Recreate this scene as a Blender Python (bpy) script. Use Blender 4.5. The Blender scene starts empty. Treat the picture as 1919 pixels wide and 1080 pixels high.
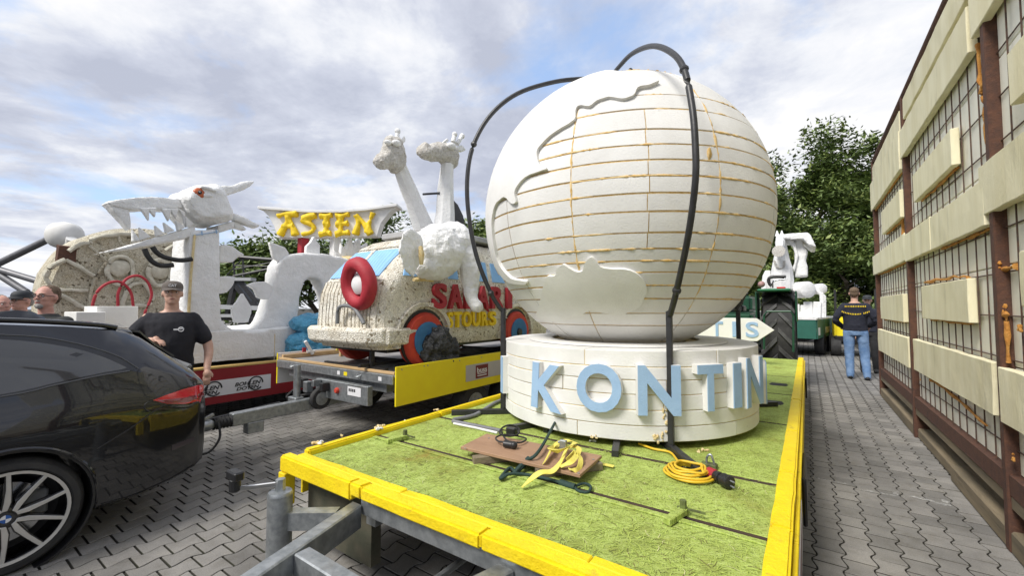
import bpy, bmesh, math, random
from mathutils import Vector, Matrix, noise as mnoise
from mathutils.geometry import delaunay_2d_cdt
random.seed(11)
R = math.radians
scene = bpy.context.scene
# ------------------------------------------------------------------ camera
CAM_H = 1.46
YAW = math.atan(552 / 796.0)          # camera looks this far to the left of +Y
PITCH = math.atan(36 / 796.0)
FPX = 796.0
cam_d = bpy.data.cameras.new('camera')
cam = bpy.data.objects.new('camera', cam_d)
scene.collection.objects.link(cam)
cam.location = (0, 0, CAM_H)
cam.rotation_euler = (math.pi / 2 + PITCH, 0, YAW)
cam_d.sensor_width = 36
cam_d.lens = 36 * FPX / 1919
cam_d.clip_start = 0.02
cam_d.clip_end = 2000
scene.camera = cam
# ------------------------------------------------------------------ sky
SUN_EL, SUN_AZ = R(48), R(196)        # azimuth clockwise from +Y
world = bpy.data.worlds.new('World')
scene.world = world
world.use_nodes = True
wt = world.node_tree
wt.nodes.clear()
def wn(t, **k):
    n = wt.nodes.new(t)
    for a, b in k.items(): setattr(n, a, b)
    return n
def wl(a, b): wt.links.new(a, b)
def wmath(op, a, b=None, clamp=False):
    n = wn('ShaderNodeMath', operation=op, use_clamp=clamp)
    for i, s in enumerate((a, b)):
        if s is None: continue
        if isinstance(s, (int, float)): n.inputs[i].default_value = s
        else: wl(s, n.inputs[i])
    return n.outputs[0]
sky = wn('ShaderNodeTexSky', sky_type='NISHITA')
sky.sun_disc = False
sky.sun_elevation = SUN_EL
sky.sun_rotation = SUN_AZ
tc = wn('ShaderNodeTexCoord')
sp = wn('ShaderNodeSeparateXYZ')
wl(tc.outputs['Generated'], sp.inputs[0])
zz = wmath('ADD', wmath('MAXIMUM', sp.outputs[2], 0.0), 0.16)
cb = wn('ShaderNodeCombineXYZ')
wl(wmath('DIVIDE', sp.outputs[0], zz), cb.inputs[0])
wl(wmath('DIVIDE', sp.outputs[1], zz), cb.inputs[1])
def cloud(scale, detail, rough, dist, off):
    mp = wn('ShaderNodeMapping')
    mp.inputs['Location'].default_value = off
    wl(cb.outputs[0], mp.inputs[0])
    n = wn('ShaderNodeTexNoise')
    n.inputs['Scale'].default_value = scale
    n.inputs['Detail'].default_value = detail
    n.inputs['Roughness'].default_value = rough
    n.inputs['Distortion'].default_value = dist
    wl(mp.outputs[0], n.inputs[0])
    return n.outputs['Fac']
def ramp(sock, stops):
    r = wn('ShaderNodeValToRGB')
    el = r.color_ramp.elements
    while len(el) < len(stops): el.new(0.5)
    for e, (p, c) in zip(el, stops):
        e.position = p
        e.color = (c[0], c[1], c[2], 1)
    wl(sock, r.inputs[0])
    return r.outputs[0]
SKY_OFF = (4.3, 1.2, 0)
base = cloud(0.75, 7, 0.56, 0.35, SKY_OFF)
fine = cloud(2.4, 8, 0.6, 0.3, (7.1, 3.3, 2.0))
mixn = wmath('ADD', wmath('MULTIPLY', base, 0.62), wmath('MULTIPLY', fine, 0.38))
cover = ramp(mixn, [(0.36, (0, 0, 0)), (0.47, (1, 1, 1))])
tone = ramp(wmath('ADD', wmath('MULTIPLY', cloud(0.9, 7, 0.55, 0.5, (1.7, 8.4, 5.0)), 0.62), wmath('MULTIPLY', cloud(3.0, 9, 0.62, 0.25, (2.2, 5.9, 1.0)), 0.38)),
            [(0.40, (4.1, 4.1, 4.18)), (0.46, (3.55, 3.65, 3.9)), (0.52, (2.75, 2.9, 3.35)), (0.60, (2.15, 2.3, 2.78))])
mx = wn('ShaderNodeMix', data_type='RGBA')
wl(cover, mx.inputs['Factor'])
skb = wn('ShaderNodeMix', data_type='RGBA')       # thin veil over the blue
skb.inputs['Factor'].default_value = 0.6
wl(sky.outputs[0], skb.inputs['A'])
skb.inputs['B'].default_value = (2.0, 2.75, 4.2, 1)
wl(skb.outputs['Result'], mx.inputs['A'])
wl(tone, mx.inputs['B'])
bg = wn('ShaderNodeBackground')
bg.inputs['Strength'].default_value = 0.10
wl(mx.outputs['Result'], bg.inputs[0])
wo = wn('ShaderNodeOutputWorld')
wl(bg.outputs[0], wo.inputs[0])
# ------------------------------------------------------------------ sun (veiled by cloud)
sun_d = bpy.data.lights.new('sun', 'SUN')
sun_d.energy = 1.6
sun_d.angle = R(18)
sun_d.color = (1.0, 0.96, 0.9)
sun = bpy.data.objects.new('sun', sun_d)
scene.collection.objects.link(sun)
sdir = Vector((math.sin(SUN_AZ) * math.cos(SUN_EL), math.cos(SUN_AZ) * math.cos(SUN_EL), math.sin(SUN_EL)))
sun.rotation_euler = sdir.to_track_quat('Z', 'Y').to_euler()
vs = scene.view_settings
vs.view_transform = 'Standard'
vs.look = 'None'
vs.exposure = 1.3
vs.gamma = 1.0
vs.use_curve_mapping = False

# ------------------------------------------------------------------ helpers
_fh = Vector((-math.sin(YAW), math.cos(YAW), 0))
_r = Vector((math.cos(YAW), math.sin(YAW), 0))
_fw = _fh * math.cos(PITCH) + Vector((0, 0, 1)) * math.sin(PITCH)
_up = -_fh * math.sin(PITCH) + Vector((0, 0, 1)) * math.cos(PITCH)
EYE = Vector((0, 0, CAM_H))
def _ray(x, y): return _fw * FPX + _r * (x - 959.5) - _up * (y - 540)
def aX(x, y, X): d = _ray(x, y); return EYE + d * (X / d.x)
def aY(x, y, Y): d = _ray(x, y); return EYE + d * (Y / d.y)
def aZ(x, y, Z): d = _ray(x, y); return EYE + d * ((Z - CAM_H) / d.z)
def aW(x, y, w): return EYE + _ray(x, y) * (w / FPX)
def aP(x, y, p, n):
    d = _ray(x, y); n = Vector(n)
    return EYE + d * ((Vector(p) - EYE).dot(n) / d.dot(n))
def proj(p):
    v = Vector(p) - EYE; w = v.dot(_fw)
    return (959.5 + FPX * v.dot(_r) / w, 540 - FPX * v.dot(_up) / w, w)
V = Vector
COL = scene.collection
ORG = {}
MATS = {}
def mat(name, c1, c2=None, scale=6.0, rough=0.75, metal=0.0, bump=0.0, bscale=80.0, c3=None, s3=1.2, t3=(0.55, 0.75),
        coat=0.0, stretch=(1, 1, 1), lo=0.35, hi=0.65, rvar=0.0, spec=0.5, trans=0.0, bdist=0.01, sss=0.0):
    """principled surface with two noise-mixed tones, an optional stain tone and fine relief"""
    m = bpy.data.materials.new(name); m.use_nodes = True
    nt = m.node_tree; N = nt.nodes; L = nt.links
    b = N['Principled BSDF']
    b.inputs['Roughness'].default_value = rough
    b.inputs['Metallic'].default_value = metal
    b.inputs['Specular IOR Level'].default_value = spec
    b.inputs['Coat Weight'].default_value = coat
    b.inputs['Coat Roughness'].default_value = 0.015
    if coat >= 1: b.inputs['Coat IOR'].default_value = 1.55
    if trans: b.inputs['Transmission Weight'].default_value = trans
    if sss:
        b.inputs['Subsurface Weight'].default_value = sss
        b.inputs['Subsurface Radius'].default_value = (0.02, 0.008, 0.004)
    t = N.new('ShaderNodeTexCoord'); mp = N.new('ShaderNodeMapping')
    mp.inputs['Scale'].default_value = stretch
    L.new(t.outputs['Object'], mp.inputs[0])
    def nz(s, det=5, ro=0.6):
        n = N.new('ShaderNodeTexNoise')
        n.inputs['Scale'].default_value = s; n.inputs['Detail'].default_value = det; n.inputs['Roughness'].default_value = ro
        L.new(mp.outputs[0], n.inputs[0]); return n.outputs['Fac']
    def rng(s, a, c):
        r = N.new('ShaderNodeMapRange'); r.inputs[1].default_value = a; r.inputs[2].default_value = c
        L.new(s, r.inputs[0]); return r.outputs[0]
    def mixc(f, A, Bc):
        x = N.new('ShaderNodeMix'); x.data_type = 'RGBA'
        L.new(f, x.inputs['Factor'])
        for s, k in ((A, 'A'), (Bc, 'B')):
            if isinstance(s, tuple): x.inputs[k].default_value = (*s, 1)
            else: L.new(s, x.inputs[k])
        return x.outputs['Result']
    col = c1
    if c2: col = mixc(rng(nz(scale), lo, hi), c1, c2)
    if c3: col = mixc(rng(nz(s3, 6, 0.65), *t3), col, c3)
    if rvar:
        oi = N.new('ShaderNodeObjectInfo'); hs = N.new('ShaderNodeHueSaturation')
        r = N.new('ShaderNodeMapRange'); r.inputs[3].default_value = 1 - rvar; r.inputs[4].default_value = 1 + rvar
        L.new(oi.outputs['Random'], r.inputs[0]); L.new(r.outputs[0], hs.inputs['Value'])
        if isinstance(col, tuple): hs.inputs['Color'].default_value = (*col, 1)
        else: L.new(col, hs.inputs['Color'])
        col = hs.outputs[0]
    if isinstance(col, tuple): b.inputs['Base Color'].default_value = (*col, 1)
    else: L.new(col, b.inputs['Base Color'])
    if bump:
        bp = N.new('ShaderNodeBump'); bp.inputs['Strength'].default_value = bump; bp.inputs['Distance'].default_value = bdist
        L.new(nz(bscale, 6, 0.65), bp.inputs['Height']); L.new(bp.outputs[0], b.inputs['Normal'])
    MATS[name] = m
    return m

class MB:
    def __init__(s): s.v = []; s.f = []; s.mi = []
    def add(s, vs, fs, mi=0):
        o = len(s.v); s.v += [tuple(p) for p in vs]; s.f += [[i + o for i in f] for f in fs]; s.mi += [mi] * len(fs)
        return s
    def obox(s, c, ax, ay, az, mi=0):
        c = V(c); ax = V(ax); ay = V(ay); az = V(az)
        vs = [c + ax * i + ay * j + az * k for k in (-1, 1) for j in (-1, 1) for i in (-1, 1)]
        return s.add(vs, [(0, 2, 3, 1), (4, 5, 7, 6), (0, 1, 5, 4), (2, 6, 7, 3), (0, 4, 6, 2), (1, 3, 7, 5)], mi)
    def box(s, lo, hi, mi=0):
        lo = V(lo); hi = V(hi); c = (lo + hi) / 2; h = (hi - lo) / 2
        return s.obox(c, (h.x, 0, 0), (0, h.y, 0), (0, 0, h.z), mi)
    def beam(s, a, b, w, h, up=(0, 0, 1), mi=0):
        a = V(a); b = V(b); d = (b - a); l = d.length; d = d / l
        u = V(up)
        if abs(d.dot(u)) > 0.98: u = V((0, 1, 0))
        x = d.cross(u).normalized(); u = x.cross(d).normalized()
        return s.obox((a + b) / 2, x * w / 2, d * l / 2, u * h / 2, mi)
    def ring(s, c, d, r, n, ref=None, ry=None):
        d = V(d).normalized()
        u = V(ref) if ref else (V((0, 0, 1)) if abs(d.z) < 0.95 else V((0, 1, 0)))
        x = d.cross(u).normalized(); y = x.cross(d).normalized()
        if ry is None: ry = r
        return [V(c) + x * (r * math.cos(2 * math.pi * i / n)) + y * (ry * math.sin(2 * math.pi * i / n)) for i in range(n)]
    def loft(s, rings, cap=True, closed=False, mi=0):
        n = len(rings[0]); vs = [p for r in rings for p in r]; fs = []
        m = len(rings)
        for k in range(m if closed else m - 1):
            k2 = (k + 1) % m
            for i in range(n):
                j = (i + 1) % n
                fs.append((k * n + i, k * n + j, k2 * n + j, k2 * n + i))
        if cap and not closed:
            fs.append(tuple(range(n))[::-1]); fs.append(tuple((m - 1) * n + i for i in range(n)))
        return s.add(vs, fs, mi)
    def tube(s, pts, r, n=8, closed=False, mi=0, ref=None):
        pts = [V(p) for p in pts]; rings = []; m = len(pts)
        for i, p in enumerate(pts):
            a = pts[(i - 1) % m] if (closed or i > 0) else pts[i]
            b = pts[(i + 1) % m] if (closed or i < m - 1) else pts[i]
            rr = r[i] if isinstance(r, (list, tuple)) else r
            rings.append(s.ring(p, b - a, rr, n, ref))
        return s.loft(rings, closed=closed, mi=mi)
    def cyl(s, a, b, r, n=16, r2=None, mi=0):
        a = V(a); b = V(b)
        return s.loft([s.ring(a, b - a, r, n), s.ring(b, b - a, r if r2 is None else r2, n)], mi=mi)
    def prism(s, pts, vec, mi=0):
        n = len(pts); vec = V(vec); a = [V(p) for p in pts]; b = [p + vec for p in a]
        return s.add(a + b, [tuple(range(n))[::-1], tuple(range(n, 2 * n))] + [(i, (i + 1) % n, n + (i + 1) % n, n + i) for i in range(n)], mi)
    def sphere(s, c, rx, ry=None, rz=None, nu=16, nv=10, rot=None, mi=0):
        ry = rx if ry is None else ry; rz = rx if rz is None else rz; c = V(c)
        vs = []; fs = []
        def P(a, b):
            p = V((rx * math.cos(a) * math.cos(b), ry * math.sin(a) * math.cos(b), rz * math.sin(b)))
            if rot is not None: p = rot @ p
            return c + p
        vs.append(P(0, -math.pi / 2))
        for j in range(1, nv):
            for i in range(nu): vs.append(P(2 * math.pi * i / nu, -math.pi / 2 + math.pi * j / nv))
        vs.append(P(0, math.pi / 2)); t = len(vs) - 1
        for i in range(nu):
            fs.append((0, 1 + (i + 1) % nu, 1 + i)); fs.append((t, t - nu + i, t - nu + (i + 1) % nu))
            for j in range(nv - 2):
                o = 1 + j * nu
                fs.append((o + i, o + (i + 1) % nu, o + nu + (i + 1) % nu, o + nu + i))
        return s.add(vs, fs, mi)
    def lathe(s, prof, c, axis, n=24, mi=0):
        """prof: (radius, along-axis) pairs"""
        c = V(c); ax = V(axis).normalized()
        closed = prof[0][0] > .045 and prof[-1][0] > .045 and abs(prof[0][1] - prof[-1][1]) > 1e-9 or (prof[0][0] > .045 and prof[-1][0] > .045)
        return s.loft([s.ring(c + ax * h, ax, max(r, 1e-4), n) for r, h in prof], closed=closed, mi=mi)
    def xform(s, M): s.v = [tuple(M @ V(p)) for p in s.v]; return s
    def jitter(s, a, sc=3.0, seed=0.0):
        out = []
        for p in s.v:
            q = V(p) * sc + V((seed, seed * 1.7, -seed)); n = mnoise.noise_vector(q)
            out.append(tuple(V(p) + n * a))
        s.v = out; return s
    def mesh(s, name, origin=V((0, 0, 0)), bevel=0.0, bseg=1, recalc=True):
        me = bpy.data.meshes.new(name)
        me.from_pydata([tuple(V(p) - origin) for p in s.v], [], s.f)
        if any(s.mi):
            me.polygons.foreach_set('material_index', s.mi)
        bm = bmesh.new(); bm.from_mesh(me)
        if recalc: bmesh.ops.recalc_face_normals(bm, faces=bm.faces)
        if bevel:
            ed = [e for e in bm.edges if len(e.link_faces) == 2 and e.calc_face_angle(0) > 0.6]
            bmesh.ops.bevel(bm, geom=ed, offset=bevel, segments=bseg, affect='EDGES', clamp_overlap=True)
        bm.to_mesh(me); bm.free()
        return me
    def build(s, name, m, parent=None, smooth=0, bevel=0.0, bseg=1, remesh=0.0, sm=0, rough=0.0, rscale=6.0, decimate=0, facet=False):
        o0 = ORG.get(parent.name, V((0, 0, 0))) if parent else V((0, 0, 0))
        me = s.mesh(name, o0, bevel, bseg)
        if remesh: me = remeshed(me, remesh, sm, decimate)
        if rough:
            nv = len(me.vertices); co = [0.0] * (nv * 3); no = [0.0] * (nv * 3)
            me.vertices.foreach_get('co', co); me.vertex_normals.foreach_get('vector', no)
            for i in range(0, nv * 3, 3):
                q = V((co[i] * rscale, co[i + 1] * rscale, co[i + 2] * rscale))
                d = mnoise.noise(q) * rough + mnoise.noise(q * 2.7) * rough * 0.5
                co[i] += no[i] * d; co[i + 1] += no[i + 1] * d; co[i + 2] += no[i + 2] * d
            me.vertices.foreach_set('co', co); me.update()
        ms = m if isinstance(m, (list, tuple)) else [m]
        for k in ms: me.materials.append(k)
        if remesh and not smooth and not facet: smooth = 50
        if smooth:
            me.shade_smooth(); me.set_sharp_from_angle(angle=R(smooth))
        return link(name, me, parent)
def remeshed(me, vox, sm=0, decimate=0):
    ob = bpy.data.objects.new('tmp', me); COL.objects.link(ob)
    md = ob.modifiers.new('r', 'REMESH'); md.mode = 'VOXEL'; md.voxel_size = vox
    if sm:
        k = ob.modifiers.new('s', 'SMOOTH'); k.iterations = sm; k.factor = 0.5
    if decimate:
        k = ob.modifiers.new('d', 'DECIMATE'); k.ratio = decimate
    dg = bpy.context.evaluated_depsgraph_get(); dg.update()
    out = bpy.data.meshes.new_from_object(ob.evaluated_get(dg))
    bpy.data.objects.remove(ob)
    out.materials.clear()
    return out
def link(name, me, parent=None):
    o = bpy.data.objects.new(name, me); COL.objects.link(o)
    if parent:
        o.parent = parent
        ORG[o.name] = ORG.get(parent.name, V((0, 0, 0)))
    else: ORG[o.name] = V((0, 0, 0))
    return o
def tag(o, label, cat, group=None):
    o['label'] = label; o['category'] = cat
    if group: o['group'] = group
    return o
def thing(name, label, cat, loc, group=None):
    o = bpy.data.objects.new(name, None); COL.objects.link(o)
    o.empty_display_size = 0.1
    o.location = loc; ORG[o.name] = V(loc)
    return tag(o, label, cat, group)
def struct(o): o['kind'] = 'structure'; return o
def stuff(o): o['kind'] = 'stuff'; return o
def spline(pts, n=6, closed=False):
    """Catmull-Rom through points"""
    P = [V(p) for p in pts]; m = len(P); out = []
    for i in range(m if closed else m - 1):
        p1 = P[i]; p2 = P[(i + 1) % m]
        p0 = P[(i - 1) % m] if (closed or i > 0) else p1 * 2 - p2
        p3 = P[(i + 2) % m] if (closed or i < m - 2) else p2 * 2 - p1
        for k in range(n):
            t = k / n
            out.append(0.5 * ((2 * p1) + (p2 - p0) * t + (2 * p0 - 5 * p1 + 4 * p2 - p3) * t * t + (3 * p1 - p0 - 3 * p2 + p3) * t ** 3))
    if not closed: out.append(P[-1])
    return out
def cdt(poly, step):
    """triangulate a 2D polygon with inner grid points: (verts, tris, boundary vertex ids)"""
    xs = [p[0] for p in poly]; ys = [p[1] for p in poly]
    def inside(x, y):
        c = False; n = len(poly)
        for i in range(n):
            x1, y1 = poly[i]; x2, y2 = poly[(i + 1) % n]
            if (y1 > y) != (y2 > y) and x < (x2 - x1) * (y - y1) / (y2 - y1) + x1: c = not c
        return c
    def near(x, y):
        return any((x - a) ** 2 + (y - b) ** 2 < (step * 0.45) ** 2 for a, b in poly)
    pts = [V((p[0], p[1])) for p in poly]; n = len(pts)
    x = min(xs) + step / 2
    while x < max(xs):
        y = min(ys) + step / 2
        while y < max(ys):
            if inside(x, y) and not near(x, y): pts.append(V((x, y)))
            y += step
        x += step
    vv, ee, ff, ov, oe, of = delaunay_2d_cdt(pts, [(i, (i + 1) % n) for i in range(n)], [], 1, 1e-6)
    return [(p.x, p.y) for p in vv], [tuple(f) for f in ff]
def shell(poly, step, fn_out, fn_in):
    """solid slab over a curved surface: poly in 2D, fn maps 2D -> 3D for the outer and inner skins"""
    vv, ff = cdt(poly, step)
    mb = MB(); n = len(vv)
    ec = {}
    for f in ff:
        for i in range(len(f)):
            e = (f[i], f[(i + 1) % len(f)]); ec[e] = 1
    side = [(a, b, b + n, a + n) for (a, b) in ec if (b, a) not in ec]
    mb.add([fn_out(*p) for p in vv] + [fn_in(*p) for p in vv], [tuple(f) for f in ff] + [tuple(i + n for i in f[::-1]) for f in ff] + side)
    return mb
_tc = {}
def text_mesh(ch, size, depth, bold=0.0, res=4):
    """built-in font to mesh, x right, y up, z towards the reader, centred; returns verts, faces"""
    cu = bpy.data.curves.new('t', 'FONT'); cu.body = ch; cu.size = size; cu.extrude = depth / 2; cu.offset = bold
    cu.resolution_u = res; cu.align_x = 'CENTER'; cu.align_y = 'CENTER'
    ob = bpy.data.objects.new('t', cu); COL.objects.link(ob)
    dg = bpy.context.evaluated_depsgraph_get(); dg.update()
    me = bpy.data.meshes.new_from_object(ob.evaluated_get(dg))
    vs = [v.co.copy() for v in me.vertices]; fs = [tuple(p.vertices) for p in me.polygons]
    bpy.data.objects.remove(ob); bpy.data.curves.remove(cu); bpy.data.meshes.remove(me)
    if vs:
        x0 = min(v.x for v in vs); x1 = max(v.x for v in vs); y0 = min(v.y for v in vs); y1 = max(v.y for v in vs)
        for v in vs: v.x -= (x0 + x1) / 2; v.y -= (y0 + y1) / 2
        return vs, fs, x1 - x0, y1 - y0
    return vs, fs, 0, 0
def text_on(ch, c, right, up, w, h, depth, bold=0.0, res=4, slant=0.0):
    """text fitted to w x h centred at c; front face stands proud towards right x up"""
    right = V(right).normalized(); up = V(up).normalized(); nrm = right.cross(up)
    vs, fs, tw, th = text_mesh(ch, 1.0, 1.0, bold, res)
    sx = w / tw; sy = h / th
    return MB().add([V(c) + right * (v.x * sx + slant * v.y * sy) + up * v.y * sy + nrm * ((v.z + 0.5) * depth) for v in vs], fs)

def wob_box(lo, hi, amp=.004, seg=.09, sd=0.0):
    """hand-cut plank along Y: uneven faces and edges"""
    lo = V(lo); hi = V(hi); nseg = max(2, int((hi.y - lo.y) / seg)); rg = []
    for i in range(nseg + 1):
        y = lo.y + (hi.y - lo.y) * i / nseg
        def P(x, z, c): return V((x + mnoise.noise(V((y * 5, c * 3.3, sd))) * amp, y, z + mnoise.noise(V((y * 6, c * 5.1 + 9, sd))) * amp))
        zm = (lo.z + hi.z) / 2
        rg.append([P(lo.x, lo.z, 0), P(lo.x, zm, 1), P(lo.x, hi.z, 2), P(hi.x, hi.z, 3), P(hi.x, lo.z, 4)])
    return MB().loft(rg)
# ------------------------------------------------------------------ materials
foam = mat('white_foam', (0.78, 0.772, 0.745), (0.68, 0.67, 0.64), 2.6, 0.85, bump=0.35, bscale=80, c3=(0.52, 0.50, 0.46), s3=30, t3=(0.66, 0.78), bdist=0.008, rvar=0.05)
foam_carved = mat('carved_white_foam', (0.88, 0.88, 0.87), (0.79, 0.79, 0.77), 5, 0.85, bump=0.7, bscale=22, c3=(0.6, 0.57, 0.5), s3=3, t3=(0.64, 0.85), bdist=0.03)
foam_grimy = mat('grimy_white_foam', (0.66, 0.64, 0.60), (0.46, 0.43, 0.38), 30, 0.9, bump=0.9, bscale=40, bdist=0.02, c3=(0.3, 0.27, 0.23), s3=40, t3=(0.58, 0.7))
foam_cream = mat('aged_cream_foam', (0.83, 0.78, 0.56), (0.73, 0.67, 0.44), 5, 0.9, bump=0.7, bscale=70, c3=(0.46, 0.42, 0.28), s3=4.5, t3=(0.56, 0.82), stretch=(1, 1, 0.22), bdist=0.006, rvar=0.05)
foam_sheet = mat('foam_backing_sheet', (0.87, 0.85, 0.75), (0.80, 0.77, 0.63), 3, 0.9, bump=0.2, bscale=90, c3=(0.4, 0.34, 0.2), s3=5, t3=(0.66, 0.9), stretch=(1, 1, 0.3))
pu_seam = mat('ochre_glue_foam', (0.64, 0.40, 0.12), (0.78, 0.60, 0.32), 30, 0.9, bump=0.6, bscale=60)
pu_pale = mat('pale_glue_foam', (0.78, 0.66, 0.38), (0.70, 0.52, 0.24), 20, 0.9, bump=0.8, bscale=50, bdist=0.02)
pu_old = mat('weathered_orange_foam', (0.48, 0.19, 0.03), (0.62, 0.32, 0.08), 14, 0.9, bump=0.8, bscale=45, c3=(0.22, 0.08, 0.02), s3=9, bdist=0.02)
yellow = mat('yellow_paint', (0.86, 0.66, 0.005), (0.80, 0.58, 0.004), 9, 0.55, bump=0.5, bscale=55, c3=(0.42, 0.30, 0.03), s3=13, t3=(0.60, 0.78), bdist=0.014)
yellow_ply = mat('yellow_board', (0.84, 0.70, 0.01), (0.80, 0.64, 0.01), 5, 0.5, bump=0.15, bscale=60)
galv = mat('galvanised_steel', (0.42, 0.44, 0.45), (0.27, 0.29, 0.30), 26, 0.45, metal=0.75, bump=0.15, bscale=40, c3=(0.2, 0.19, 0.17), s3=5, t3=(0.58, 0.8))
rust = mat('rusty_steel', (0.075, 0.036, 0.025), (0.12, 0.052, 0.03), 22, 0.85, bump=0.6, bscale=90, c3=(0.05, 0.03, 0.025), s3=6)
rebar_m = mat('rebar_steel', (0.06, 0.045, 0.04), (0.13, 0.065, 0.04), 30, 0.8)
timber = mat('weathered_timber', (0.24, 0.19, 0.12), (0.14, 0.115, 0.075), 9, 0.9, bump=0.7, bscale=45, stretch=(1, 0.12, 1), c3=(0.34, 0.31, 0.25), s3=4, t3=(0.58, 0.8))
timber_new = mat('pine_batten', (0.55, 0.38, 0.2), (0.44, 0.29, 0.14), 10, 0.7, bump=0.2, stretch=(0.2, 1, 1))
black_steel = mat('black_steel', (0.018, 0.018, 0.019), (0.03, 0.03, 0.032), 20, 0.42, bump=0.1, c3=(0.09, 0.085, 0.08), s3=8, t3=(0.68, 0.85))
black_rubber = mat('black_rubber', (0.02, 0.02, 0.021), (0.035, 0.034, 0.033), 12, 0.75, bump=0.2, bscale=70)
black_plastic = mat('black_plastic', (0.016, 0.016, 0.017), rough=0.4)
grey_plastic = mat('grey_plastic', (0.2, 0.205, 0.21), (0.15, 0.155, 0.16), 8, 0.6)
letter_blue = mat('pale_blue_paint', (0.33, 0.49, 0.70), (0.29, 0.44, 0.64), 9, 0.8, bump=0.4, bscale=120)
win_blue = mat('sky_blue_paint', (0.27, 0.52, 0.85), (0.24, 0.46, 0.78), 6, 0.75, bump=0.3, bscale=60)
red_paint = mat('red_paint', (0.42, 0.025, 0.04), (0.34, 0.02, 0.03), 8, 0.6, bump=0.4, bscale=50)
dark_red = mat('dark_red_board', (0.28, 0.013, 0.02), (0.23, 0.012, 0.017), 3, 0.5, bump=0.1)
orange_red = mat('orange_red_paint', (0.58, 0.06, 0.03), (0.48, 0.045, 0.025), 8, 0.7, bump=0.4)
hub_blue = mat('hub_blue_paint', (0.04, 0.17, 0.36), (0.03, 0.13, 0.3), 9, 0.7)
sign_yellow = mat('sign_yellow_paint', (0.86, 0.62, 0.01), (0.74, 0.5, 0.01), 9, 0.65, bump=0.5, bscale=40)
white_paint = mat('white_paint', (0.78, 0.78, 0.77), (0.7, 0.7, 0.69), 6, 0.6)
print_white = mat('printed_white', (0.72, 0.72, 0.73), rough=0.45)
print_grey = mat('printed_grey', (0.48, 0.46, 0.46), (0.44, 0.42, 0.42), 5, 0.45)
print_black = mat('printed_black', (0.025, 0.025, 0.027), rough=0.5)
print_maroon = mat('printed_maroon', (0.16, 0.012, 0.022), rough=0.45)
green_steel = mat('dark_green_paint', (0.012, 0.07, 0.035), (0.01, 0.055, 0.03), 6, 0.4, bump=0.05)
green_board = mat('green_board', (0.02, 0.12, 0.085), (0.018, 0.10, 0.07), 4, 0.55)
def node_mat(name, fn, rough=0.85, bump=0.5, bdist=0.01):
    m = bpy.data.materials.new(name); m.use_nodes = True
    nt = m.node_tree; b = nt.nodes['Principled BSDF']; b.inputs['Roughness'].default_value = rough
    col, hgt = fn(nt.nodes, nt.links)
    nt.links.new(col, b.inputs['Base Color'])
    if hgt is not None:
        bp = nt.nodes.new('ShaderNodeBump'); bp.inputs['Strength'].default_value = bump; bp.inputs['Distance'].default_value = bdist
        nt.links.new(hgt, bp.inputs['Height']); nt.links.new(bp.outputs[0], b.inputs['Normal'])
    return m
def _ramp(N, L, s, stops):
    r = N.new('ShaderNodeValToRGB'); el = r.color_ramp.elements
    while len(el) < len(stops): el.new(0.5)
    for e, (p, c) in zip(el, stops): e.position = p; e.color = (*c, 1)
    L.new(s, r.inputs[0]); return r.outputs[0]
def _noise(N, L, vec, s, d=5, ro=0.6):
    n = N.new('ShaderNodeTexNoise'); n.inputs['Scale'].default_value = s; n.inputs['Detail'].default_value = d; n.inputs['Roughness'].default_value = ro
    L.new(vec, n.inputs[0]); return n.outputs['Fac']
def _mul(N, L, a, b):
    x = N.new('ShaderNodeMix'); x.data_type = 'RGBA'; x.blend_type = 'MULTIPLY'; x.inputs['Factor'].default_value = 1
    L.new(a, x.inputs['A']); L.new(b, x.inputs['B']); return x.outputs['Result']
def mosaic_fn(N, L, sc=44.0, light=(0.86, 0.83, 0.74), dark=(0.30, 0.25, 0.17)):
    t = N.new('ShaderNodeTexCoord')
    v = N.new('ShaderNodeTexVoronoi'); v.inputs['Scale'].default_value = sc; L.new(t.outputs['Object'], v.inputs[0])
    e = N.new('ShaderNodeTexVoronoi'); e.feature = 'DISTANCE_TO_EDGE'; e.inputs['Scale'].default_value = sc; L.new(t.outputs['Object'], e.inputs[0])
    bw = N.new('ShaderNodeRGBToBW'); L.new(v.outputs['Color'], bw.inputs[0])
    chips = _ramp(N, L, bw.outputs[0], [(0.10, dark), (0.20, tuple(0.80 * c for c in light)), (0.5, light)])
    joint = _ramp(N, L, e.outputs['Distance'], [(0.01, (0.55, 0.5, 0.42)), (0.07, (1, 1, 1))])
    dirt = _ramp(N, L, _noise(N, L, t.outputs['Object'], 4.0), [(0.4, (1, 1, 1)), (0.75, (0.74, 0.69, 0.6))])
    return _mul(N, L, _mul(N, L, chips, joint), dirt), e.outputs['Distance']
mosaic = node_mat('chipped_foam_mosaic', mosaic_fn, bump=0.9, bdist=0.015)
mosaic_grey = node_mat('grey_foam_mosaic', lambda N, L: mosaic_fn(N, L, 30.0, (0.64, 0.60, 0.48), (0.16, 0.135, 0.09)), bump=0.9, bdist=0.02)
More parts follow.
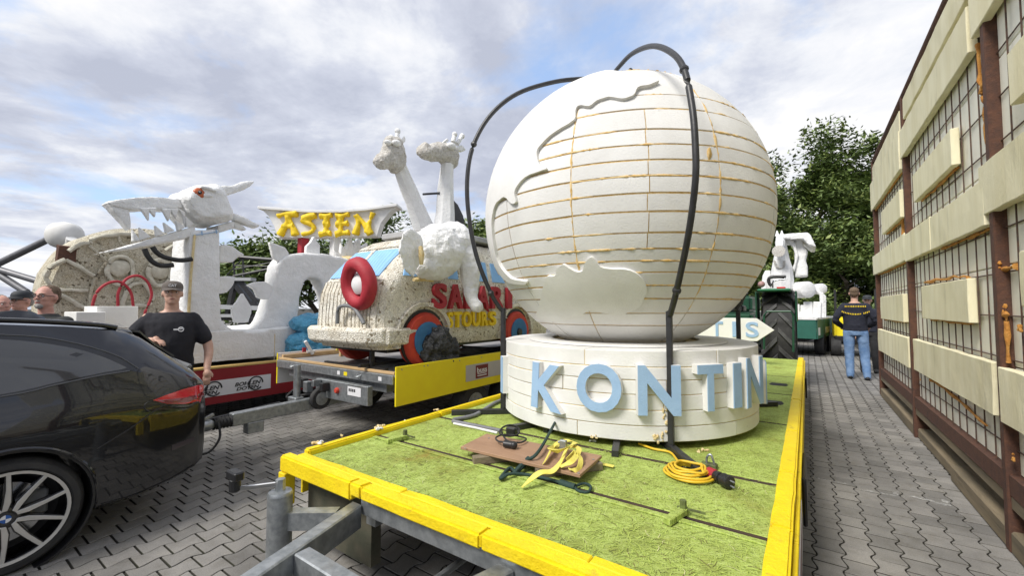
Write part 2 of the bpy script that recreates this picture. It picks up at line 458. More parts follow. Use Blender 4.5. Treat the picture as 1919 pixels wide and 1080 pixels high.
def paver_fn(N, L):
    t = N.new('ShaderNodeTexCoord'); g = N.new('ShaderNodeNewGeometry'); oi = N.new('ShaderNodeObjectInfo')
    at = N.new('ShaderNodeAttribute'); at.attribute_name = 'tone'
    ad = N.new('ShaderNodeMath'); ad.operation = 'ADD'; L.new(at.outputs['Fac'], ad.inputs[0]); L.new(oi.outputs['Random'], ad.inputs[1])
    fr = N.new('ShaderNodeMath'); fr.operation = 'FRACT'; L.new(ad.outputs[0], fr.inputs[0])
    tone = _ramp(N, L, fr.outputs[0], [(0.0, (0.20, 0.193, 0.182)), (0.5, (0.25, 0.24, 0.226)), (1.0, (0.295, 0.282, 0.266))])
    big = _ramp(N, L, _noise(N, L, g.outputs['Position'], 0.9), [(0.28, (0.66, 0.66, 0.66)), (0.5, (0.95, 0.95, 0.94)), (0.72, (1.15, 1.14, 1.1))])
    fi = _noise(N, L, g.outputs['Position'], 160, 6, 0.8)
    gr = _ramp(N, L, fi, [(0.3, (0.62, 0.62, 0.62)), (0.55, (1, 1, 1)), (0.75, (1.35, 1.33, 1.3))])
    st = _ramp(N, L, _noise(N, L, g.outputs['Position'], 5.5, 6, 0.72), [(0.32, (1.12, 1.11, 1.08)), (0.5, (1, 1, 1)), (0.62, (0.86, 0.85, 0.82)), (0.72, (0.62, 0.61, 0.58))])
    return _mul(N, L, _mul(N, L, _mul(N, L, tone, big), gr), st), fi
paver_m = node_mat('grey_concrete_paver', paver_fn, 0.85, 0.5, 0.004)
joint_m = mat('dark_joint_sand', (0.03, 0.028, 0.024), (0.05, 0.046, 0.036), 20, 0.95, c3=(0.05, 0.06, 0.025), s3=1.5)

# ------------------------------------------------------------------ ground and pavers
ground = struct(MB().add([(-400, -400, -0.014), (400, -400, -0.014), (400, 600, -0.014), (-400, 600, -0.014)], [(0, 1, 2, 3)]).build('ground', joint_m))
PW, PLN = 0.142, 0.162
prof = [(0.0, -1.0), (0.12, -0.85), (0.3, 0.0), (0.48, 0.85), (0.65, 1.0), (0.74, 0.5), (0.84, -0.35), (0.93, -0.9)]
def wave(s):
    s = s % 1.0
    pr = prof + [(1.0, -1.0)]
    for (a, x), (b, y) in zip(pr, pr[1:]):
        if a <= s <= b: return x + (y - x) * (s - a) / (b - a)
    return -1.0
AMP, GAP = 0.0125, 0.0038
def paver_outline():
    ss = [0.0, 0.12, 0.3, 0.48, 0.65, 0.74, 0.84, 0.93]
    pts = []
    # boundary parameter s grows towards -Y ; the left side spans s 0..1, the right side s .65..1.65
    g = .0058 / PLN
    for s in [g] + ss[1:] + [1 - g]: pts.append((-PW / 2 + AMP * wave(s) + GAP, -s * PLN))
    rs = sorted([s if s >= 0.65 else s + 1 for s in ss])
    for s in reversed([0.65 + g] + rs[1:] + [1.65 - g]): pts.append((PW / 2 + AMP * wave(s) - GAP, -(s - 0.65) * PLN))
    return pts
PO = paver_outline()
def col_y0(i): return -((0.65 * -i) % 1.0) * PLN      # joint phase of column i
cells = []
for i in range(-96, 10):
    x = i * PW + 0.07
    ymax = 22.0 if x > -0.6 else (13.0 if x > -8 else 7.0)
    k0 = int(-1.5 / PLN); k1 = int(ymax / PLN)
    for k in range(k0, k1):
        y = k * PLN + col_y0(i)
        px, py, w = (0, 0, -1)
        p = proj((x, y, 0)) if (V((x, y, 0)) - EYE).dot(_fw) > 0.3 else None
        if p is None: continue
        if p[0] < -260 or p[0] > 2150 or p[1] > 1300: continue
        cells.append((x, y, p))
def visible_cell(x, y, p):
    if not (0 <= p[0] <= 1919 and p[1] <= 1090): return False
    if x > -0.05: return x < 1.2
    if -3.6 < x < -2.2: return not (x < -3.45 and y < 1.2)
    return False
vis = sorted([c for c in cells if visible_cell(*c)], key=lambda c: c[2][2])[:300]
visset = set((c[0], c[1]) for c in vis)
n = len(PO)
def paver_mb():
    # chamfered top edge, then the skirt
    cx = sum(p[0] for p in PO) / n; cy = sum(p[1] for p in PO) / n
    top = [(cx + (x - cx) * 0.975, cy + (y - cy) * 0.985, 0.0) for x, y in PO]
    mid = [(x, y, -0.003) for x, y in PO]; bot = [(x, y, -0.018) for x, y in PO]
    fs = [tuple(range(n))] + [(i, (i + 1) % n, n + (i + 1) % n, n + i) for i in range(n)] + [(n + i, n + (i + 1) % n, 2 * n + (i + 1) % n, 2 * n + i) for i in range(n)]
    return top + mid + bot, fs
pv, pf = paver_mb()
pme = MB().add(pv, pf[:1 + n]).add(pv, pf[1 + n:], 1).mesh('paving_stone'); pme.materials.append(paver_m); pme.materials.append(joint_m)
for x, y, p in vis:
    o = bpy.data.objects.new('paving_stone', pme); COL.objects.link(o)
    o.parent = ground; o.location = (x, y, random.uniform(-0.0012, 0.0012)); o.rotation_euler = (random.gauss(0, 0.003), random.gauss(0, 0.004), 0)
bv = []; bf = []; tones = []; bmi = []
for x, y, p in cells:
    if (x, y) in visset: continue
    o = len(bv); dz = random.uniform(-0.0012, 0.0012); tl = random.gauss(0, 0.004); tn = random.random()
    if p[2] < 6:
        bv += [(x + a, y + b, c + dz + a * tl) for a, b, c in pv]; fs = pf
    else:
        bv += [(x + a, y + b, c + dz) for a, b, c in pv[:n]] + [(x + a, y + b, c) for a, b, c in pv[2 * n:]]
        fs = [pf[0]] + [(i, (i + 1) % n, n + (i + 1) % n, n + i) for i in range(n)]
    for q, f in enumerate(fs): bf.append(tuple(i + o for i in f)); tones.append(tn); bmi.append(1 if q > (n if len(fs) > n + 1 else 0) else 0)
bm_ = bpy.data.meshes.new('distant_paving'); bm_.from_pydata(bv, [], bf)
at_ = bm_.attributes.new('tone', 'FLOAT', 'FACE'); at_.data.foreach_set('value', tones)
bm_.materials.append(paver_m); bm_.materials.append(joint_m); bm_.polygons.foreach_set('material_index', bmi)
o = stuff(link('distant_paving', bm_, ground))
# far ground beyond the built pavers
struct(MB().add([(-60, 22, -0.004), (60, 22, -0.004), (60, 60, -0.004), (-60, 60, -0.004)], [(0, 1, 2, 3)]).build('yard', paver_m))
struct(MB().add([(-60, 7.0, -0.006), (-8.0, 7.0, -0.006), (-8.0, 21.95, -0.006), (-60, 21.95, -0.006)], [(0, 1, 2, 3)]).build('yard_side', paver_m))
# worn chalky paint marks on the paving
def worn_paint():
    m = bpy.data.materials.new('worn_white_marking'); m.use_nodes = True; nt = m.node_tree; N = nt.nodes; L = nt.links
    b = N['Principled BSDF']; b.inputs['Base Color'].default_value = (0.62, 0.62, 0.6, 1); b.inputs['Roughness'].default_value = 0.9
    tr = N.new('ShaderNodeBsdfTransparent'); mxs = N.new('ShaderNodeMixShader')
    g = N.new('ShaderNodeNewGeometry')
    r = _ramp(N, L, _noise(N, L, g.outputs['Position'], 26, 6, 0.75), [(0.44, (0, 0, 0)), (0.66, (0.8, 0.8, 0.8))])
    L.new(r, mxs.inputs[0]); L.new(tr.outputs[0], mxs.inputs[1]); L.new(b.outputs[0], mxs.inputs[2])
    L.new(mxs.outputs[0], N['Material Output'].inputs['Surface']); return m
wp = worn_paint()
def stripe(name, pts, w):
    a = [aZ(x, y, 0.004) for x, y in pts]
    mb = MB()
    for p, q in zip(a, a[1:]):
        d = (q - p).normalized(); s = V((-d.y, d.x, 0)) * w / 2
        mb.add([p - s, q - s, q + s, p + s], [(0, 1, 2, 3)])
    o = struct(mb.build(name, wp)); return o
stripe('paint_mark', [(1612, 918), (1678, 930), (1680, 922)], 0.03)
stripe('paint_mark', [(1708, 930), (1775, 948), (1772, 938)], 0.045)
stripe('paint_mark', [(1516, 894), (1588, 908)], 0.025)
stripe('painted_line', [(1518, 682), (1580, 684), (1600, 686)], 0.10)

# ------------------------------------------------------------------ wall-sided float on the right
wf = thing('mesh_walled_float', 'tall rusty float wall clad in cream foam planks over rebar mesh on the right', 'float', (1.1, 5.0, 0))
XF = 0.97
YP = [9.28, 6.57, 3.85, 1.13]
for i, y in enumerate(YP):
    MB().box((XF - 0.015, y - 0.036, 0.0 if i else 0.02), (XF + 0.11, y + 0.036, 3.9)).build('post', rust, wf, bevel=0.006)
MB().cyl((XF + 0.03, YP[0] + 0.1, 3.92), (XF + 0.03, 0.9, 3.92), 0.045, 10).build('top_rail', rust, wf, smooth=40)
for i in range(3):
    y1, y0 = YP[i] - 0.038, YP[i + 1] + 0.038
    MB().box((XF - 0.005, y0, 0.34), (XF + 0.10, y1, 0.46)).build('bottom_rail', rust, wf)
    MB().box((XF + 0.0, y0, 0.255), (XF + 0.10, y1, 0.335)).jitter(0.006, 1.3, i).build('upper_sill_beam', timber, wf, bevel=0.008)
    ym = y0 + (y1 - y0) * 0.46
    a, b = (y0, ym) if i == 1 else (y0, y1)
    MB().box((XF - 0.012, y0 - 0.0, 0.0), (XF + 0.13, ym if i == 1 else y1, 0.135)).build('ground_beam', timber, wf, bevel=0.012, rough=0.004)
    if i == 1: MB().box((XF + 0.012, ym + 0.004, 0.0), (XF + 0.13, y1 + 0.0, 0.11)).build('ground_beam', timber, wf, bevel=0.012, rough=0.004)
    # white foam backing sheets, each course its own piece
    zc = [0.46, 1.10, 1.72, 2.36, 3.0, 3.62, 3.88]
    cuts = [y0 - 0.05, y0 + (y1 - y0) * random.uniform(.35, .6), y1 + 0.05]
    for z0, z1 in zip(zc, zc[1:]):
        for c0, c1 in zip(cuts, cuts[1:]):
            MB().box((XF + 0.045, c0 + 0.004, z0 + 0.004), (XF + 0.105, c1 - 0.004, z1 - 0.004)).build('backing_sheet', foam_sheet, wf, bevel=0.004)
    # rebar mesh: upright and level rods
    y = y0 + 0.05
    while y < y1:
        yy = y + random.uniform(-0.012, 0.012)
        MB().tube([(XF + 0.026, yy, 0.47), (XF + 0.026, yy + random.uniform(-.012, .012), 3.88)], 0.0044, 6).build('upright_rebar', rebar_m, wf)
        y += 0.20
    z = 0.60
    while z < 3.85:
        MB().tube([(XF + 0.037, y0, z + random.uniform(-.008, .008)), (XF + 0.037, y1, z + random.uniform(-.008, .008))], 0.0044, 6).build('level_rebar', rebar_m, wf)
        z += 0.27
MB().box((XF + .13, .9, .30), (XF + 2.4, 9.3, .40)).build('bed_light_block', timber, wf)  # unseen bed added to block light and keep the float dark beneath
MB().box((XF + 2.36, .9, .0), (XF + 2.4, 9.3, .298)).build('skirt_light_block', timber, wf)  # unseen skirt added to shut out the bright ground beyond
MB().box((XF + 2.3, .9, .402), (XF + 2.38, 9.3, 3.9)).build('far_wall', foam_sheet, wf)
def plank(x0, ya0, yb0, x1, ya1, yb1, X=XF - 0.026, th=0.05):
    """plank from its two upright edges in the picture: at x0 from ya0 to yb0, at x1 from ya1 to yb1"""
    p = aX(x0, (ya0 + yb0) / 2, X); q = aX(x1, (ya1 + yb1) / 2, X)
    zt = (aX(x0, ya0, X).z + aX(x1, ya1, X).z) / 2; zb = (aX(x0, yb0, X).z + aX(x1, yb1, X).z) / 2
    wob_box((X, q.y, zb), (X + th, p.y, zt), .0045, .08, x0 + ya0).build('foam_plank', foam_cream, wf, bevel=0.005)
    return p.y, q.y, zb, zt
PK = [(1631, 340, 397, 1684, 250, 322), (1652, 392, 438, 1686, 360, 412), (1635.5, 477, 514, 1695, 441.5, 492.6),
      (1650, 556, 600, 1692, 552, 601), (1645.7, 618.7, 658.6, 1702, 631, 686),
      (1686, 250, 299, 1811, 0, 106), (1711, 330, 381, 1782, 236, 311), (1695, 440, 493, 1742, 406, 468),
      (1743.5, 406, 467, 1843, 335, 427), (1727, 536, 597, 1814, 523, 606), (1711.6, 637, 691, 1860, 678, 781)]
pk = [plank(*a) for a in PK]
# near bay, partly outside the picture
def plank_y(y0, y1, z0, z1, X=XF - 0.026, th=0.05):
    wob_box((X, y0, z0), (X + th, y1, z1), .0045, .08, z0 * 7).build('foam_plank', foam_cream, wf, bevel=0.005)
Xn = XF - 0.026
zF = aX(1818, 74, Xn).z; yF = aX(1818, 74, Xn).y
plank_y(1.3, yF, zF, min(zF + 0.62, 3.86))
pG = aX(1893, 199, Xn); plank_y(1.6, pG.y, pG.z, aX(1885, 105, Xn).z)
pH = aX(1837, 407, Xn); plank_y(1.2, pH.y, pH.z, aX(1837, 311, Xn).z)
pI = aX(1875, 791, Xn); plank_y(1.2, pI.y, pI.z, aX(1875, 690, Xn).z)
pJ = aX(1908, 472, Xn); plank_y(1.9, pJ.y, aX(1908, 575, Xn).z, pJ.z)
plank_y(6.7, 9.2, 3.42, 3.80, XF - 0.012, 0.05); plank_y(3.95, 6.45, 3.60, 3.84, XF - 0.012, 0.05)
# beads and lumps of expanding foam where planks meet the mesh
def lump(p, s, m=pu_old):
    s *= .45; mb = MB()
    for _ in range(5): mb.sphere(p + V((0, random.gauss(0, s * .5), random.gauss(0, s * .6))), s * random.uniform(.35, .6), s * random.uniform(.35, .7), s * random.uniform(.35, .7), 8, 6)
    mb.build('foam_lump', m, wf, remesh=s * .16, rough=s * .12, rscale=1.2 / s)
def bead(pts, r, m=pu_old):
    P = spline(pts, 5)
    MB().tube([p + V((0, random.gauss(0, r * .4), random.gauss(0, r * .4))) for p in P], [r * random.uniform(.5, 1.35) for _ in P], 7).jitter(r * 0.5, 25, 3).build('foam_bead', m, wf, smooth=60)
XB = XF + 0.022
for y0, y1, zb, zt in pk:
    if random.random() < 0.8: bead([(XB, y0 - .1, zb - 0.006), (XB, y0 + (y1 - y0) * .5, zb - 0.012), (XB, y1 + .1, zb - 0.006)], 0.012)
for x, y, s in ((1814, 540, .035), (1813, 560, .03), (1812, 600, .035), (1775, 655, .05), (1800, 667, .03), (1753, 335, .045), (1762, 328, .03), (1690, 363, .02), (1812, 588, .045)):
    lump(aX(x, y, XB), s)
bead([aX(1732, 530, XB), aX(1770, 524, XB), aX(1812, 519, XB), aX(1815, 545, XB), aX(1815, 605, XB)], 0.013)
for pth in ([(1833, 80), (1838, 150), (1846, 200), (1849, 270)], [(1871, 450), (1873, 500), (1878, 560), (1886, 600), (1890, 680)]):
    bead([aX(x, y, XB - .01) for x, y in pth], 0.013, pu_old)
for x, y, s in ((1841, 160, .05), (1843, 187, .03), (1846, 213, .04), (1872, 498, .045), (1880, 588, .03), (1912, 618, .05), (1900, 860, .035), (1712, 690, .02), (1725, 712, .02)):
    lump(aX(x, y, XB - 0.02), s)
bead([aX(1745, 712, XB), aX(1790, 745, XB), aX(1850, 800, XB)], 0.012); bead([aX(1880, 508, XB), aX(1905, 500, XB)], 0.015)
for a in ((1692, 400, 1694, 480), (1690, 560, 1692, 600)): bead([aX(a[0], a[1], XB), aX(a[2], a[3], XB)], 0.02)
# ------------------------------------------------------------------ green flatbed trailer carrying the globe
ZR, ZD = 0.62, 0.585
XL, XR, YF, YB = -2.48, -0.065, 1.30, 8.62
def deck_fn(N, L):
    t = N.new('ShaderNodeTexCoord')
    out = None; hs = []
    for rot, s in ((0.3, 1.0), (1.35, 1.13), (2.4, 0.9)):
        m0 = N.new('ShaderNodeMapping'); m0.inputs['Rotation'].default_value = (0, 0, rot); L.new(t.outputs['Object'], m0.inputs[0])
        mp = N.new('ShaderNodeMapping'); mp.inputs['Scale'].default_value = (20 * s, 170 * s, 20)
        L.new(m0.outputs[0], mp.inputs[0])
        hs.append(_noise(N, L, mp.outputs[0], 1.4, 3, 0.5))
    a = N.new('ShaderNodeMath'); a.operation = 'MAXIMUM'; L.new(hs[0], a.inputs[0]); L.new(hs[1], a.inputs[1])
    b = N.new('ShaderNodeMath'); b.operation = 'MAXIMUM'; L.new(a.outputs[0], b.inputs[0]); L.new(hs[2], b.inputs[1])
    c = _ramp(N, L, b.outputs[0], [(0.44, (0.15, 0.19, 0.04)), (0.51, (0.33, 0.43, 0.08)), (0.59, (0.43, 0.55, 0.125)), (0.75, (0.52, 0.62, 0.23))])
    d = _ramp(N, L, _noise(N, L, t.outputs['Object'], 2.6, 6, 0.7), [(0.34, (1.08, 1.08, 1.05)), (0.54, (0.92, 0.9, 0.86)), (0.66, (0.72, 0.64, 0.5)), (0.74, (0.75, 0.5, 0.36))])
    sc = _ramp(N, L, _noise(N, L, t.outputs['Object'], 9.0, 7, 0.75), [(0.40, (0.80, 0.78, 0.72)), (0.5, (1, 1, 1)), (0.62, (1.0, 1.0, 1.0)), (0.72, (1.18, 1.1, 1.5))])
    return _mul(N, L, _mul(N, L, c, d), sc), b.outputs[0]
deck_m = node_mat('lime_green_fibre_board', deck_fn, 0.85, 0.9, 0.012)
ft = thing('flatbed_trailer', 'yellow rimmed flatbed trailer with lime green deck carrying the big globe', 'trailer', (-1.24, 5.0, 0))
yc = [YF + 0.1, 2.02, 3.05, 4.35, 5.6, 6.9, YB - 0.05]
gaps = [0.016, 0.02, 0.014, 0.014, 0.014]
# joints measured in the picture: (698,813)-(1423,1011) and (804,779)-(1450,907)
j1 = (aZ(698, 813, ZD).y + aZ(1423, 1011, ZD).y) / 2; j2 = (aZ(804, 779, ZD).y + aZ(1450, 907, ZD).y) / 2
yc[1] = j1; yc[2] = j2; yc[3] = j2 + 1.3; yc[4] = j2 + 2.6; yc[5] = j2 + 3.9
for i in range(6):
    a = yc[i] + (0.020 if i else 0); b = yc[i + 1] - 0.020
    MB().box((XL + 0.05, a, ZD - 0.03), (XR - 0.072, b, ZD)).build('deck_panel', deck_m, ft, bevel=0.003)
MB().box((XL + 0.06, YF + 0.06, ZD - 0.055), (XR - 0.1, YB - 0.05, ZD - 0.034)).build('deck_underlay', mat('gap_shade_brown', (0.03, 0.02, 0.014), (0.06, 0.035, 0.02), 12, 0.9), ft)  # dark colour stands in for shade at the bottom of the deck gaps
MB().box((XL + 0.07, j1 - 0.056, ZD + 0.0005), (XR - 0.08, j1 - 0.026, ZD + 0.008)).jitter(0.004, 3).build('joint_strip', deck_m, ft, bevel=0.002)
for yj in yc[1:6]: MB().box((XL + .06, yj - .0195, ZD - .03), (XR - .08, yj + .0195, ZD - .0015)).jitter(.001, 9).build('gap_shade_strip', MATS['gap_shade_brown'], ft)  # dark strips fill the panel gaps and paint their shade
# loose green fibres lying on the boards
fb = MB()
for _ in range(9000):
    y = YF + 0.12 + (random.random() ** 1.6) * 5.2; x = random.uniform(XL + 0.08, XR - 0.09)
    if abs(y - j1) < 0.03: continue
    a = random.uniform(0, math.pi); l = random.uniform(0.008, 0.024); w = random.uniform(0.0007, 0.0016); d = V((math.cos(a), math.sin(a), 0)); s = V((-d.y, d.x, 0)) * w
    bend = s * random.uniform(-4, 4); p = V((x, y, ZD + 0.002)); z1 = V((0, 0, random.uniform(0.0005, 0.003)))
    fb.add([p - d * l - s, p - d * l + s, p + bend + s + z1, p + bend - s + z1, p + d * l + s, p + d * l - s], [(0, 3, 2, 1), (3, 5, 4, 2)], 0 if random.random() < .82 else (1 if random.random() < .75 else 2))
ob = fb.build('loose_fibres', [mat('lime_fibre', (0.44, 0.54, 0.12), (0.32, 0.40, 0.07), 20, 0.9), mat('dark_fibre', (0.12, 0.13, 0.03), (0.2, 0.16, 0.05), 9, 0.9), mat('straw_fibre', (0.52, 0.52, 0.24), rough=0.9)], ft); stuff(ob)
# yellow rim boards: lengths with butt joints, slightly uneven
def rim(y0, y1, x0, x1, z0, z1, k=0.004, sd=0):
    mb = MB(); nseg = max(2, int(abs(y1 - y0) / 0.12))
    rings = []
    for i in range(nseg + 1):
        y = y0 + (y1 - y0) * i / nseg
        j = [mnoise.noise(V((y * 6 + c * 3.1, sd, c))) * k for c in range(4)]
        rings.append([V((x0 + j[0], y, z0)), V((x1 + j[1], y, z0)), V((x1 + j[2], y, z1 + j[3])), V((x0 + j[3], y, z1 + j[2]))])
    return mb.loft(rings)
cutsR = [YF - 0.02, 1.95, 2.62, 3.5, 4.7, 6.2, 7.4, YB + 0.01]
for i, (a, b) in enumerate(zip(cutsR, cutsR[1:])):
    rim(a + 0.002, b - 0.002, XR - 0.075, XR - 0.0, 0.50, ZR + random.uniform(-.004, .004), 0.005, i).build('rim_board', yellow, ft, bevel=0.009, bseg=2)
    MB().box((XR + 0.001, a + 0.003, 0.36), (XR + 0.018, b - 0.003, 0.575)).build('side_board', yellow, ft, bevel=0.003)
MB().box((XR + 0.0185, 1.1 + 0.35, 0.385), (XR + 0.022, 2.45, 0.555)).build('printed_panel', print_grey, ft)
MB().prism([(XR + 0.0225, 1.75, .41), (XR + 0.0225, 1.9, .44), (XR + 0.0225, 2.25, .53), (XR + 0.0225, 1.95, .50)], (0.0008, 0, 0)).build('print', print_maroon, ft)
cutsL = [YF + 0.10, 2.5, 3.7, 5.0, 6.4, YB]
for i, (a, b) in enumerate(zip(cutsL, cutsL[1:])):
    rim(a + 0.002, b - 0.002, XL, XL + 0.055, 0.50, ZR + random.uniform(-.005, .004), 0.005, 20 + i).build('rim_board', yellow, ft, bevel=0.009, bseg=2)
    MB().box((XL - 0.017, a, 0.36), (XL - 0.001, b - 0.003, 0.57)).build('side_board', yellow, ft, bevel=0.003)
# front edge: two stacked yellow boards, cut in lengths, with a kink near the left drawbar
fx = [XL - 0.017, -1.83, -1.74, -1.02, XR]
for i, (a, b) in enumerate(zip(fx, fx[1:])):
    dz = (0, .003, -.002, .002)[i]; dy = (0, -.006, -.01, -.01)[i]
    mb = rim(a + .002, b - .002, -0.03 + dy, 0.035, 0.525 if i == 0 else 0.556, ZR - 0.004 + dz, 0.005, 40 + i)
    mb.xform(Matrix(((0, 1, 0, 0), (1, 0, 0, YF), (0, 0, 1, 0), (0, 0, 0, 1)))).build('rim_board', yellow, ft, bevel=0.009, bseg=2)
for a, b in ((XL + .05, -1.55), (-1.55, -.62), (-.62, XR - .08)):
    mb = rim(a + .002, b - .002, 0.0265, 0.075, ZR - 0.06, ZR - .008, 0.006, 60 + a)
    mb.xform(Matrix(((0, 1, 0, 0), (1, 0, 0, YF + .01), (0, 0, 1, 0), (0, 0, 0, 1)))).build('rim_cap', yellow, ft, bevel=0.004)
MB().box((XR - 0.002, YF - .07, .28), (XR + .018, YF + .35, .60)).build('corner_board', yellow, ft, bevel=.003)
MB().box((XL - 0.016, YF - .035, .34), (XL + .05, YF + .03, .523)).build('corner_post', yellow, ft, bevel=.004)
# galvanised chassis and drawbar frame
MB().box((-1.78, YF - 0.005, 0.47), (-0.12, YF + 0.02, 0.553)).build('front_channel', galv, ft, bevel=.004)
for x in (-1.80, -0.92):
    xe = x + (.36 if x < -1.5 else -.34)
    MB().prism([(x - .036, YF - .008, .41), (x + .036, YF - .008, .41), (xe + .036, .12, .41), (xe - .036, .12, .41)], (0, 0, .11)).build('drawbar_beam', galv, ft, bevel=.006)
    MB().box((x - .035, YF + .07, 0.38), (x + .035, YB - .2, 0.515)).build('chassis_beam', galv, ft)
MB().box((-1.645, 0.90, 0.43), (-1.065, 0.965, 0.512)).build('cross_beam', galv, ft, bevel=.005)
for y in (2.4, 3.6, 5.0, 6.4, 7.8): MB().box((XL + .02, y, 0.44), (XR - .02, y + .07, 0.525)).build('cross_member', galv, ft)
MB().tube([(-1.55, 0.4, .30), (-.95, 1.9, .30)], .012, 8).build('brake_rod', galv, ft)
MB().tube([(-1.35, 0.5, .28), (-1.35, 2.6, .28)], .016, 8).build('brake_rod', galv, ft)
MB().box((XL + .03, YF + .12, .13), (-1.86, YF + .18, .50)).build('tool_box', mat('mouldy_board', (.10, .09, .06), (.05, .055, .035), 7, .9, bump=.3), ft)
MB().beam((-1.7, YF + .5, .2), (-1.1, YF + .9, .24), .1, .06).build('timber_prop', timber, ft)
for y in (4.6, 5.7):
    for x in (XL + .12, XR - .32):
        w = MB().lathe([(.12, 0), (.28, .0), (.30, .03), (.30, .17), (.28, .2), (.12, .2)], (x, y, .30), (1, 0, 0), 28).build('wheel', black_rubber, ft, smooth=40)
        MB().lathe([(.02, -.004), (.17, -.004), (.18, .01), (.17, .206), (.02, .206)], (x, y, .30), (1, 0, 0), 24).build('rim', galv, w, smooth=40)
for y in (2.75, 6.6): MB().box((XR + .02, y, .30), (XR + .04, y + .5, .56)).build('side_flap', black_plastic, ft, bevel=.01)
# hold-down brackets on the deck
for (x, y) in ((745, 828), (1268, 975)):
    p = aZ(x, y, ZD); b = MB().beam(p + V((-.02, -.075, .016)), p + V((.02, .075, .02)), .036, .028).build('deck_bracket', deck_m, ft, bevel=.004)
    MB().cyl(p + V((.015, .05, .02)), p + V((.015, .05, .065)), .014, 8).beam(p + V((-.01, .055, .03)), p + V((.1, .055, .03)), .008, .008).build('pin', mat('grubby_green_steel', (.15, .19, .05), (.06, .06, .03), 20, .7), b)
# prop stand with crank handle at the front left corner
ps = aW(525, 930, 2.0); ps.z = 0.6
st = thing('prop_stand', 'galvanised prop stand with crank handle at the near corner of the green trailer', 'stand', (ps.x, ps.y, 0))
MB().cyl((ps.x, ps.y, 0.10), (ps.x, ps.y, 0.575), .054, 24).build('outer_tube', galv, st, smooth=40)
MB().lathe([(.055, 0), (.056, .004), (.05, .018), (.02, .022)], (ps.x, ps.y, .575), (0, 0, 1), 24).build('cap', galv, st, smooth=40)
MB().box((ps.x - .1, ps.y - .1, 0), (ps.x + .1, ps.y + .1, .012)).cyl((ps.x, ps.y, .01), (ps.x, ps.y, .12), .04, 16).build('foot', galv, st)
MB().cyl((ps.x, ps.y, .59), (ps.x, ps.y, .65), .022, 6).build('spindle', galv, st)
ha = aW(440, 918, 1.95); hb = V((ps.x, ps.y, .628))
MB().beam(ha, hb, .012, .022).build('crank_arm', mat('bright_steel', (.6, .6, .6), rough=.3, metal=1), st, bevel=.003)
MB().cyl(ha + V((0, 0, -.01)), ha + V((0, 0, .05)), .024, 12).box(ha + V((-.045, -.022, .045)), ha + V((.045, .022, .085))).build('grip', black_plastic, st, bevel=.006)
MB().beam((ps.x + .03, ps.y + .03, .46), (-1.85, YF - .08, .46), .06, .08).build('mount', galv, st)

# ------------------------------------------------------------------ plinth
CX, CY = -1.30, 3.53
RP, ZP0, ZP1 = 1.0, 0.632, 1.19
def cyl_pt(az, r, z): return V((CX + r * math.cos(az), CY + r * math.sin(az), z))
camaz = math.atan2(-CY, -CX)      # azimuth from the globe's axis to the camera
pl = thing('round_plinth', 'low round white foam plinth with pale blue letters under the globe', 'plinth', (CX, CY, ZP0))
MB().lathe([(.5, 0), (RP - .006, 0), (RP - .006, ZP1 - ZP0 - .006), (.5, ZP1 - ZP0 - .006)], (CX, CY, ZP0), (0, 0, 1), 64).build('glue_core', pu_pale, pl, smooth=40)
hts = [0.0, .095, .19, .285, .375, .455, ZP1 - ZP0]
for k in range(6):
    nb = random.choice((7, 8, 9)); ph = random.random() * 6
    ends = [ph + (i + random.uniform(-.2, .2)) * 2 * math.pi / nb for i in range(nb)]
    for i in range(nb):
        a0 = ends[i]; a1 = ends[(i + 1) % nb] + (2 * math.pi if i == nb - 1 else 0)
        g = .0022; dr = random.uniform(-.003, .004); z0 = ZP0 + hts[k] + .0028; z1 = ZP0 + hts[k + 1] - .0028
        m_ = 14; rings = []
        for q in range(m_ + 1):
            a = a0 + g + (a1 - a0 - 2 * g) * q / m_
            wob = mnoise.noise(V((a * 5, k, 0))) * .002
            rings.append([cyl_pt(a, RP + dr, z0 + wob), cyl_pt(a, RP + dr, z1 + wob), cyl_pt(a, RP - .35, z1 + wob), cyl_pt(a, RP - .35, z0 + wob)])
        MB().loft(rings).build('foam_block', foam, pl, bevel=.0025, smooth=30)
# seat ring below the globe
MB().lathe([(.60, 0), (.80, 0), (.80, .012), (.60, .012)], (CX, CY, ZP1 + .001), (0, 0, 1), 48).build('seat_board', foam, pl, smooth=40)
# letters standing off the wall on foam backs
def az_px(x, y):        # azimuth where the picture ray meets the plinth wall
    d = _ray(x, y); dx, dy = d.x, d.y
    a = dx * dx + dy * dy; b = -2 * (dx * CX + dy * CY); c = CX * CX + CY * CY - RP * RP
    t = (-b - math.sqrt(max(b * b - 4 * a * c, 0))) / (2 * a)
    p = EYE + d * t
    return math.atan2(p.y - CY, p.x - CX), p.z
LET = [('K', 1003, 1060, 681, 768, 6), ('O', 1081, 1167, 680, 771, 0), ('N', 1190, 1272, 683, 777, 0), ('T', 1297, 1346, 682, 769, 0), ('I', 1359, 1379, 679, 763, 0), ('N', 1389, 1421, 668, 760, 0)]
def letter(ch, az, w, h, zc, tilt=0.0):
    nrm = V((math.cos(az), math.sin(az), 0)); right = V((-math.sin(az), math.cos(az), 0)); up = V((0, 0, 1))
    rt = right * math.cos(tilt) + up * math.sin(tilt); u2 = up * math.cos(tilt) - right * math.sin(tilt)
    c = cyl_pt(az, RP - .006, zc)
    L0 = text_on(ch, c, rt, u2, w, h, .048, .028, 5).build('letter', foam, pl)
    text_on(ch, c + nrm * .0482, rt, u2, w * .985, h * .985, .006, .028, 5).build('letter_face', letter_blue, L0)
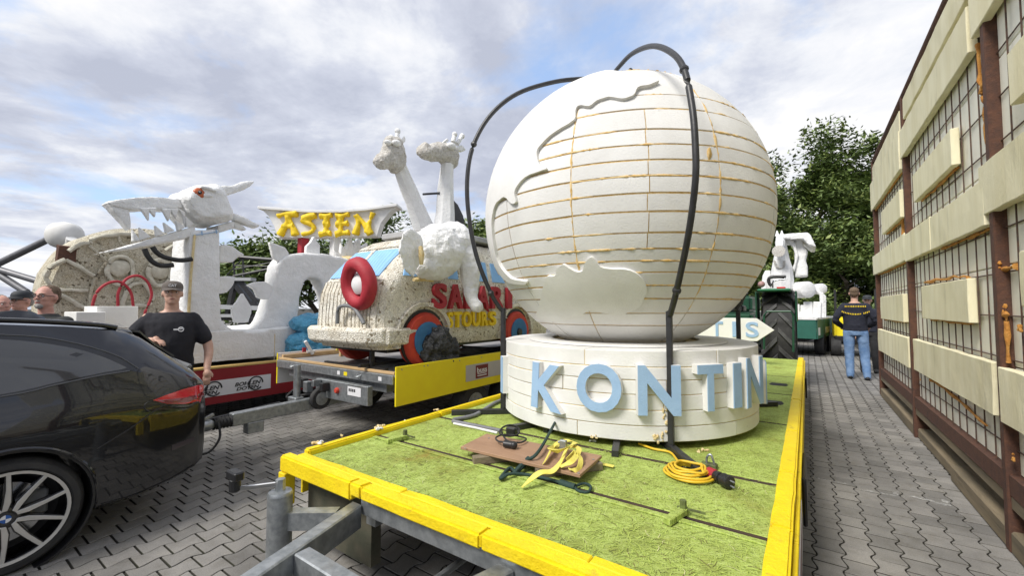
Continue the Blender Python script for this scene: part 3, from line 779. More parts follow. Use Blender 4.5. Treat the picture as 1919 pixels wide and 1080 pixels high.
for ch, x0, x1, y0, y1, tl in LET:
    a0, _ = az_px(x0, (y0 + y1) / 2); a1, _ = az_px(min(x1, 1412), (y0 + y1) / 2)
    am, zt = az_px((x0 + min(x1, 1412)) / 2, y0); _, zb = az_px((x0 + min(x1, 1412)) / 2, y1)
    w = abs(a1 - a0) * RP * .97; 
    letter(ch, am, (w, w, w, w, .075, .26)[LET.index((ch, x0, x1, y0, y1, tl))] if ch != 'I' else .08, zt - zb, (zt + zb) / 2, R(-3) if tl else 0)
aN, _ = az_px(1403, 715)
for i, ch in enumerate('ENTS'): letter(ch, aN + .36 + i * .36, .22, .29, .92)
aK, _ = az_px(1030, 720)
letter('I', aK - .62, .08, .29, .92)
# gobs of glue where the upright hoop stands
for (x, y, s) in ((1250, 800, .03), (1228, 822, .028), (1246, 775, .022), (1110, 828, .016), (1118, 829, .014), (1240, 818, .02)):
    a, z = az_px(x, y); z = max(z, ZP0 - .005)
    s *= .6; mb = MB()
    for _ in range(6): mb.sphere(cyl_pt(a + random.gauss(0, s * .6), RP + .004, max(z + random.gauss(0, s * 1.1), ZP0)), s * .5, s * .5, s * random.uniform(.4, .8), 8, 6)
    mb.build('glue_gob', pu_pale, pl, remesh=s * .16, rough=s * .12, rscale=1.2 / s)

# ------------------------------------------------------------------ globe
GR, GZ = 1.146, 2.225
GC = V((CX, CY, GZ))
gl = thing('foam_globe', 'huge white foam globe with ochre glued seams on a round plinth', 'globe', (CX, CY, ZP1))
MB().sphere(GC, GR - .0045, nu=110, nv=72).build('glue_core', pu_seam, gl, smooth=60)
def gpt(az, lat, r): return GC + V((math.cos(az) * math.cos(lat), math.sin(az) * math.cos(lat), math.sin(lat))) * r
def hit_globe(x, y, r=GR):
    d = _ray(x, y).normalized(); oc = EYE - GC; b = d.dot(oc); c = oc.dot(oc) - r * r; D = b * b - c
    t = -b - math.sqrt(max(D, 0)); p = EYE + d * t - GC
    p = p.normalized()
    return math.atan2(p.y, p.x), math.asin(max(-1, min(1, p.z)))
def unwrap(a, ref):
    while a - ref > math.pi: a -= 2 * math.pi
    while a - ref < -math.pi: a += 2 * math.pi
    return a
mer = [unwrap(hit_globe(x, 400)[0], camaz) for x in (1072, 1215, 1347)]
zs = []
for y in (183, 210, 247, 275, 303, 333, 365, 399, 438, 468, 490, 512, 535, 560, 587, 610):
    # latitude read off the seam heights near x = 1150
    zs.append(hit_globe(1150, y)[1])
zs = [R(88), R(80), R(73), R(66), R(58)] + [l for l in zs if l < R(53)] + [R(-66), R(-75)]
zs = sorted(set(zs), reverse=True)
ext = [mer[0] - 1.05, mer[0] - .5, mer[0], mer[1], mer[2], mer[2] + .55, mer[2] + 1.25, mer[2] + 2.1, mer[2] + 2.9, mer[0] - 1.05 + 2 * math.pi]
for k in range(len(zs) - 1):
    t1, t0 = zs[k], zs[k + 1]
    bnds = list(ext)
    if not 6 <= k <= 13: bnds.remove(mer[1])        # the middle joint shows only in the upper courses
    else: bnds[3] += random.uniform(-.006, .006)
    for a0, a1 in zip(bnds, bnds[1:]):
        gl_ = .0038 + random.uniform(0, .0032); ga = .003 / max(math.cos((t0 + t1) / 2), .15)
        dr = random.uniform(.0005, .004); nq = max(3, int((a1 - a0) / .07)); rings = []
        for q in range(nq + 1):
            a = a0 + ga + (a1 - a0 - 2 * ga) * q / nq
            w1 = mnoise.noise(V((a * 4, k * 3.0, 0))) * .0028; w2 = mnoise.noise(V((a * 4, (k + 1) * 3.0, 0))) * .0028
            lo = t0 + gl_ + w2; hi = t1 - gl_ + w1
            rings.append([gpt(a, lo + (hi - lo) * j / 4, GR + dr) for j in range(5)] + [gpt(a, hi, GR - .09), gpt(a, lo, GR - .09)])
        MB().loft(rings).build('foam_block', foam, gl, smooth=30)
# glue squeezed out of the seams here and there
sq = 0
for k in range(3, len(zs) - 4):
    for _ in range(6):
        a0 = random.uniform(mer[0] - .4, mer[2] + .5); l = random.uniform(.06, .35); nn = int(l / .03) + 2
        pts = [gpt(a0 + l * i / nn, zs[k] + mnoise.noise(V(((a0 + l * i / nn) * 4, k * 3.0, 0))) * .0028, GR - .002) for i in range(nn + 1)]
        MB().tube(pts, [.002] + [random.uniform(.003, .0105) for _ in pts[2:]] + [.002], 6).build('glue_squeeze', pu_seam, gl, smooth=60)
for m_, (la, lb) in ((mer[0], (-.5, .72)), (mer[2], (-.75, .75))):
    nn = 60; pts = [gpt(m_ + mnoise.noise(V((i * .5, m_, 0))) * .006, la + (lb - la) * i / nn, GR - .003) for i in range(nn + 1)]
    MB().tube(pts, [random.uniform(.003, .012) for _ in pts], 6).build('glue_seam', pu_seam, gl, smooth=60)
a, l = hit_globe(1332, 290); MB().sphere(gpt(a, l, GR - .004), .012, .03, .05, 10, 7).jitter(.012, 20).build('glue_squeeze', pu_seam, gl, smooth=60)
# raised land masses: outline (azimuth, latitude) on the sphere
TH = .026
def land(px, extra=(), step=.07, name='land_mass', m=foam):
    poly = []
    for x, y in px:
        a, l = hit_globe(x, y, GR + TH); poly.append((unwrap(a, camaz), l))
    poly += list(extra)
    # soften with extra points along the spline
    sp_ = [(p.x, p.y) for p in spline([V((p[0], p[1], 0)) for p in poly[:len(px)]], 3)]
    poly = [(a + mnoise.noise(V((a * 16, l * 16, 3))) * .008, l + mnoise.noise(V((a * 16, l * 16, 7))) * .008) for a, l in sp_] + list(extra)
    rr = lambda a, l: GR + TH + mnoise.noise(V((a * 6, l * 6, 0))) * .002
    return shell(poly, step, lambda a, l: gpt(a, l, rr(a, l)), lambda a, l: gpt(a, l, GR - .01)).build(name, m, gl, smooth=35)
W0 = camaz - 1.9
land([(1236, 150), (1216, 158), (1196, 163), (1186, 178), (1165, 184), (1140, 180), (1118, 188), (1104, 197), (1084, 197), (1078, 208), (1076, 224), (1040, 246), (1012, 272), (1005, 290), (1012, 308), (1024, 316), (992, 327), (970, 346), (964, 360), (966, 378), (958, 382), (944, 368), (934, 376), (924, 392), (921, 420), (924, 455), (932, 490), (946, 512), (962, 524), (986, 528), (980, 534), (955, 532), (938, 517)],
     [(W0, -.35), (W0, .2), (W0, .8), (W0, 1.25), (camaz - .5, 1.30)])
land([(1004, 600), (1010, 575), (1016, 545), (1022, 522), (1040, 517), (1042, 506), (1053, 496), (1066, 503), (1080, 510), (1092, 507), (1096, 492), (1108, 482), (1118, 492), (1126, 502), (1150, 503), (1182, 508), (1203, 522), (1212, 545), (1204, 568), (1190, 582), (1160, 590), (1130, 588), (1112, 583), (1096, 586), (1070, 596), (1040, 604)])

# ------------------------------------------------------------------ black hoop frame over the globe
hf = thing('hoop_frame', 'black steel hoop frame arching over the white globe with posts beside the plinth', 'frame', (CX, CY, ZD))
def hoop(az, pts, post_r, zpost, rr=.024):
    nrm = (-math.sin(az), math.cos(az), 0)
    P = [aP(x, y, GC, nrm) for x, y in pts]
    return P
rR = rL = 1.022
def az_for(px, r, lo, hi):
    best = min((abs(proj(cyl_pt(lo + (hi - lo) * i / 400, r, .9))[0] - px), lo + (hi - lo) * i / 400) for i in range(401))
    return best[1]
azR = az_for(1257, rR, camaz - .2, camaz + 1.0)
azL = az_for(943, rL, camaz - 1.35, camaz - .5)
PR = hoop(azR, [(1256, 590), (1268, 545), (1290, 440), (1303, 340), (1303, 270), (1297, 200), (1282, 130), (1258, 98), (1222, 86), (1185, 100), (1160, 125), (1143, 146)], rR, 0)
PLh = hoop(azL, [(940, 582), (920, 550), (893, 480), (878, 400), (876, 330), (888, 270), (920, 215), (970, 175), (1040, 153), (1100, 147), (1143, 146)], rL, 0)
def flatbar(P, w=.05, t=.014): return MB().tube(P, .0185, 10)
for P, r, az in ((PR, rR, azR), (PLh, rL, azL)):
    flatbar(spline(P, 6)).build('hoop', black_steel, hf, smooth=50)
    foot = cyl_pt(az, r, ZD)
    b = P[0]
    MB().beam(foot, V((foot.x, foot.y, b.z + .02)), .034, .034).build('post', black_steel, hf, bevel=.003)
    MB().beam(V((foot.x, foot.y, b.z)), b + V((0, 0, .01)), .032, .032).build('post_joint', black_steel, hf)
    q = P[len(P) // 2]
    for q in (P[1], P[len(P) // 2]): MB().sphere(q, .027, nu=8, nv=6).build('hoop_bolt', black_steel, hf)
    o1 = cyl_pt(az, r + .42, ZD + .021)
    MB().beam(cyl_pt(az, .3, ZD + .021), o1, .042, .040).build('foot_bar', black_steel, hf, bevel=.003)
# matching half hoops behind
for az, P in ((azR + math.pi, PR), (azL + math.pi, PLh)):
    Q = [V((2 * CX - p.x, 2 * CY - p.y, min(p.z, 3.36))) for p in P]
    flatbar(spline(Q, 5)).build('hoop', black_steel, hf, smooth=50)
    f = cyl_pt(az, 1.06, ZD)
    MB().beam(f, V((f.x, f.y, Q[0].z)), .034, .034).build('post', black_steel, hf)
    MB().beam(cyl_pt(az, .3, ZD + .021), cyl_pt(az, 1.4, ZD + .021), .042, .040).build('foot_bar', black_steel, hf)
for x, y in ((1155, 838), (1045, 800), (985, 798)):
    p = aZ(x, y, ZD + .02); d = (p - V((CX, CY, p.z))).normalized()
    MB().beam(p + d * .13, p - d * .5, .042, .04).build('bearer_bar', black_steel, hf, bevel=.003)
# ------------------------------------------------------------------ things lying on the green deck
Z0 = ZD + .004
board_m = mat('brown_plywood', (.36, .22, .135), (.29, .17, .10), 7, .7, bump=.25, bscale=50, stretch=(.3, 1, 1), c3=(.38, .25, .17), s3=4)
bo = thing('plywood_board', 'brown plywood board lying on battens in front of the globe', 'board', aZ(1000, 860, ZD))
c4 = [aZ(863, 843, ZD + .045), aZ(912, 818, ZD + .045), aZ(1128, 860, ZD + .045), aZ(1087, 897, ZD + .045)]
MB().prism(c4, (0, 0, .017)).build('panel', board_m, bo, bevel=.002)
for x, y in ((872, 841), (1112, 862), (1084, 888), (916, 822)):
    p = aZ(x, y, ZD + .0625); MB().cyl(p, p + V((0, 0, .002)), .006, 8).build('screw', galv, bo)
for (x, y) in ((910, 862), (1030, 885)):
    p = aZ(x, y, ZD + .022); MB().beam(p + V((-.05, -.05, 0)), p + V((.18, .24, 0)), .05, .042).build('batten', timber, bo, bevel=.003)
strap_m = mat('yellow_webbing', (.80, .70, .16), (.72, .60, .10), 18, .75, bump=.3, bscale=200)
def ribbon(pts, w, name, m, parent, side=(0, 0, 1), th=.003):
    P = spline(pts, 6); mb = MB(); rings = []
    for i, p in enumerate(P):
        d = (P[min(i + 1, len(P) - 1)] - P[max(i - 1, 0)]).normalized()
        k = V(side) if not callable(side) else V(side(i / (len(P) - 1)))
        s = d.cross(k)
        if s.length < .05: s = d.cross(V((0.3, 1, 0)))
        s = s.normalized() * w / 2; u = s.cross(d).normalized() * th
        rings.append([p - s, p + s, p + s + u, p - s + u])
    return mb.loft(rings).build(name, m, parent, smooth=40)
sw = thing('lashing_strap', 'pale yellow lashing strap heaped on the brown plywood board', 'strap', aZ(1050, 860, ZD))
zb = ZD + .066
def D(x, y, h=0): return aZ(x, y, zb) + V((0, 0, h))
ribbon([D(978, 893, -.055), D(1010, 888, .0), D(1035, 884, .0), D(1052, 872, .02), D(1065, 850, .03), D(1085, 858, .045), D(1072, 876, .03), D(1050, 880, .01)], .028, 'webbing', strap_m, sw, lambda t: (math.sin(t * 9) * .7, math.cos(t * 7) * .5, 1))
ribbon([D(1045, 835, .0), D(1038, 850, .03), D(1030, 862, .05), D(1050, 868, .06), D(1078, 848, .05), D(1060, 838, .03), D(1040, 846, .03), D(1020, 872, .01)], .028, 'webbing', strap_m, sw, lambda t: (math.sin(t * 11) * .8, math.sin(t * 5), .8))
ribbon([D(1045, 826, -.05), D(1070, 838, -.05), D(1100, 847, -.05), D(1150, 856, -.055)], .028, 'webbing', strap_m, sw)
ribbon([D(1062, 872, .02), D(1078, 866, .05), D(1088, 870, .02), D(1082, 882, .0), D(1066, 884, .01)], .028, 'webbing', strap_m, sw, lambda t: (1, math.sin(t * 8), .4))
MB().box(D(1052, 847, .02), D(1060, 852, .07)).cyl(D(1046, 846, .05), D(1062, 850, .055), .008, 8).build('ratchet', galv, sw, bevel=.003)
rope_m = mat('dark_green_sling', (.012, .035, .03), (.02, .05, .042), 30, .7, bump=.5, bscale=150)
s1 = thing('rope_sling', 'dark green rope sling with eye leaning from the deck to the plinth', 'sling', aZ(960, 885, ZD))
e1 = aZ(1062, 806, ZD) + V((-.02, -.1, .10))
MB().tube(spline([aZ(963, 888, Z0 + .01), aZ(985, 865, Z0 + .05), aZ(1010, 846, Z0 + .09), e1], 6), .009, 8).build('rope', rope_m, s1, smooth=50)
MB().tube([aZ(968, 884, Z0 + .012), aZ(992, 860, Z0 + .055)], .016, 8).build('splice', rope_m, s1, smooth=50)
lp = spline([aZ(966, 886, Z0 + .01), aZ(955, 878, Z0 + .012), aZ(938, 897, Z0 + .012), aZ(948, 892, Z0 + .02)], 5)
MB().tube(lp, .009, 8).build('eye', rope_m, s1, smooth=50)
MB().sphere(e1, .018, nu=10, nv=8).build('end_hook', galv, s1)
s2 = thing('eyelet_sling', 'dark green wire sling with looped eye lying along the deck joint', 'sling', aZ(1040, 895, ZD))
MB().tube(spline([aZ(936, 898, Z0 + .008), aZ(955, 889, Z0 + .02), aZ(985, 890, Z0 + .012), aZ(1020, 897, Z0 + .01), aZ(1050, 905, Z0 + .01), aZ(1072, 912, Z0 + .01)], 6), .0085, 8).build('rope', rope_m, s2, smooth=50)
MB().tube([aZ(1050, 905, Z0 + .012), aZ(1078, 914, Z0 + .012)], .016, 10).build('ferrule', rope_m, s2, smooth=50)
MB().tube(spline([aZ(1078, 913, Z0 + .01), aZ(1095, 907, Z0 + .01), aZ(1107, 913, Z0 + .01), aZ(1102, 923, Z0 + .01), aZ(1085, 921, Z0 + .01)], 6, True), .007, 8, closed=True).build('eye', rope_m, s2, smooth=50)
# black cable with plug on the board
kb = thing('black_cable', 'thin black cable with plug looped on the plywood board', 'cable', aZ(950, 820, ZD))
pts = [aZ(x, y, ZD + .07 + h) for x, y, h in ((958, 830, .02), (935, 828, .02), (930, 820, .02), (950, 815, .03), (985, 822, .01), (975, 830, .01), (950, 826, .03), (940, 805, .06), (955, 797, .08), (972, 803, .06), (970, 815, .03), (950, 818, .04), (936, 812, .06), (945, 800, .08), (965, 800, .06), (972, 812, .03))]
MB().tube(spline(pts, 6), .0052, 7).build('lead', black_rubber, kb, smooth=60)
p = aZ(953, 834, ZD + .085); MB().cyl(p + V((-.03, 0, 0)), p + V((.03, .01, 0)), .02, 12).sphere(p + V((.03, .01, 0)), .022, nu=10, nv=6).build('plug', black_plastic, kb, smooth=50)
p = aZ(960, 812, ZD + .06); MB().box(p + V((-.04, -.02, -.01)), p + V((.03, .03, .035))).build('socket', black_plastic, kb, bevel=.006)
# coiled yellow lead with heavy plug
ye = mat('yellow_cable', (.74, .48, .03), (.66, .41, .02), 20, .5)
yk = thing('yellow_cable', 'coiled yellow extension lead with heavy black plug on the green deck', 'cable', aZ(1290, 893, ZD))
cc = aZ(1291, 893, Z0); pts = [aZ(1197, 832, Z0 + .01), aZ(1225, 842, Z0 + .01), aZ(1255, 848, Z0 + .01), aZ(1268, 862, Z0 + .01), aZ(1275, 872, Z0 + .012)]
for i in range(44):
    a = 2.2 + i * 2 * math.pi / 9; rr = .118 - .0012 * i + random.uniform(-.012, .012)
    pts.append(cc + V((math.cos(a) * rr * 1.05, math.sin(a) * rr * .95, .008 + .0011 * i + random.uniform(0, .004))))
pts += [aZ(1318, 885, Z0 + .05), aZ(1326, 884, Z0 + .04)]
MB().tube(spline(pts, 4), .0068, 7).build('lead', ye, yk, smooth=60)
a = aZ(1326, 884, Z0 + .03); b = aZ(1368, 906, Z0 + .03); d = (b - a).normalized(); L_ = (b - a).length
MB().lathe([(.012, 0), (.026, .01), (.028, .05), (.022, .055)], a, d, 14).build('collar', red_paint, yk, smooth=40)
MB().lathe([(.02, .05), (.026, .06), (.027, L_ * .6), (.021, L_ * .62), (.021, L_ * .7), (.032, L_ * .72), (.032, L_), (.026, L_ + .004)], a, d, 16).build('plug', black_plastic, yk, smooth=40)
for k in (-1, 1): MB().cyl(b + d * .0 + V((0, 0, .012 * k)), b + d * .03 + V((0, 0, .012 * k)), .004, 6).build('pin', galv, yk)
# grey pipe lagging pieces left of the plinth
hose = mat('grey_pipe_lagging', (.22, .22, .24), (.17, .17, .18), 8, .8, bump=.3)
pz = thing('grey_hose', 'grey foam pipe lagging curling away from the left post', 'hose', aZ(880, 780, ZD))
MB().tube(spline([aZ(850, 787, Z0 + .014), aZ(885, 780, Z0 + .014), aZ(905, 770, Z0 + .014), aZ(925, 757, Z0 + .014), aZ(945, 748, Z0 + .014)], 5), .016, 8).build('sleeve', hose, pz, smooth=50)
pz = thing('split_pipe_lagging', 'grey and white split lagging strip beside the black cable', 'hose', aZ(900, 800, ZD))
MB().tube([aZ(848, 790, Z0 + .012), aZ(890, 798, Z0 + .012), aZ(940, 808, Z0 + .012)], .013, 8).build('sleeve', hose, pz, smooth=50)
MB().tube([aZ(850, 794, Z0 + .008), aZ(890, 802, Z0 + .008), aZ(932, 812, Z0 + .008)], .008, 6).jitter(.004, 20).build('foam_lining', foam, pz)
# small iron lashing clamp near the lead
cl = thing('lashing_clamp', 'small green iron clamp at the end of the foot bar', 'clamp', aZ(1327, 872, ZD))
p = aZ(1325, 876, Z0)
MB().tube(spline([p, p + V((0, .0, .05)), p + V((.02, 0, .07)), p + V((.035, 0, .03)), p + V((.04, 0, .0))], 4), .006, 6).build('shackle', galv, cl, smooth=50)
MB().box(p + V((-.03, -.02, 0)), p + V((.05, .03, .022))).build('block', MATS['grubby_green_steel'], cl, bevel=.004)
# crumbs of foam along the left edge and below the plinth
CL = ['larger pale foam scrap on the yellow rim nearest the front left corner', 'smaller white foam scrap on the rim next to the front left corner', 'middle pale foam scrap on the left rim beside the first deck joint', 'white foam scrap on the left rim just above the first deck joint', 'small pale foam scrap on the left rim beyond the first deck joint', 'pale foam scrap at the left end of the second deck joint', 'yellowish foam scrap tucked under the front of the plinth', 'larger pale scrap on the deck right of the black foot bar', 'tiny pale scrap on the deck right of the black foot bar', 'tiny white scrap on the deck between both joints on the left', 'tiny pale scrap midway along the left yellow rim']
for i, (x, y, s) in enumerate(((596, 834, .016), (590, 832, .012), (705, 803, .017), (712, 806, .014), (718, 800, .012), (817, 770, .013), (1110, 829, .012), (1322, 846, .012), (1310, 848, .008), (760, 790, .008), (640, 818, .008))):
    p = aZ(x, y, ZD if x > 740 else ZR); p.z += s * .5
    mb = MB()
    for q in range(5): mb.sphere(p + V((random.gauss(0, s * .8), random.gauss(0, s * .8), 0)), s * random.uniform(.5, .9), nu=8, nv=5)
    tag(mb.jitter(s * .4, 60, i).build('foam_crumb', pu_pale if i % 3 else foam, None, smooth=50), CL[i], 'foam scrap', 'foam scraps on the green trailer')
# ------------------------------------------------------------------ arrow sign behind the plinth
ar = thing('arrow_sign', 'white arrow signboard with pale blue letters behind the plinth', 'sign', aY(1400, 660, 7.2))
py = 7.3
P = [aY(x, y, py) for x, y in ((1290, 596), (1419, 596), (1451, 617), (1417, 637), (1290, 660))]
zt = aY(1419, 597, py).z; zbm = aY(1417, 640, py).z; xs_ = aY(1418, 610, py).x; xt = aY(1451, 617, py).x
poly = [V((xs_ - 1.5, py, zt)), V((xs_, py, zt)), V((xt, py, (zt + zbm) / 2)), V((xs_, py, zbm)), V((xs_ - 1.5, py, zbm))]
MB().prism(poly, (0, .05, 0)).build('board', foam, ar, bevel=.003)
h_ = zt - zbm
for i, ch in enumerate('SIT'):
    text_on(ch, (xs_ - .06 - i * .24, py - .001, (zt + zbm) / 2), (1, 0, 0), (0, 0, 1), .05 if ch == 'I' else .17, h_ * .68, .01, .02).build('letter', letter_blue, ar)
for dx in (-.3, -1.2): MB().box((xs_ + dx - .02, py + .052, ZD), (xs_ + dx + .02, py + .09, zt)).build('support', timber, ar)
# ------------------------------------------------------------------ second trailer (towed by the dark estate car)
TX = -4.44; T2R = -3.30; T2L = 2 * TX - T2R
t2 = thing('car_trailer', 'galvanised car trailer with yellow side board carrying the safari van', 'trailer', (TX, 4.0, 0))
YT0, YT1 = 2.78, 7.6; ZT = 0.80
b2 = MB().box((T2R - .018, YT0, .49), (T2R, YT1, .875)).build('side_board', yellow_ply, t2, bevel=.003)
for y in (2.85, 3.15, 3.2, 3.7, 4.1): MB().cyl((T2R, y, .845), (T2R + .003, y, .845), .008, 8).build('screw', galv, b2)
pa = aX(873, 690, T2R); pb = aX(935, 703, T2R)
MB().box((T2R + .001, pa.y, .585), (T2R + .004, pb.y + .1, .775)).build('logo_panel', print_grey, b2)
la = aX(891, 690, T2R); lb = aX(914, 690, T2R)
MB().box((T2R + .005, la.y, .60), (T2R + .0065, lb.y, .755)).build('logo_field', print_maroon, b2)
text_on('buss', (T2R + .007, (la.y + lb.y) / 2, .695), (0, 1, 0), (0, 0, 1), (lb.y - la.y) * .8, .065, .001, .02).build('logo_text', print_white, b2)
for z, w in ((.652, .004), (.628, .006)): MB().box((T2R + .007, la.y + .03, z - w), (T2R + .008, lb.y - .03, z + w)).build('logo_line', print_white, b2)
MB().box((T2L, YT0, .49), (T2L + .018, YT1, .875)).build('side_board', white_paint, t2, bevel=.003)
MB().box((T2L - .003, YT0 - .004, .49), (T2L + .02, YT0 - .001, .875)).build('board_edge', yellow_ply, t2)
deckg = mat('grey_phenolic_deck', (.27, .26, .25), (.21, .2, .19), 4, .5, bump=.1, c3=(.36, .33, .3), s3=3)
MB().box((T2L + .02, YT0 + .005, ZT - .03), (T2R - .02, YT1, ZT - .005)).build('deck', deckg, t2)
MB().box((T2L + .03, YT0 - .02, .70), (T2R - .03, YT0 + .003, .79)).build('front_sill', galv, t2, bevel=.004)
MB().box((T2L + .03, YT0 + .0, ZT - .004), (T2R - .03, YT0 + .035, ZT + .022)).build('edge_batten', timber_new, t2, bevel=.003)
MB().box((T2L + .03, YT0 + .04, ZT - .004), (T2L + .07, YT1, ZT + .05)).build('edge_batten', timber_new, t2, bevel=.003)
MB().box((TX - .1, YT0 - .09, .47), (T2R - .32, YT0 - .022, .665)).build('toolbox', galv, t2, bevel=.006)
MB().box((TX + .5, YT0 - .094, .55), (TX + .72, YT0 - .091, .64)).build('type_plate', print_white, t2)
for i in range(4): MB().box((TX + .52 + i * .03, YT0 - .096, .59), (TX + .54 + i * .03, YT0 - .0945, .62)).build('plate_print', print_black, t2)
for x, w in ((TX + .2, .05), (TX + .32, .06), (TX + .9, .05)): MB().box((x, YT0 - .0225, .725), (x + w, YT0 - .0205, .765)).build('sticker', print_white if w < .06 else yellow_ply, t2)
for x in (TX - .75, TX + .55): MB().tube(spline([(x, YT0 - .02, .755), (x + .02, YT0 - .05, .74), (x + .05, YT0 - .05, .74), (x + .07, YT0 - .02, .755)], 4), .008, 6).build('lashing_eye', galv, t2, smooth=50)
MB().lathe([(.0, 0), (.03, 0), (.032, .012), (.022, .03), (.0, .032)], (TX + .32, YT0 - .09, .575), (0, -1, 0), 14).build('red_knob', orange_red, t2, smooth=50)
for i, (x, z, s) in enumerate(((TX - .3, .60, .05), (TX - .22, .57, .06), (TX + .12, .60, .045), (TX - .02, .63, .035))): MB().box((x, YT0 - .16 - .01 * i, z - s), (x + s * 1.3, YT0 - .092, z + s)).build('valve_block', galv if i % 2 else black_plastic, t2, bevel=.006)
MB().tube(spline([(TX - .28, YT0 - .12, .60), (TX - .36, YT0 - .2, .52), (TX - .30, YT0 - .3, .46), (TX - .1, YT0 - .2, .5), (TX + .1, YT0 - .15, .52)], 5), .014, 7).build('brake_hose', black_rubber, t2, smooth=50)
# drawbar with coupling
hz_ = 0.40
MB().beam((TX, 1.80, .41), (TX, 3.3, .43), .085, .12).build('drawbar', galv, t2, bevel=.008)
MB().tube([(TX - .14, 1.7, .40), (TX - .16, 3.0, .41)], .015, 8).build('hand_brake_lever', galv, t2, smooth=50)
MB().tube([(TX - .10, 1.55, .415), (TX - .10, 2.3, .46)], .018, 8).build('cover_tube', black_plastic, t2, smooth=50)
rings = []
bel = MB()
for i in range(11):
    r = .042 if i % 2 else .055
    rings.append(bel.ring(V((TX, 1.80 - i * .014, .40)), (0, 1, 0), r, 14))
bel.loft(rings).build('rubber_bellows', black_rubber, t2, smooth=60)
MB().lathe([(.02, 0), (.045, .0), (.05, .05), (.05, .1), (.03, .14)], (TX, 1.53, .40), (0, 1, 0), 14).sphere((TX, 1.53, .385), .048, nu=12, nv=8).beam((TX, 1.54, .44), (TX, 1.66, .49), .03, .02).build('coupling_head', galv, t2, smooth=40)
MB().box((TX - .05, 1.93, .25), (TX + .05, 2.08, .355)).build('drawbar_bracket', galv, t2, bevel=.005)
MB().tube(spline([(TX + .06, 1.68, .42), (TX + .14, 1.66, .30), (TX + .14, 1.58, .2), (TX + .14, 1.46, .22), (TX + .2, 1.34, .34)], 6), .010, 8).build('socket_lead', black_rubber, t2, smooth=50)
# jockey post and wheel
jx, jy = TX - .05, 2.12
jp = aX(557, 700, TX - .08)
MB().cyl((jp.x, jp.y, .42), (jp.x, jp.y, .84), .035, 16).build('jockey_post', galv, t2, smooth=40)
MB().box((jp.x - .09, jp.y - .05, .40), (jp.x + .06, jp.y + .05, .50)).build('jockey_clamp', galv, t2, bevel=.008)
jw = aX(596, 760, TX + .06)
w = MB().lathe([(.05, -.03), (.105, -.03), (.115, -.02), (.115, .02), (.105, .03), (.05, .03)], (TX + .07, jw.y + .02, .47), (1, 0, 0), 22).build('jockey_wheel', black_rubber, t2, smooth=40)
MB().lathe([(.01, -.034), (.07, -.032), (.075, .0), (.07, .034), (.01, .036)], (TX + .07, jw.y + .02, .47), (1, 0, 0), 18).build('hub', galv, w, smooth=40)
MB().beam((TX + .07, jw.y + .02, .47), (jp.x, jp.y, .44), .03, .05).build('jockey_arm', galv, t2)
for y in (4.05, 4.78):
    for x in (T2L + .05, T2R - .23):
        w = MB().lathe([(.1, 0), (.25, .0), (.27, .03), (.27, .15), (.25, .18), (.1, .18)], (x, y, .27), (1, 0, 0), 26).build('wheel', black_rubber, t2, smooth=40)
        MB().lathe([(.01, -.003), (.15, -.003), (.16, .02), (.13, .16), (.15, .183), (.01, .183)], (x, y, .27), (1, 0, 0), 20).build('rim', galv, w, smooth=40)
MB().box((T2L + .2, YT0 + .05, .60), (T2R - .2, YT1 - .1, .70)).build('chassis', galv, t2)

# ------------------------------------------------------------------ safari van float
VX0, VX1 = -4.70, -3.50              # left and right sides
VXC = (VX0 + VX1) / 2
van = thing('safari_van', 'chunky cream mosaic foam van with red and yellow lettering on the trailer', 'float', (VXC, 4.2, ZT))
frontp = aX(722, 640, VX1)
VYF = frontp.y; VYR = VYF + 3.35
LV = [  # z, front y, rear y, half width, corner radius
    (1.02, VYF - .02, VYR, .72, .16), (1.12, VYF - .06, VYR, .76, .18), (1.30, VYF - .07, VYR + .02, .765, .2), (1.60, VYF - .05, VYR + .02, .765, .22), (1.74, VYF + .00, VYR + .01, .755, .24),
    (1.80, VYF + .05, VYR, .745, .25), (1.98, VYF + .20, VYR - .03, .70, .27), (2.14, VYF + .35, VYR - .07, .655, .3), (2.24, VYF + .52, VYR - .15, .60, .32), (2.30, VYF + .75, VYR - .3, .50, .3), (2.33, VYF + 1.1, VYR - .6, .32, .25)]
LV = [(a, b, c, d * .785, e * .8) for a, b, c, d, e in LV]
def vparam(z):
    for a, b in zip(LV, LV[1:]):
        if a[0] <= z <= b[0]:
            t = (z - a[0]) / (b[0] - a[0]); return [x + (y - x) * t for x, y in zip(a, b)]
    return list(LV[0] if z < LV[0][0] else LV[-1])
def vring(z, off=0.0, n=56):
    _, yf, yr, hw, cr = vparam(z); yf -= off; yr += off; hw += off
    pts = []
    def corner(cx, cy, a0):
        for i in range(7):
            a = a0 + (math.pi / 2) * i / 6; pts.append(V((cx + cr * math.cos(a), cy + cr * math.sin(a), z)))
    corner(VXC + hw - cr, yr - cr, 0); corner(VXC - hw + cr, yr - cr, math.pi / 2)
    corner(VXC - hw + cr, yf + cr, math.pi); corner(VXC + hw - cr, yf + cr, 1.5 * math.pi)
    return pts
def vside(y, z, off=.0):           # right flank point
    _, yf, yr, hw, cr = vparam(z)
    x = VXC + hw
    if y < yf + cr:
        k = min(1, (yf + cr - y) / cr); x = VXC + hw - cr + cr * math.sqrt(max(0, 1 - k * k))
    return V((x + off, y, z))
def vfront(x, z, off=.0):          # front face point
    _, yf, yr, hw, cr = vparam(z); dx = abs(x - VXC); y = yf
    if dx > hw - cr:
        k = min(1, (dx - hw + cr) / cr); y = yf + cr - cr * math.sqrt(max(0, 1 - k * k))
    return V((x, y - off, z))
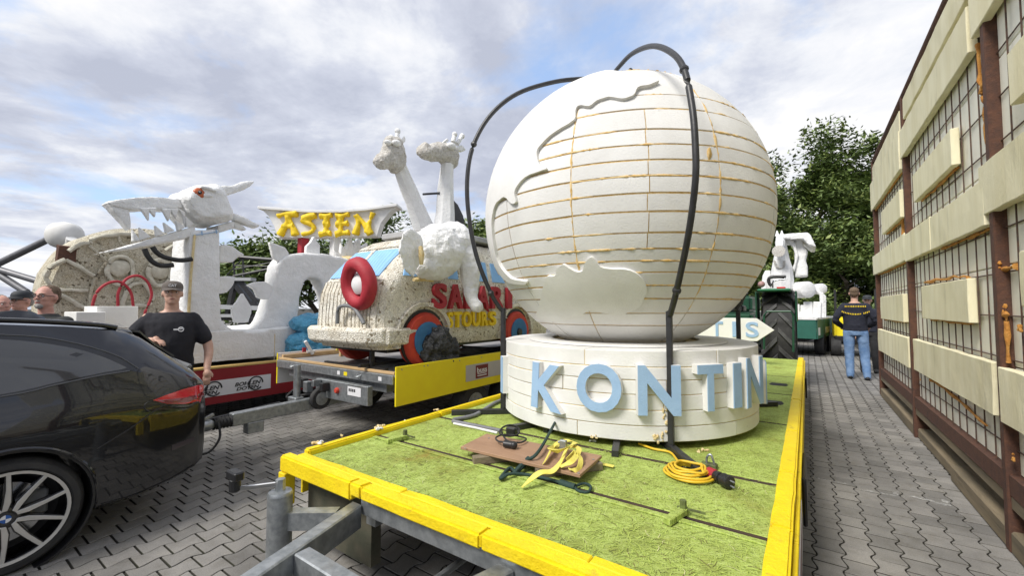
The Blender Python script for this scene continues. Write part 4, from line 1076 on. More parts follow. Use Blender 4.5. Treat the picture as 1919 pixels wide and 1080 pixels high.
zz_ = [1.02, 1.07, 1.12, 1.2, 1.3, 1.42, 1.6, 1.74, 1.8, 1.89, 1.98, 2.06, 2.14, 2.2, 2.24, 2.28, 2.30, 2.33]
body = MB().loft([vring(z) for z in zz_])
body.build('body', mosaic, van, smooth=40)
# front strips: vertical foam lamellae
x = VX0 + .06
while x < VX1 - .05:
    w = random.uniform(.05, .085)
    rings = []
    for z in [1.24 + .5 * i / 8 for i in range(9)]:
        a = vfront(x, z, .014); b = vfront(min(x + w - .018, VX1 - .02), z, .014); c = vfront(min(x + w - .018, VX1 - .02), z, -.02); d = vfront(x, z, -.02)
        rings.append([a, b, c, d])
    MB().loft(rings).jitter(.004, 9, x).build('foam_strip', mosaic, van)
    x += w
groove = mat('groove_shade', (.12, .10, .07), (.07, .06, .04), 20, .95)  # dark tone painting the shade in the gaps between the strips
xg = [VX0 + .06 + (VX1 - VX0 - .1) * i / 20 for i in range(21)]
MB().loft([[vfront(x_, 1.235, .003), vfront(x_, 1.5, .003), vfront(x_, 1.745, .003), vfront(x_, 1.745, -.03), vfront(x_, 1.235, -.03)] for x_ in xg]).build('groove_shade_sheet', groove, van)  # added sheet behind the strips, so the gaps read as dark lines
# roof lamellae above the windscreen
x = VX0 + .16
while x < VX1 - .16:
    w = random.uniform(.05, .07); rings = []
    for z in [2.13 + .17 * i / 5 for i in range(6)]:
        rings.append([vfront(x, z, .012) + V((0, 0, .01)), vfront(x + w - .012, z, .012) + V((0, 0, .01)), vfront(x + w - .012, z, -.02), vfront(x, z, -.02)])
    MB().loft(rings).jitter(.003, 9, x).build('foam_strip', mosaic, van); x += w
# windscreen halves and their blue slats
for x0, x1 in ((VX0 + .16, VXC - .03), (VXC + .03, VX1 - .16)):
    ws = None; x = x0; k = 0
    while x < x1 - .01:
        w = .055; xe = min(x + w, x1); rings = []
        for z in [1.79 + .32 * i / 5 for i in range(6)]:
            rings.append([vfront(x, z, .016), vfront(xe - .004, z, .016), vfront(xe - .004, z, -.01), vfront(x, z, -.01)])
        MB().loft(rings).build('windscreen_slat', win_blue, van); x = xe
MB().loft([[vfront(VXC - .027, z, .025), vfront(VXC + .027, z, .025), vfront(VXC + .027, z, -.01), vfront(VXC - .027, z, -.01)] for z in (1.77, 1.9, 2.0, 2.13)]).build('windscreen_bar', mosaic, van)
def vpatch(y0, y1, z0, z1, off, name, m, slant=0.0, parent=None):
    rings = []
    for i in range(7):
        y = y0 + (y1 - y0) * i / 6
        rings.append([vside(y, z0, off), vside(y + (slant * (1 - i / 6)), z1, off), vside(y + (slant * (1 - i / 6)), z1, -.02), vside(y, z0, -.02)])
    return MB().loft(rings).build(name, m, parent or van, smooth=30)
def vwin(x0, x1, yt, yb, slant=0.0):
    a = aX(x0, yb, VX1 - .03); b = aX(x1, yb, VX1 - .03)
    return a.y, b.y
for (x0, x1, sl) in ((742, 769, .12), (774, 800, 0), (838, 856, 0), (876, 912, 0), (921, 944, 0), (952, 985, 0)):
    a, b = vwin(x0, x1, 490, 520); a = max(a, vparam(1.85)[1] + .14)
    vpatch(a, b, 1.80, 2.06, .014, 'side_window', win_blue, sl)
# body line groove strips along the flank
for z in (1.66, 1.30): vpatch(VYF + .35, VYR - .2, z, z + .012, .012, 'waist_moulding', mosaic)
# bumper
def rings_band(z0, z1, o, y_to):
    pts = [p for p in vring(1.2, o)]
    return pts
bz = [(1.06, .08), (1.10, .12), (1.22, .12), (1.25, .08)]
mb = MB(); ring_list = []
xs = [VX0 + .0 + (VX1 - VX0) * i / 14 for i in range(15)]
for x in xs:
    f = [vfront(max(min(x, VX1 - .03), VX0 + .03), z, o) for z, o in bz]; bck = [vfront(max(min(x, VX1 - .03), VX0 + .03), 1.25, -.05), vfront(max(min(x, VX1 - .03), VX0 + .03), 1.06, -.05)]
    r = f + bck
    if x == xs[0]: r = [p + V((-.06, .0, 0)) for p in r]
    if x == xs[-1]: r = [p + V((.06, .06, 0)) for p in r]
    ring_list.append(r)
mb.loft(ring_list).build('bumper', mosaic, van, bevel=.01)
bend = vside(VYF + .16, 1.15); MB().box((VX1 - .06, VYF - .02, 1.07), (VX1 + .06, VYF + .62, 1.24)).build('bumper_end', mosaic, van, bevel=.02)
# bull bar
pc = lambda x, y: aY(x, y, VYF - .16)
MB().tube(spline([pc(632, 607), pc(634, 580), pc(645, 573), pc(662, 577), pc(674, 592), pc(682, 607)], 5), .02, 8).build('bull_bar', grey_plastic, van, smooth=50)
# spare wheel on the front
sc_ = pc(670, 532) + V((0, .03, 0))
tor = MB(); prs = []
for i in range(28):
    a = 2 * math.pi * i / 28; c = sc_ + V((math.cos(a) * .175, -.02 - .03 * math.sin(a), math.sin(a) * .20)); d = V((-math.sin(a), 0, math.cos(a)))
    prs.append(tor.ring(c, d, .075, 10, (0, 1, 0)))
tor.loft(prs, closed=True).jitter(.012, 7).build('spare_tyre', red_paint, van, smooth=50)
MB().lathe([(.0, 0), (.105, .0), (.11, .05), (.06, .09), (.0, .095)], sc_ + V((0, .03, 0)), (0, -1, 0), 20).jitter(.008, 8).build('spare_hub', white_paint, van, smooth=50)
# road wheels with arches
for (px, py, first) in ((797, 622, 1), (968, 606, 0)):
    c = aX(px, py, VX1 + .02); c.z = 1.10
    for sx, xx in ((1, VX1 - .10), (-1, VX0 + .10)):
        w = MB().lathe([(.05, 0), (.27, .0), (.30, .03), (.30, .12), (.27, .16), (.14, .16)], (xx - (.0 if sx > 0 else 0), c.y, c.z), (sx, 0, 0), 28).jitter(.008, 8, px).build('wheel', orange_red, van, smooth=40)
        MB().lathe([(.0, .13), (.19, .13), (.2, .172), (.17, .178), (.08, .166), (.0, .166)], (xx, c.y, c.z), (sx, 0, 0), 24).build('hub', hub_blue, w, smooth=40)
        MB().lathe([(.0, .16), (.06, .16), (.05, .19), (.0, .195)], (xx, c.y, c.z), (sx, 0, 0), 14).build('hub_cap', black_plastic, w, smooth=40)
    arc = []
    for i in range(15):
        a = math.pi * (-.05 + 1.1 * i / 14); arc.append(V((VX1 + .015, c.y + math.cos(a) * .37, c.z + math.sin(a) * .37)))
    rg = [[p + V((.03, 0, 0)), p + V((.03, (p.y - c.y) * .13, (p.z - c.z) * .13)), p + V((-.05, (p.y - c.y) * .13, (p.z - c.z) * .13)), p + V((-.05, 0, 0))] for p in arc]
    MB().loft(rg).jitter(.006, 9).build('wheel_arch', mosaic, van)
    MB().lathe([(.0, 0), (.33, 0), (.33, .02), (.0, .02)], (VX1 - .012, c.y, c.z + .01), (1, 0, 0), 24).build('wheel_well', black_plastic, van)
MB().box((VX0 + .1, VYF + .1, .98), (VX1 - .1, VYR - .05, 1.03)).build('underbody', black_plastic, van)
# lettering
XLt = VX1 + .004
def van_word(word, xs, y0, y1, m, nm, dp=.05, slz=0):
    for ch, (a, b) in zip(word, xs):
        pa_ = aX(a, (y0 + y1) / 2, XLt); pb_ = aX(b, (y0 + y1) / 2, XLt)
        zt_ = aX((a + b) / 2, y0, XLt).z; zb_ = aX((a + b) / 2, y1, XLt).z
        z0_, z1_ = (1.44, 1.735) if nm == 'red_letter' else (1.215, 1.405)
        text_on(ch, (XLt, (pa_.y + pb_.y) / 2, (z0_ + z1_) / 2), (0, 1, 0), (0, 0, 1), pb_.y - pa_.y, z1_ - z0_, dp, .035, 4).jitter(.005, 10, a).build(nm, m, van, bevel=.004)
van_word('SAFARI', ((808, 833), (837, 863), (868, 888), (890, 912), (917, 939), (946, 955)), 530, 580, red_paint, 'red_letter')
van_word('STOURS', ((835, 845), (847, 862), (864, 880), (882, 896), (899, 911), (913, 926)), 585, 615, sign_yellow, 'yellow_letter', .04)
# roof platform
rp = MB().box((VX0 + .12, VYF + .78, 2.345), (VX1 - .14, VYR - .2, 2.42)).build('roof_platform', mat('grey_coated_foam', (.42, .42, .42), (.34, .34, .34), 4, .8, bump=.3), van, bevel=.01)
# carrying frame
for y in (VYF + .02, VYF + .62, VYF + 2.4): 
    MB().box((VX0 + .1, y, ZT + .0), (VX1 - .02, y + .04, ZT + .04)).build('frame_bar', black_steel, van)
    MB().box((VX1 - .28, y, ZT + .04), (VX1 - .24, y + .04, 1.0)).build('frame_leg', black_steel, van)
MB().box((VX1 - .3, VYF - .1, ZT + .041), (VX1 - .26, VYF + 2.6, ZT + .075)).build('frame_rail', black_steel, van)
# ------------------------------------------------------------------ elephant on the van's flank
eX = VX1 + .2
el = thing('foam_elephant', 'white foam elephant head with ears and trunk on the side of the van', 'sculpture', aX(820, 520, eX))
def E_(x, y, dx=0): return aX(x, y, eX + dx)
hd = MB()
hc = E_(822, 470); hd.sphere(hc, .26, .33, .29, 20, 14)
hd.sphere(E_(850, 455), .24, .24, .24, 16, 12); hd.sphere(E_(812, 498), .2, .25, .16, 14, 10)
hd.build('head', foam_carved, el, remesh=.028, sm=2, rough=.02, rscale=9, facet=True)
tr = spline([E_(868, 470, .1), E_(880, 500, .18), E_(882, 535, .2), E_(884, 560, .24), E_(894, 574, .3)], 5)
MB().tube(tr, [.15 - .08 * min(1, i / len(tr) * 1.4) for i in range(len(tr))], 12).sphere(tr[-1], .075, nu=10, nv=8).build('trunk', foam_carved, el, remesh=.022, sm=2, rough=.012, rscale=9, facet=True)
for nm, pts, dx, th in (('ear', [(772, 425), (790, 440), (796, 470), (788, 495), (775, 518), (758, 505), (748, 470), (755, 435)], .16, .06), ('ear', [(848, 428), (866, 422), (880, 445), (882, 480), (866, 500), (856, 470)], .26, .05)):
    MB().prism([E_(x, y, dx - (x - 770) * .0012) for x, y in pts], (-th * .8, th * .5, 0)).build(nm, foam_carved, el, remesh=.022, sm=2, rough=.012, rscale=9, facet=True)
MB().tube([E_(788, 462, .2), E_(790, 478, .22), E_(790, 496, .2)], [.02, .03, .02], 8).jitter(.01, 20).build('glue_patch', pu_pale, el, smooth=50)
MB().tube([E_(775, 525, -.1), E_(795, 522, -.1), E_(812, 526, -.1)], [.02, .03, .02], 8).jitter(.015, 20).build('glue_patch', pu_pale, el, smooth=50)
# ------------------------------------------------------------------ giraffes
def giraffe(label, base_px, top_px, gx, head):
    b = aX(*base_px, gx); t = aX(*top_px, gx)
    g = thing('foam_giraffe', label, 'sculpture', (b.x, b.y, 2.41), 'giraffes on the van')
    b.z = 2.40
    mb = MB(); nrm = t - b; N_ = 6; rg = []
    for i in range(N_ + 1):
        k = i / N_; r = .17 - .075 * k; rg.append(mb.ring(b.lerp(t, k), (0, 0, 1), r, 8, (0.3, 1, 0), r * .95))
    mb.loft(rg).jitter(.02, 4, gx).build('neck', foam_carved, g, facet=True)
    def Hd(x, y, dx=0): return aX(x, y, gx + dx)
    m = MB()
    for (x, y, dx, rx, ry, rz) in head['blobs']:
        m.sphere(Hd(x, y, dx), rx, ry, rz, 14, 10)
    m.build('head', foam_grimy, g, remesh=.022, sm=2, rough=.02, rscale=11, facet=True)
    for a, c in head['horns']:
        p, q = Hd(*a), Hd(*c)
        MB().tube([p, q], [.035, .026], 8).sphere(q, .04, nu=10, nv=7).build('horn', foam_carved, g, smooth=50)
    for pts, dx in head['ears']:
        MB().prism([Hd(x, y, dx) for x, y in pts], (-.05, .03, 0)).jitter(.012, 12).build('ear', foam_carved, g, bevel=.012)
    for (x, y, dx, r) in head['eyes']: MB().sphere(Hd(x, y, dx), r, r * 1.3, r * .8, 12, 8).build('eye', foam_carved, g, smooth=50)
    return g
giraffe('white foam giraffe with long slanting neck, farther from the plinth', (803, 428), (748, 308), -4.36,
        dict(blobs=[(738, 290, 0, .15, .17, .22), (742, 305, 0, .14, .13, .14), (736, 272, 0, .13, .14, .12), (718, 302, 0, .10, .12, .08), (726, 298, 0, .11, .13, .10), (710, 303, 0, .08, .07, .065), (716, 311, 0, .07, .1, .045)],
             horns=[((744, 266), (745, 246)), ((733, 268), (733, 258))], ears=[([(749, 264), (757, 252), (761, 262), (754, 269)], .04)], eyes=[(743, 268, .13, .05), (727, 267, .08, .04)]))
giraffe('white foam giraffe with upright neck and level head, nearer the globe', (831, 428), (838, 308), -4.06,
        dict(blobs=[(838, 290, 0, .15, .19, .17), (842, 300, 0, .13, .15, .12), (826, 286, 0, .13, .2, .13), (810, 287, 0, .12, .15, .11), (797, 284, 0, .11, .11, .11), (800, 291, 0, .1, .12, .06)],
             horns=[((849, 266), (852, 252)), ((856, 270), (866, 255))], ears=[([(856, 274), (866, 270), (874, 280), (864, 284), (858, 281)], .02), ([(826, 268), (838, 258), (842, 262), (830, 270)], -.12)], eyes=[(846, 274, .14, .06)]))
MB().tube([aX(790, 363, -4.6), aX(826, 361, -4.35)], .016, 8)
ro = MB().tube([aX(793, 364, -4.36), aX(824, 362, -4.06)], .016, 8).build('tie_rod', black_steel, None, smooth=50)
tag(ro, 'thin dark rod bracing the two giraffe necks together', 'rod')
# dark folded sheet standing behind the upright giraffe
dk = mat('charcoal_sheet', (.03, .03, .032), (.05, .05, .052), 6, .6, bump=.5, bscale=14, bdist=.03)
ds = MB().prism([aX(x, y, -4.3) for x, y in ((850, 375), (858, 384), (868, 402), (874, 425), (878, 445), (850, 445))], (-.2, .1, 0)).jitter(.02, 5).build('dark_cover', dk, None, bevel=.01)
tag(ds, 'charcoal pointed cover standing behind the upright giraffe neck', 'cover')
# black plastic bundle leaning on the trailer edge
def bag(name, label, cat, blobs, m, vox=.03, rg=.03, sc=7, film=False):
    mb = MB()
    for c, r in blobs: mb.sphere(c, r[0], r[1], r[2], 16, 12)
    o = mb.build(name, m, None, remesh=vox, sm=1, rough=rg, rscale=sc, facet=not film, decimate=0 if film else .35)
    return tag(o, label, cat)
bag_m = mat('black_film', (.03, .032, .034), (.05, .052, .055), 6, .2, bump=1.0, bscale=14, bdist=.06, c3=(.22, .23, .24), s3=16, t3=(.68, .74))
bX = T2R - .14
bag('black_bag', 'black plastic wrapped bundle leaning by the front wheel of the van', 'bundle',
    [(aX(823, 648, bX), (.12, .2, .19)), (aX(820, 630, bX), (.1, .14, .13)), (aX(840, 658, bX), (.11, .16, .16)), (aX(806, 660, bX), (.1, .16, .16)), (aX(824, 670, bX), (.12, .3, .1))], bag_m, .014, .045, 11, True)
# blue film bundles between dragon and van
blue_m = mat('blue_film', (.10, .40, .62), (.07, .31, .52), 5, .28, bump=1.0, bscale=9, bdist=.08, c3=(.32, .58, .74), s3=7, t3=(.6, .72))
uX = -6.2
bag('blue_bundle', 'crumpled blue plastic bundle lying on top behind the van bumper', 'bundle',
    [(aX(585, 606, uX), (.25, .22, .15)), (aX(608, 604, uX), (.25, .28, .15)), (aX(566, 610, uX), (.2, .16, .13)), (aX(640, 608, uX), (.25, .25, .13))], blue_m, .03, .05, 6)
bag('blue_bundle', 'crumpled blue plastic bundle underneath the other beside the dragon hull', 'bundle',
    [(aX(562, 646, uX), (.25, .2, .21)), (aX(588, 642, uX), (.26, .27, .23)), (aX(614, 646, uX), (.26, .27, .2)), (aX(642, 650, uX), (.26, .3, .17))], blue_m, .03, .05, 6)
# yellow place-name strip in front of the blue bundles
yb_ = thing('name_strip', 'narrow yellow name strip with faint lettering under the van bumper', 'sign', aX(655, 655, T2L + .6))
p0 = aX(631, 645, -5.1); p1 = aX(700, 640, -5.1); hh = .085
MB().prism([p0 + V((0, 0, -hh)), p1 + V((0, 0, -hh)), p1, p0], (-.015, 0, 0)).build('strip', mat('pale_yellow_strip', (.80, .70, .12), (.75, .65, .1), 5, .6), yb_)
text_on('Schweinebr', (p0 + p1) / 2 + V((.001, .05, -hh / 2)), (p1 - p0), (0, 0, 1), (p1 - p0).length * .55, .05, .001, 0).build('lettering', mat('olive_print', (.34, .28, .08), rough=.6), yb_)
MB().box((p0.x - .1, p0.y + .1, .80), (p0.x - .06, p0.y + .14, p0.z - .02)).build('stake', timber_new, yb_)
# pale tap-like fitting by the bundle
tp = thing('metal_fitting', 'small pale metal fitting with red tag in front of the blue bundles', 'fitting', aX(578, 655, -5.5))
MB().tube(spline([aX(572, 640, -5.5), aX(578, 650, -5.5), aX(586, 664, -5.5)], 4), .022, 8).tube([aX(576, 660, -5.5), aX(590, 658, -5.5)], .018, 8).build('pipe', foam, tp, smooth=50)
MB().box(aX(568, 648, -5.49) + V((-.02, 0, -.03)), aX(574, 660, -5.49)).build('tag', red_paint, tp)
# ------------------------------------------------------------------ red trailer and dragon
RX = -6.0; RXL = -8.3
rt = thing('red_trailer', 'dark red sided trailer carrying the white dragon', 'trailer', (-7.1, 4.0, 0))
ry0 = .9; ry1 = 8.2
b3 = MB().box((RX - .02, ry0, .27), (RX, 3.42, .70)).build('side_board', dark_red, rt, bevel=.003)
MB().box((RX - .02, 3.425, .27), (RX, ry1, .70)).build('side_board', dark_red, rt, bevel=.003)
MB().box((RX - .1, ry0, .702), (RX + .004, ry1, .725)).build('edge_strip', mat('ochre_strip', (.62, .42, .14), (.5, .33, .1), 8, .7), rt)
MB().box((RXL, ry0, .64), (RX - .021, ry1, .70)).build('deck', timber, rt)
MB().box((RXL, ry0, .27), (RXL + .02, ry1, .70)).build('side_board', dark_red, rt)
pa = aX(372, 740, RX); pb = aX(507, 720, RX)
MB().box((RX + .001, pa.y - .3, .365), (RX + .004, pb.y, .555)).build('sponsor_panel', print_white, b3)
for xc in (386, 466):
    c = aX(xc + 4, 720, RX); c.z = .46
    ring = [V((RX + .006, c.y + .06 + math.cos(a) * .085, c.z + math.sin(a) * .085)) for a in [2 * math.pi * i / 26 for i in range(24)]]
    MB().tube(ring, .009, 6).build('logo_ring', print_black, b3)
    text_on('BOHLEN', (RX + .005, c.y - .035, c.z + .012), (0, 1, 0), (0, 0, 1), .30, .05, .002, .03, slant=.3).build('logo_text', print_black, b3)
    text_on('DOYEN', (RX + .005, c.y - .035, c.z - .045), (0, 1, 0), (0, 0, 1), .26, .045, .002, .03, slant=.3).build('logo_text', print_black, b3)
for y in (4.6, 5.5):
    for x in (RXL + .1, RX - .3):
        w = MB().lathe([(.1, 0), (.28, .0), (.30, .03), (.30, .17), (.28, .2), (.1, .2)], (x, y, .30), (1, 0, 0), 24).build('wheel', black_rubber, rt, smooth=40)
MB().box((RXL + .3, ry0 + .2, .30), (RX - .35, ry1 - .2, .45)).build('chassis', black_steel, rt)
# dragon
DX = -6.28
dg_ = thing('foam_dragon', 'large white foam dragon with open jaws and orange eye on the red trailer', 'sculpture', aX(440, 680, DX))
def D_(x, y, dx=0.0): return aX(x, y, DX + dx)
def dpr(name, pts, dx, th, m=foam_carved, vox=.03, sm=1, rg=.012, facet=False, parent=None, sp=0):
    P = [D_(x, y, dx) for x, y in pts]
    if sp: P = spline(P, sp, True)
    return MB().prism(P, (-th, 0, 0)).build(name, m, parent or dg_, remesh=vox, sm=sm, rough=rg, rscale=5, facet=facet)
hull = dpr('hull', [(345, 621), (420, 621), (493, 619), (556, 612), (551, 640), (543, 660), (530, 669), (345, 684)], 0, 1.6, foam_carved, .035, 1, .006)
for x in (395, 515): MB().box(D_(x, 625) + V((.0, -.004, -.5)), D_(x, 625) + V((.004, .004, -.01))).build('glue_line', pu_pale, hull)
neck = dpr('neck', [(357, 432), (412, 430), (413, 520), (414, 590), (418, 603), (428, 615), (446, 623), (352, 623), (350, 560), (354, 490)], -.02, .62, foam_carved, .03, 1, .01)
MB().tube([D_(365, 440, -.005), D_(357, 520, -.005), D_(353, 600, -.005)], .016, 7).jitter(.008, 14).build('glue_line', pu_pale, neck, smooth=50)
MB().tube([D_(362, 441, .0), D_(385, 438, .0), D_(410, 434, .0)], .006, 6).build('pencil_line', letter_blue, neck)
for x, y in ((378, 437), (405, 434)): MB().tube([D_(x, y - 4, .003), D_(x + 1, y + 4, .003)], .008, 5).build('pencil_tick', letter_blue, neck)
dpr('body_arch', [(462, 622), (482, 616), (494, 600), (502, 580), (512, 545), (519, 500), (528, 485), (545, 477), (580, 473), (620, 477), (655, 486), (672, 505), (660, 560), (655, 600), (618, 602), (616, 570), (609, 540), (600, 524), (582, 521), (571, 529), (563, 560), (556, 614)], -.25, .34, foam_carved, .03, 2, .012)
Q7 = lambda pts: [(400 + x * .2407, 420 + y * .2407) for x, y in pts]
for pts, dx in ((Q7([(50, 165), (100, 160), (150, 170), (200, 210), (248, 240), (190, 260), (150, 298), (100, 302), (50, 300)]), -.25), (Q7([(30, 410), (100, 405), (178, 412), (155, 480), (110, 535), (30, 550)]), -.25),
                (Q7([(230, 535), (262, 590), (300, 650), (296, 700), (272, 770), (168, 770), (148, 700), (144, 655), (190, 600)]), -.3), (Q7([(265, 475), (330, 450), (405, 448), (490, 500), (455, 580), (390, 590), (345, 572), (320, 510)]), -.3),
                (Q7([(437, 138), (500, 160), (560, 182), (592, 230), (545, 300), (490, 285), (462, 255), (452, 200)]), -.3), (Q7([(785, 92), (810, 140), (832, 160), (832, 235), (720, 225), (722, 175), (760, 140)]), -.35)):
    dpr('back_spike', pts, dx, .07, foam_carved, .016, 1, .003)
lf = thing('foam_lotus', 'white foam lotus flower behind the van windscreen', 'sculpture', D_(655, 490, -.6))
for a, b in (((640, 488), (626, 470)), ((648, 488), (640, 456)), ((656, 486), (658, 444)), ((664, 486), (676, 448)), ((672, 486), (690, 456)), ((652, 492), (632, 484)), ((668, 490), (668, 452))):
    p, q = D_(a[0], a[1], -.7), D_(b[0], b[1], -.7); d = (q - p); s = d.cross(V((1, 0, 0))).normalized() * d.length * .24
    MB().prism([p - s * .4, p.lerp(q, .45) - s, q, p.lerp(q, .45) + s, p + s * .4], (-.07, 0, .03)).jitter(.012, 9, a[0]).build('petal', foam_carved, lf, bevel=.015)
MB().sphere(D_(656, 490, -.72), .2, .25, .1, 12, 8).build('calyx', pu_pale, lf, smooth=50)
MB().cyl(D_(656, 492, -.72), V((D_(656, 492, -.72).x, D_(656, 492, -.72).y, .7)), .06, 10).build('stem', foam, lf, smooth=50)
Q3 = lambda pts: [(180 + x * .1852, 320 + y * .1852) for x, y in pts]
skull = MB()
sk = Q3([(840, 280), (900, 190), (1060, 132), (1240, 132), (1310, 200), (1400, 400), (1398, 500), (1240, 540), (1010, 520), (920, 430), (870, 340)])
P = [D_(x, y, 0) for x, y in sk]; cP = sum(P, V((0, 0, 0))) / len(P)
skull.loft([[cP + (p - cP) * k + V((dx, 0, 0)) for p in P] for k, dx in ((.72, .1), (.93, .03), (1, -.12), (1, -.5), (.93, -.66), (.72, -.74))])
skull.build('skull', foam_carved, dg_, remesh=.03, sm=1, rough=.02, rscale=5, facet=True)
dpr('upper_jaw', Q3([(110, 312), (200, 292), (330, 272), (560, 258), (850, 275), (900, 380), (600, 392), (330, 398), (150, 350)]), -.04, .26, foam_carved, .026, 1, .015, True)
dpr('front_fang', Q3([(108, 312), (330, 305), (345, 450), (362, 602), (330, 592), (230, 470), (165, 390)]), -.06, .2, foam_carved, .022, 1, .01, True)
for t in ([(450, 378), (545, 378), (537, 508)], [(520, 375), (612, 375), (600, 472)], [(668, 388), (768, 384), (737, 513)], [(748, 385), (838, 385), (812, 487)], [(835, 380), (905, 420), (905, 562), (880, 450)]):
    MB().prism([D_(x, y, -.02) for x, y in Q3(t)], (-.06, 0, 0)).build('tooth', foam_carved, dg_, bevel=.008)
dpr('lower_jaw', Q3([(-25, 848), (0, 836), (300, 765), (600, 680), (900, 588), (1000, 555), (1010, 640), (900, 690), (640, 735), (380, 790), (120, 825)]), -.04, .2, foam_carved, .022, 1, .01, True)
for t in ([(368, 588), (370, 715), (452, 712)], [(438, 568), (450, 705), (562, 672)], [(597, 548), (610, 665), (702, 642)], [(684, 518), (710, 634), (802, 607)], [(804, 500), (830, 614), (912, 572)], [(905, 458), (915, 574), (1002, 540)]):
    MB().prism([D_(x, y, -.02) for x, y in Q3(t)], (-.06, 0, 0)).build('tooth', foam_carved, dg_, bevel=.008)
dpr('horn', Q3([(1270, 150), (1380, 150), (1500, 108), (1600, 102), (1606, 120), (1560, 160), (1450, 212), (1345, 252), (1310, 235)]), -.2, .2, foam_carved, .022, 1, .012, True)
dpr('cheek_spine', Q3([(1390, 425), (1500, 465), (1665, 552), (1640, 578), (1560, 560), (1400, 495)]), -.15, .14, foam_carved, .02, 1, .008)
dpr('cheek_spine', Q3([(1390, 508), (1450, 525), (1528, 590), (1512, 608), (1400, 575)]), -.2, .12, foam_carved, .02, 1, .008)
dpr('chin', Q3([(1230, 552), (1400, 508), (1400, 582), (1245, 628)]), -.1, .4, foam_carved, .022, 1, .008)
c = D_(180 + 1040 * .1852, 320 + 228 * .1852, .075)
eye = MB().sphere(c, .045, .066, .07, 16, 12).jitter(.006, 12).build('eye', mat('orange_eye', (.50, .12, .035), (.38, .08, .03), 10, .4), dg_, smooth=50)
MB().sphere(c + V((.034, 0, .003)), .016, .026, .028, 12, 8).build('pupil', print_black, eye, smooth=50)
MB().sphere(c + V((.049, -.006, .01)), .005, .007, .007, 8, 6).build('glint', print_white, eye, smooth=50)
dpr('brow', Q3([(1055, 150), (1120, 150), (1232, 192), (1232, 218), (1140, 192), (1060, 172)]), .14, .12, foam_carved, .018, 1, .006)
dpr('eye_lid', Q3([(1085, 225), (1150, 225), (1220, 262), (1150, 270), (1090, 262)]), .12, .1, foam_carved, .018, 1, .006)
for pts in ([(490, 790), (520, 860), (575, 925), (650, 960), (720, 962), (782, 955)], [(570, 770), (610, 825), (690, 875), (820, 905), (900, 905), (972, 894)]):
    MB().tube(spline([D_(x, y, .08) for x, y in Q3(pts)], 5), .028, 8).build('whisker', black_rubber, dg_, smooth=50)
# ------------------------------------------------------------------ brush-lettered sign
sg = thing('brush_letter_sign', 'white flared signboard with yellow brush style letters above the dragon', 'sign', aW(617, 600, 7.8))
WS = 7.8
def S_(x, y, d=0.0): return aW(x, y, WS) + _fh * d
bd = [(487, 389), (530, 392), (580, 396), (640, 396), (690, 392), (746, 384), (728, 400), (714, 418), (706, 443), (520, 446), (514, 425), (503, 405)]
MB().prism([S_(x, y) for x, y in bd], _fh * .22).build('board', white_paint, sg, bevel=.006)
top = [(487, 389), (530, 392), (580, 396), (640, 396), (690, 392), (746, 384)]
MB().prism([S_(x, y - 1, -.08) for x, y in top] + [S_(x, y + 4, -.08) for x, y in reversed(top)], _fh * .38).build('roof_edge', white_paint, sg, bevel=.006)
G = {'A': [[(522, 406), (535, 402), (560, 401)], [(541, 408), (537, 422), (526, 442)], [(541, 408), (550, 424), (555, 442)], [(531, 426), (552, 425)]],
     'S': [[(594, 404), (580, 407), (569, 413), (582, 420), (590, 427), (584, 436), (567, 440)]],
     'I': [[(601, 406), (624, 403)], [(614, 404), (612, 438)], [(600, 440), (622, 438)], [(608, 421), (619, 420)]],
     'E': [[(631, 406), (656, 402)], [(640, 406), (639, 438)], [(631, 422), (654, 419)], [(630, 440), (656, 436)]],
     'N': [[(668, 404), (672, 420), (667, 441)], [(668, 404), (682, 418), (696, 440)], [(700, 399), (693, 420), (690, 438)]]}
for ch in 'ASIEN':
    mb = MB()
    for st_ in G[ch]:
        Pp = spline([S_(x, y, -.03) for x, y in st_], 4)
        n_ = len(Pp); mb.tube(Pp, [.054 + .018 * math.sin(i / max(1, n_ - 1) * 5 + len(st_)) for i in range(n_)], 8)
    mb.build('letter', sign_yellow, sg, remesh=.016, sm=1, rough=.006, rscale=14)
for x, m in ((563, red_paint), (624, white_paint)):
    p = S_(x, 446, .11); MB().box((p.x - .07, p.y - .07, 2.05), (p.x + .07, p.y + .07, p.z + .05)).build('sign_post', m, sg)
# ------------------------------------------------------------------ white foam blocks at the front of the red trailer
fbx = -6.9
specs = [((142, 585), (198, 612), -6.75, 'white foam block on the left of the pair beside the man'), ((180, 574), (258, 610), -6.95, 'white foam block on the right of the pair beside the man')]
for (a, b, X_, lab) in specs:
    o = thing('foam_crate', lab, 'foam block', (X_, aX((a[0] + b[0]) / 2, 600, X_).y, .70), 'foam blocks on the red trailer')
    y0 = aX(a[0], 600, X_).y; y1 = aX(b[0], 600, X_).y; zt_ = aX(a[0], a[1], X_).z
    zs_ = [.70, .95, 1.13, zt_]
    for z0, z1 in zip(zs_, zs_[1:]): MB().box((X_ - .6, y0, z0 + .002), (X_ + random.uniform(-.01, .01), y1, z1 - .002)).build('slab', foam, o, bevel=.005)
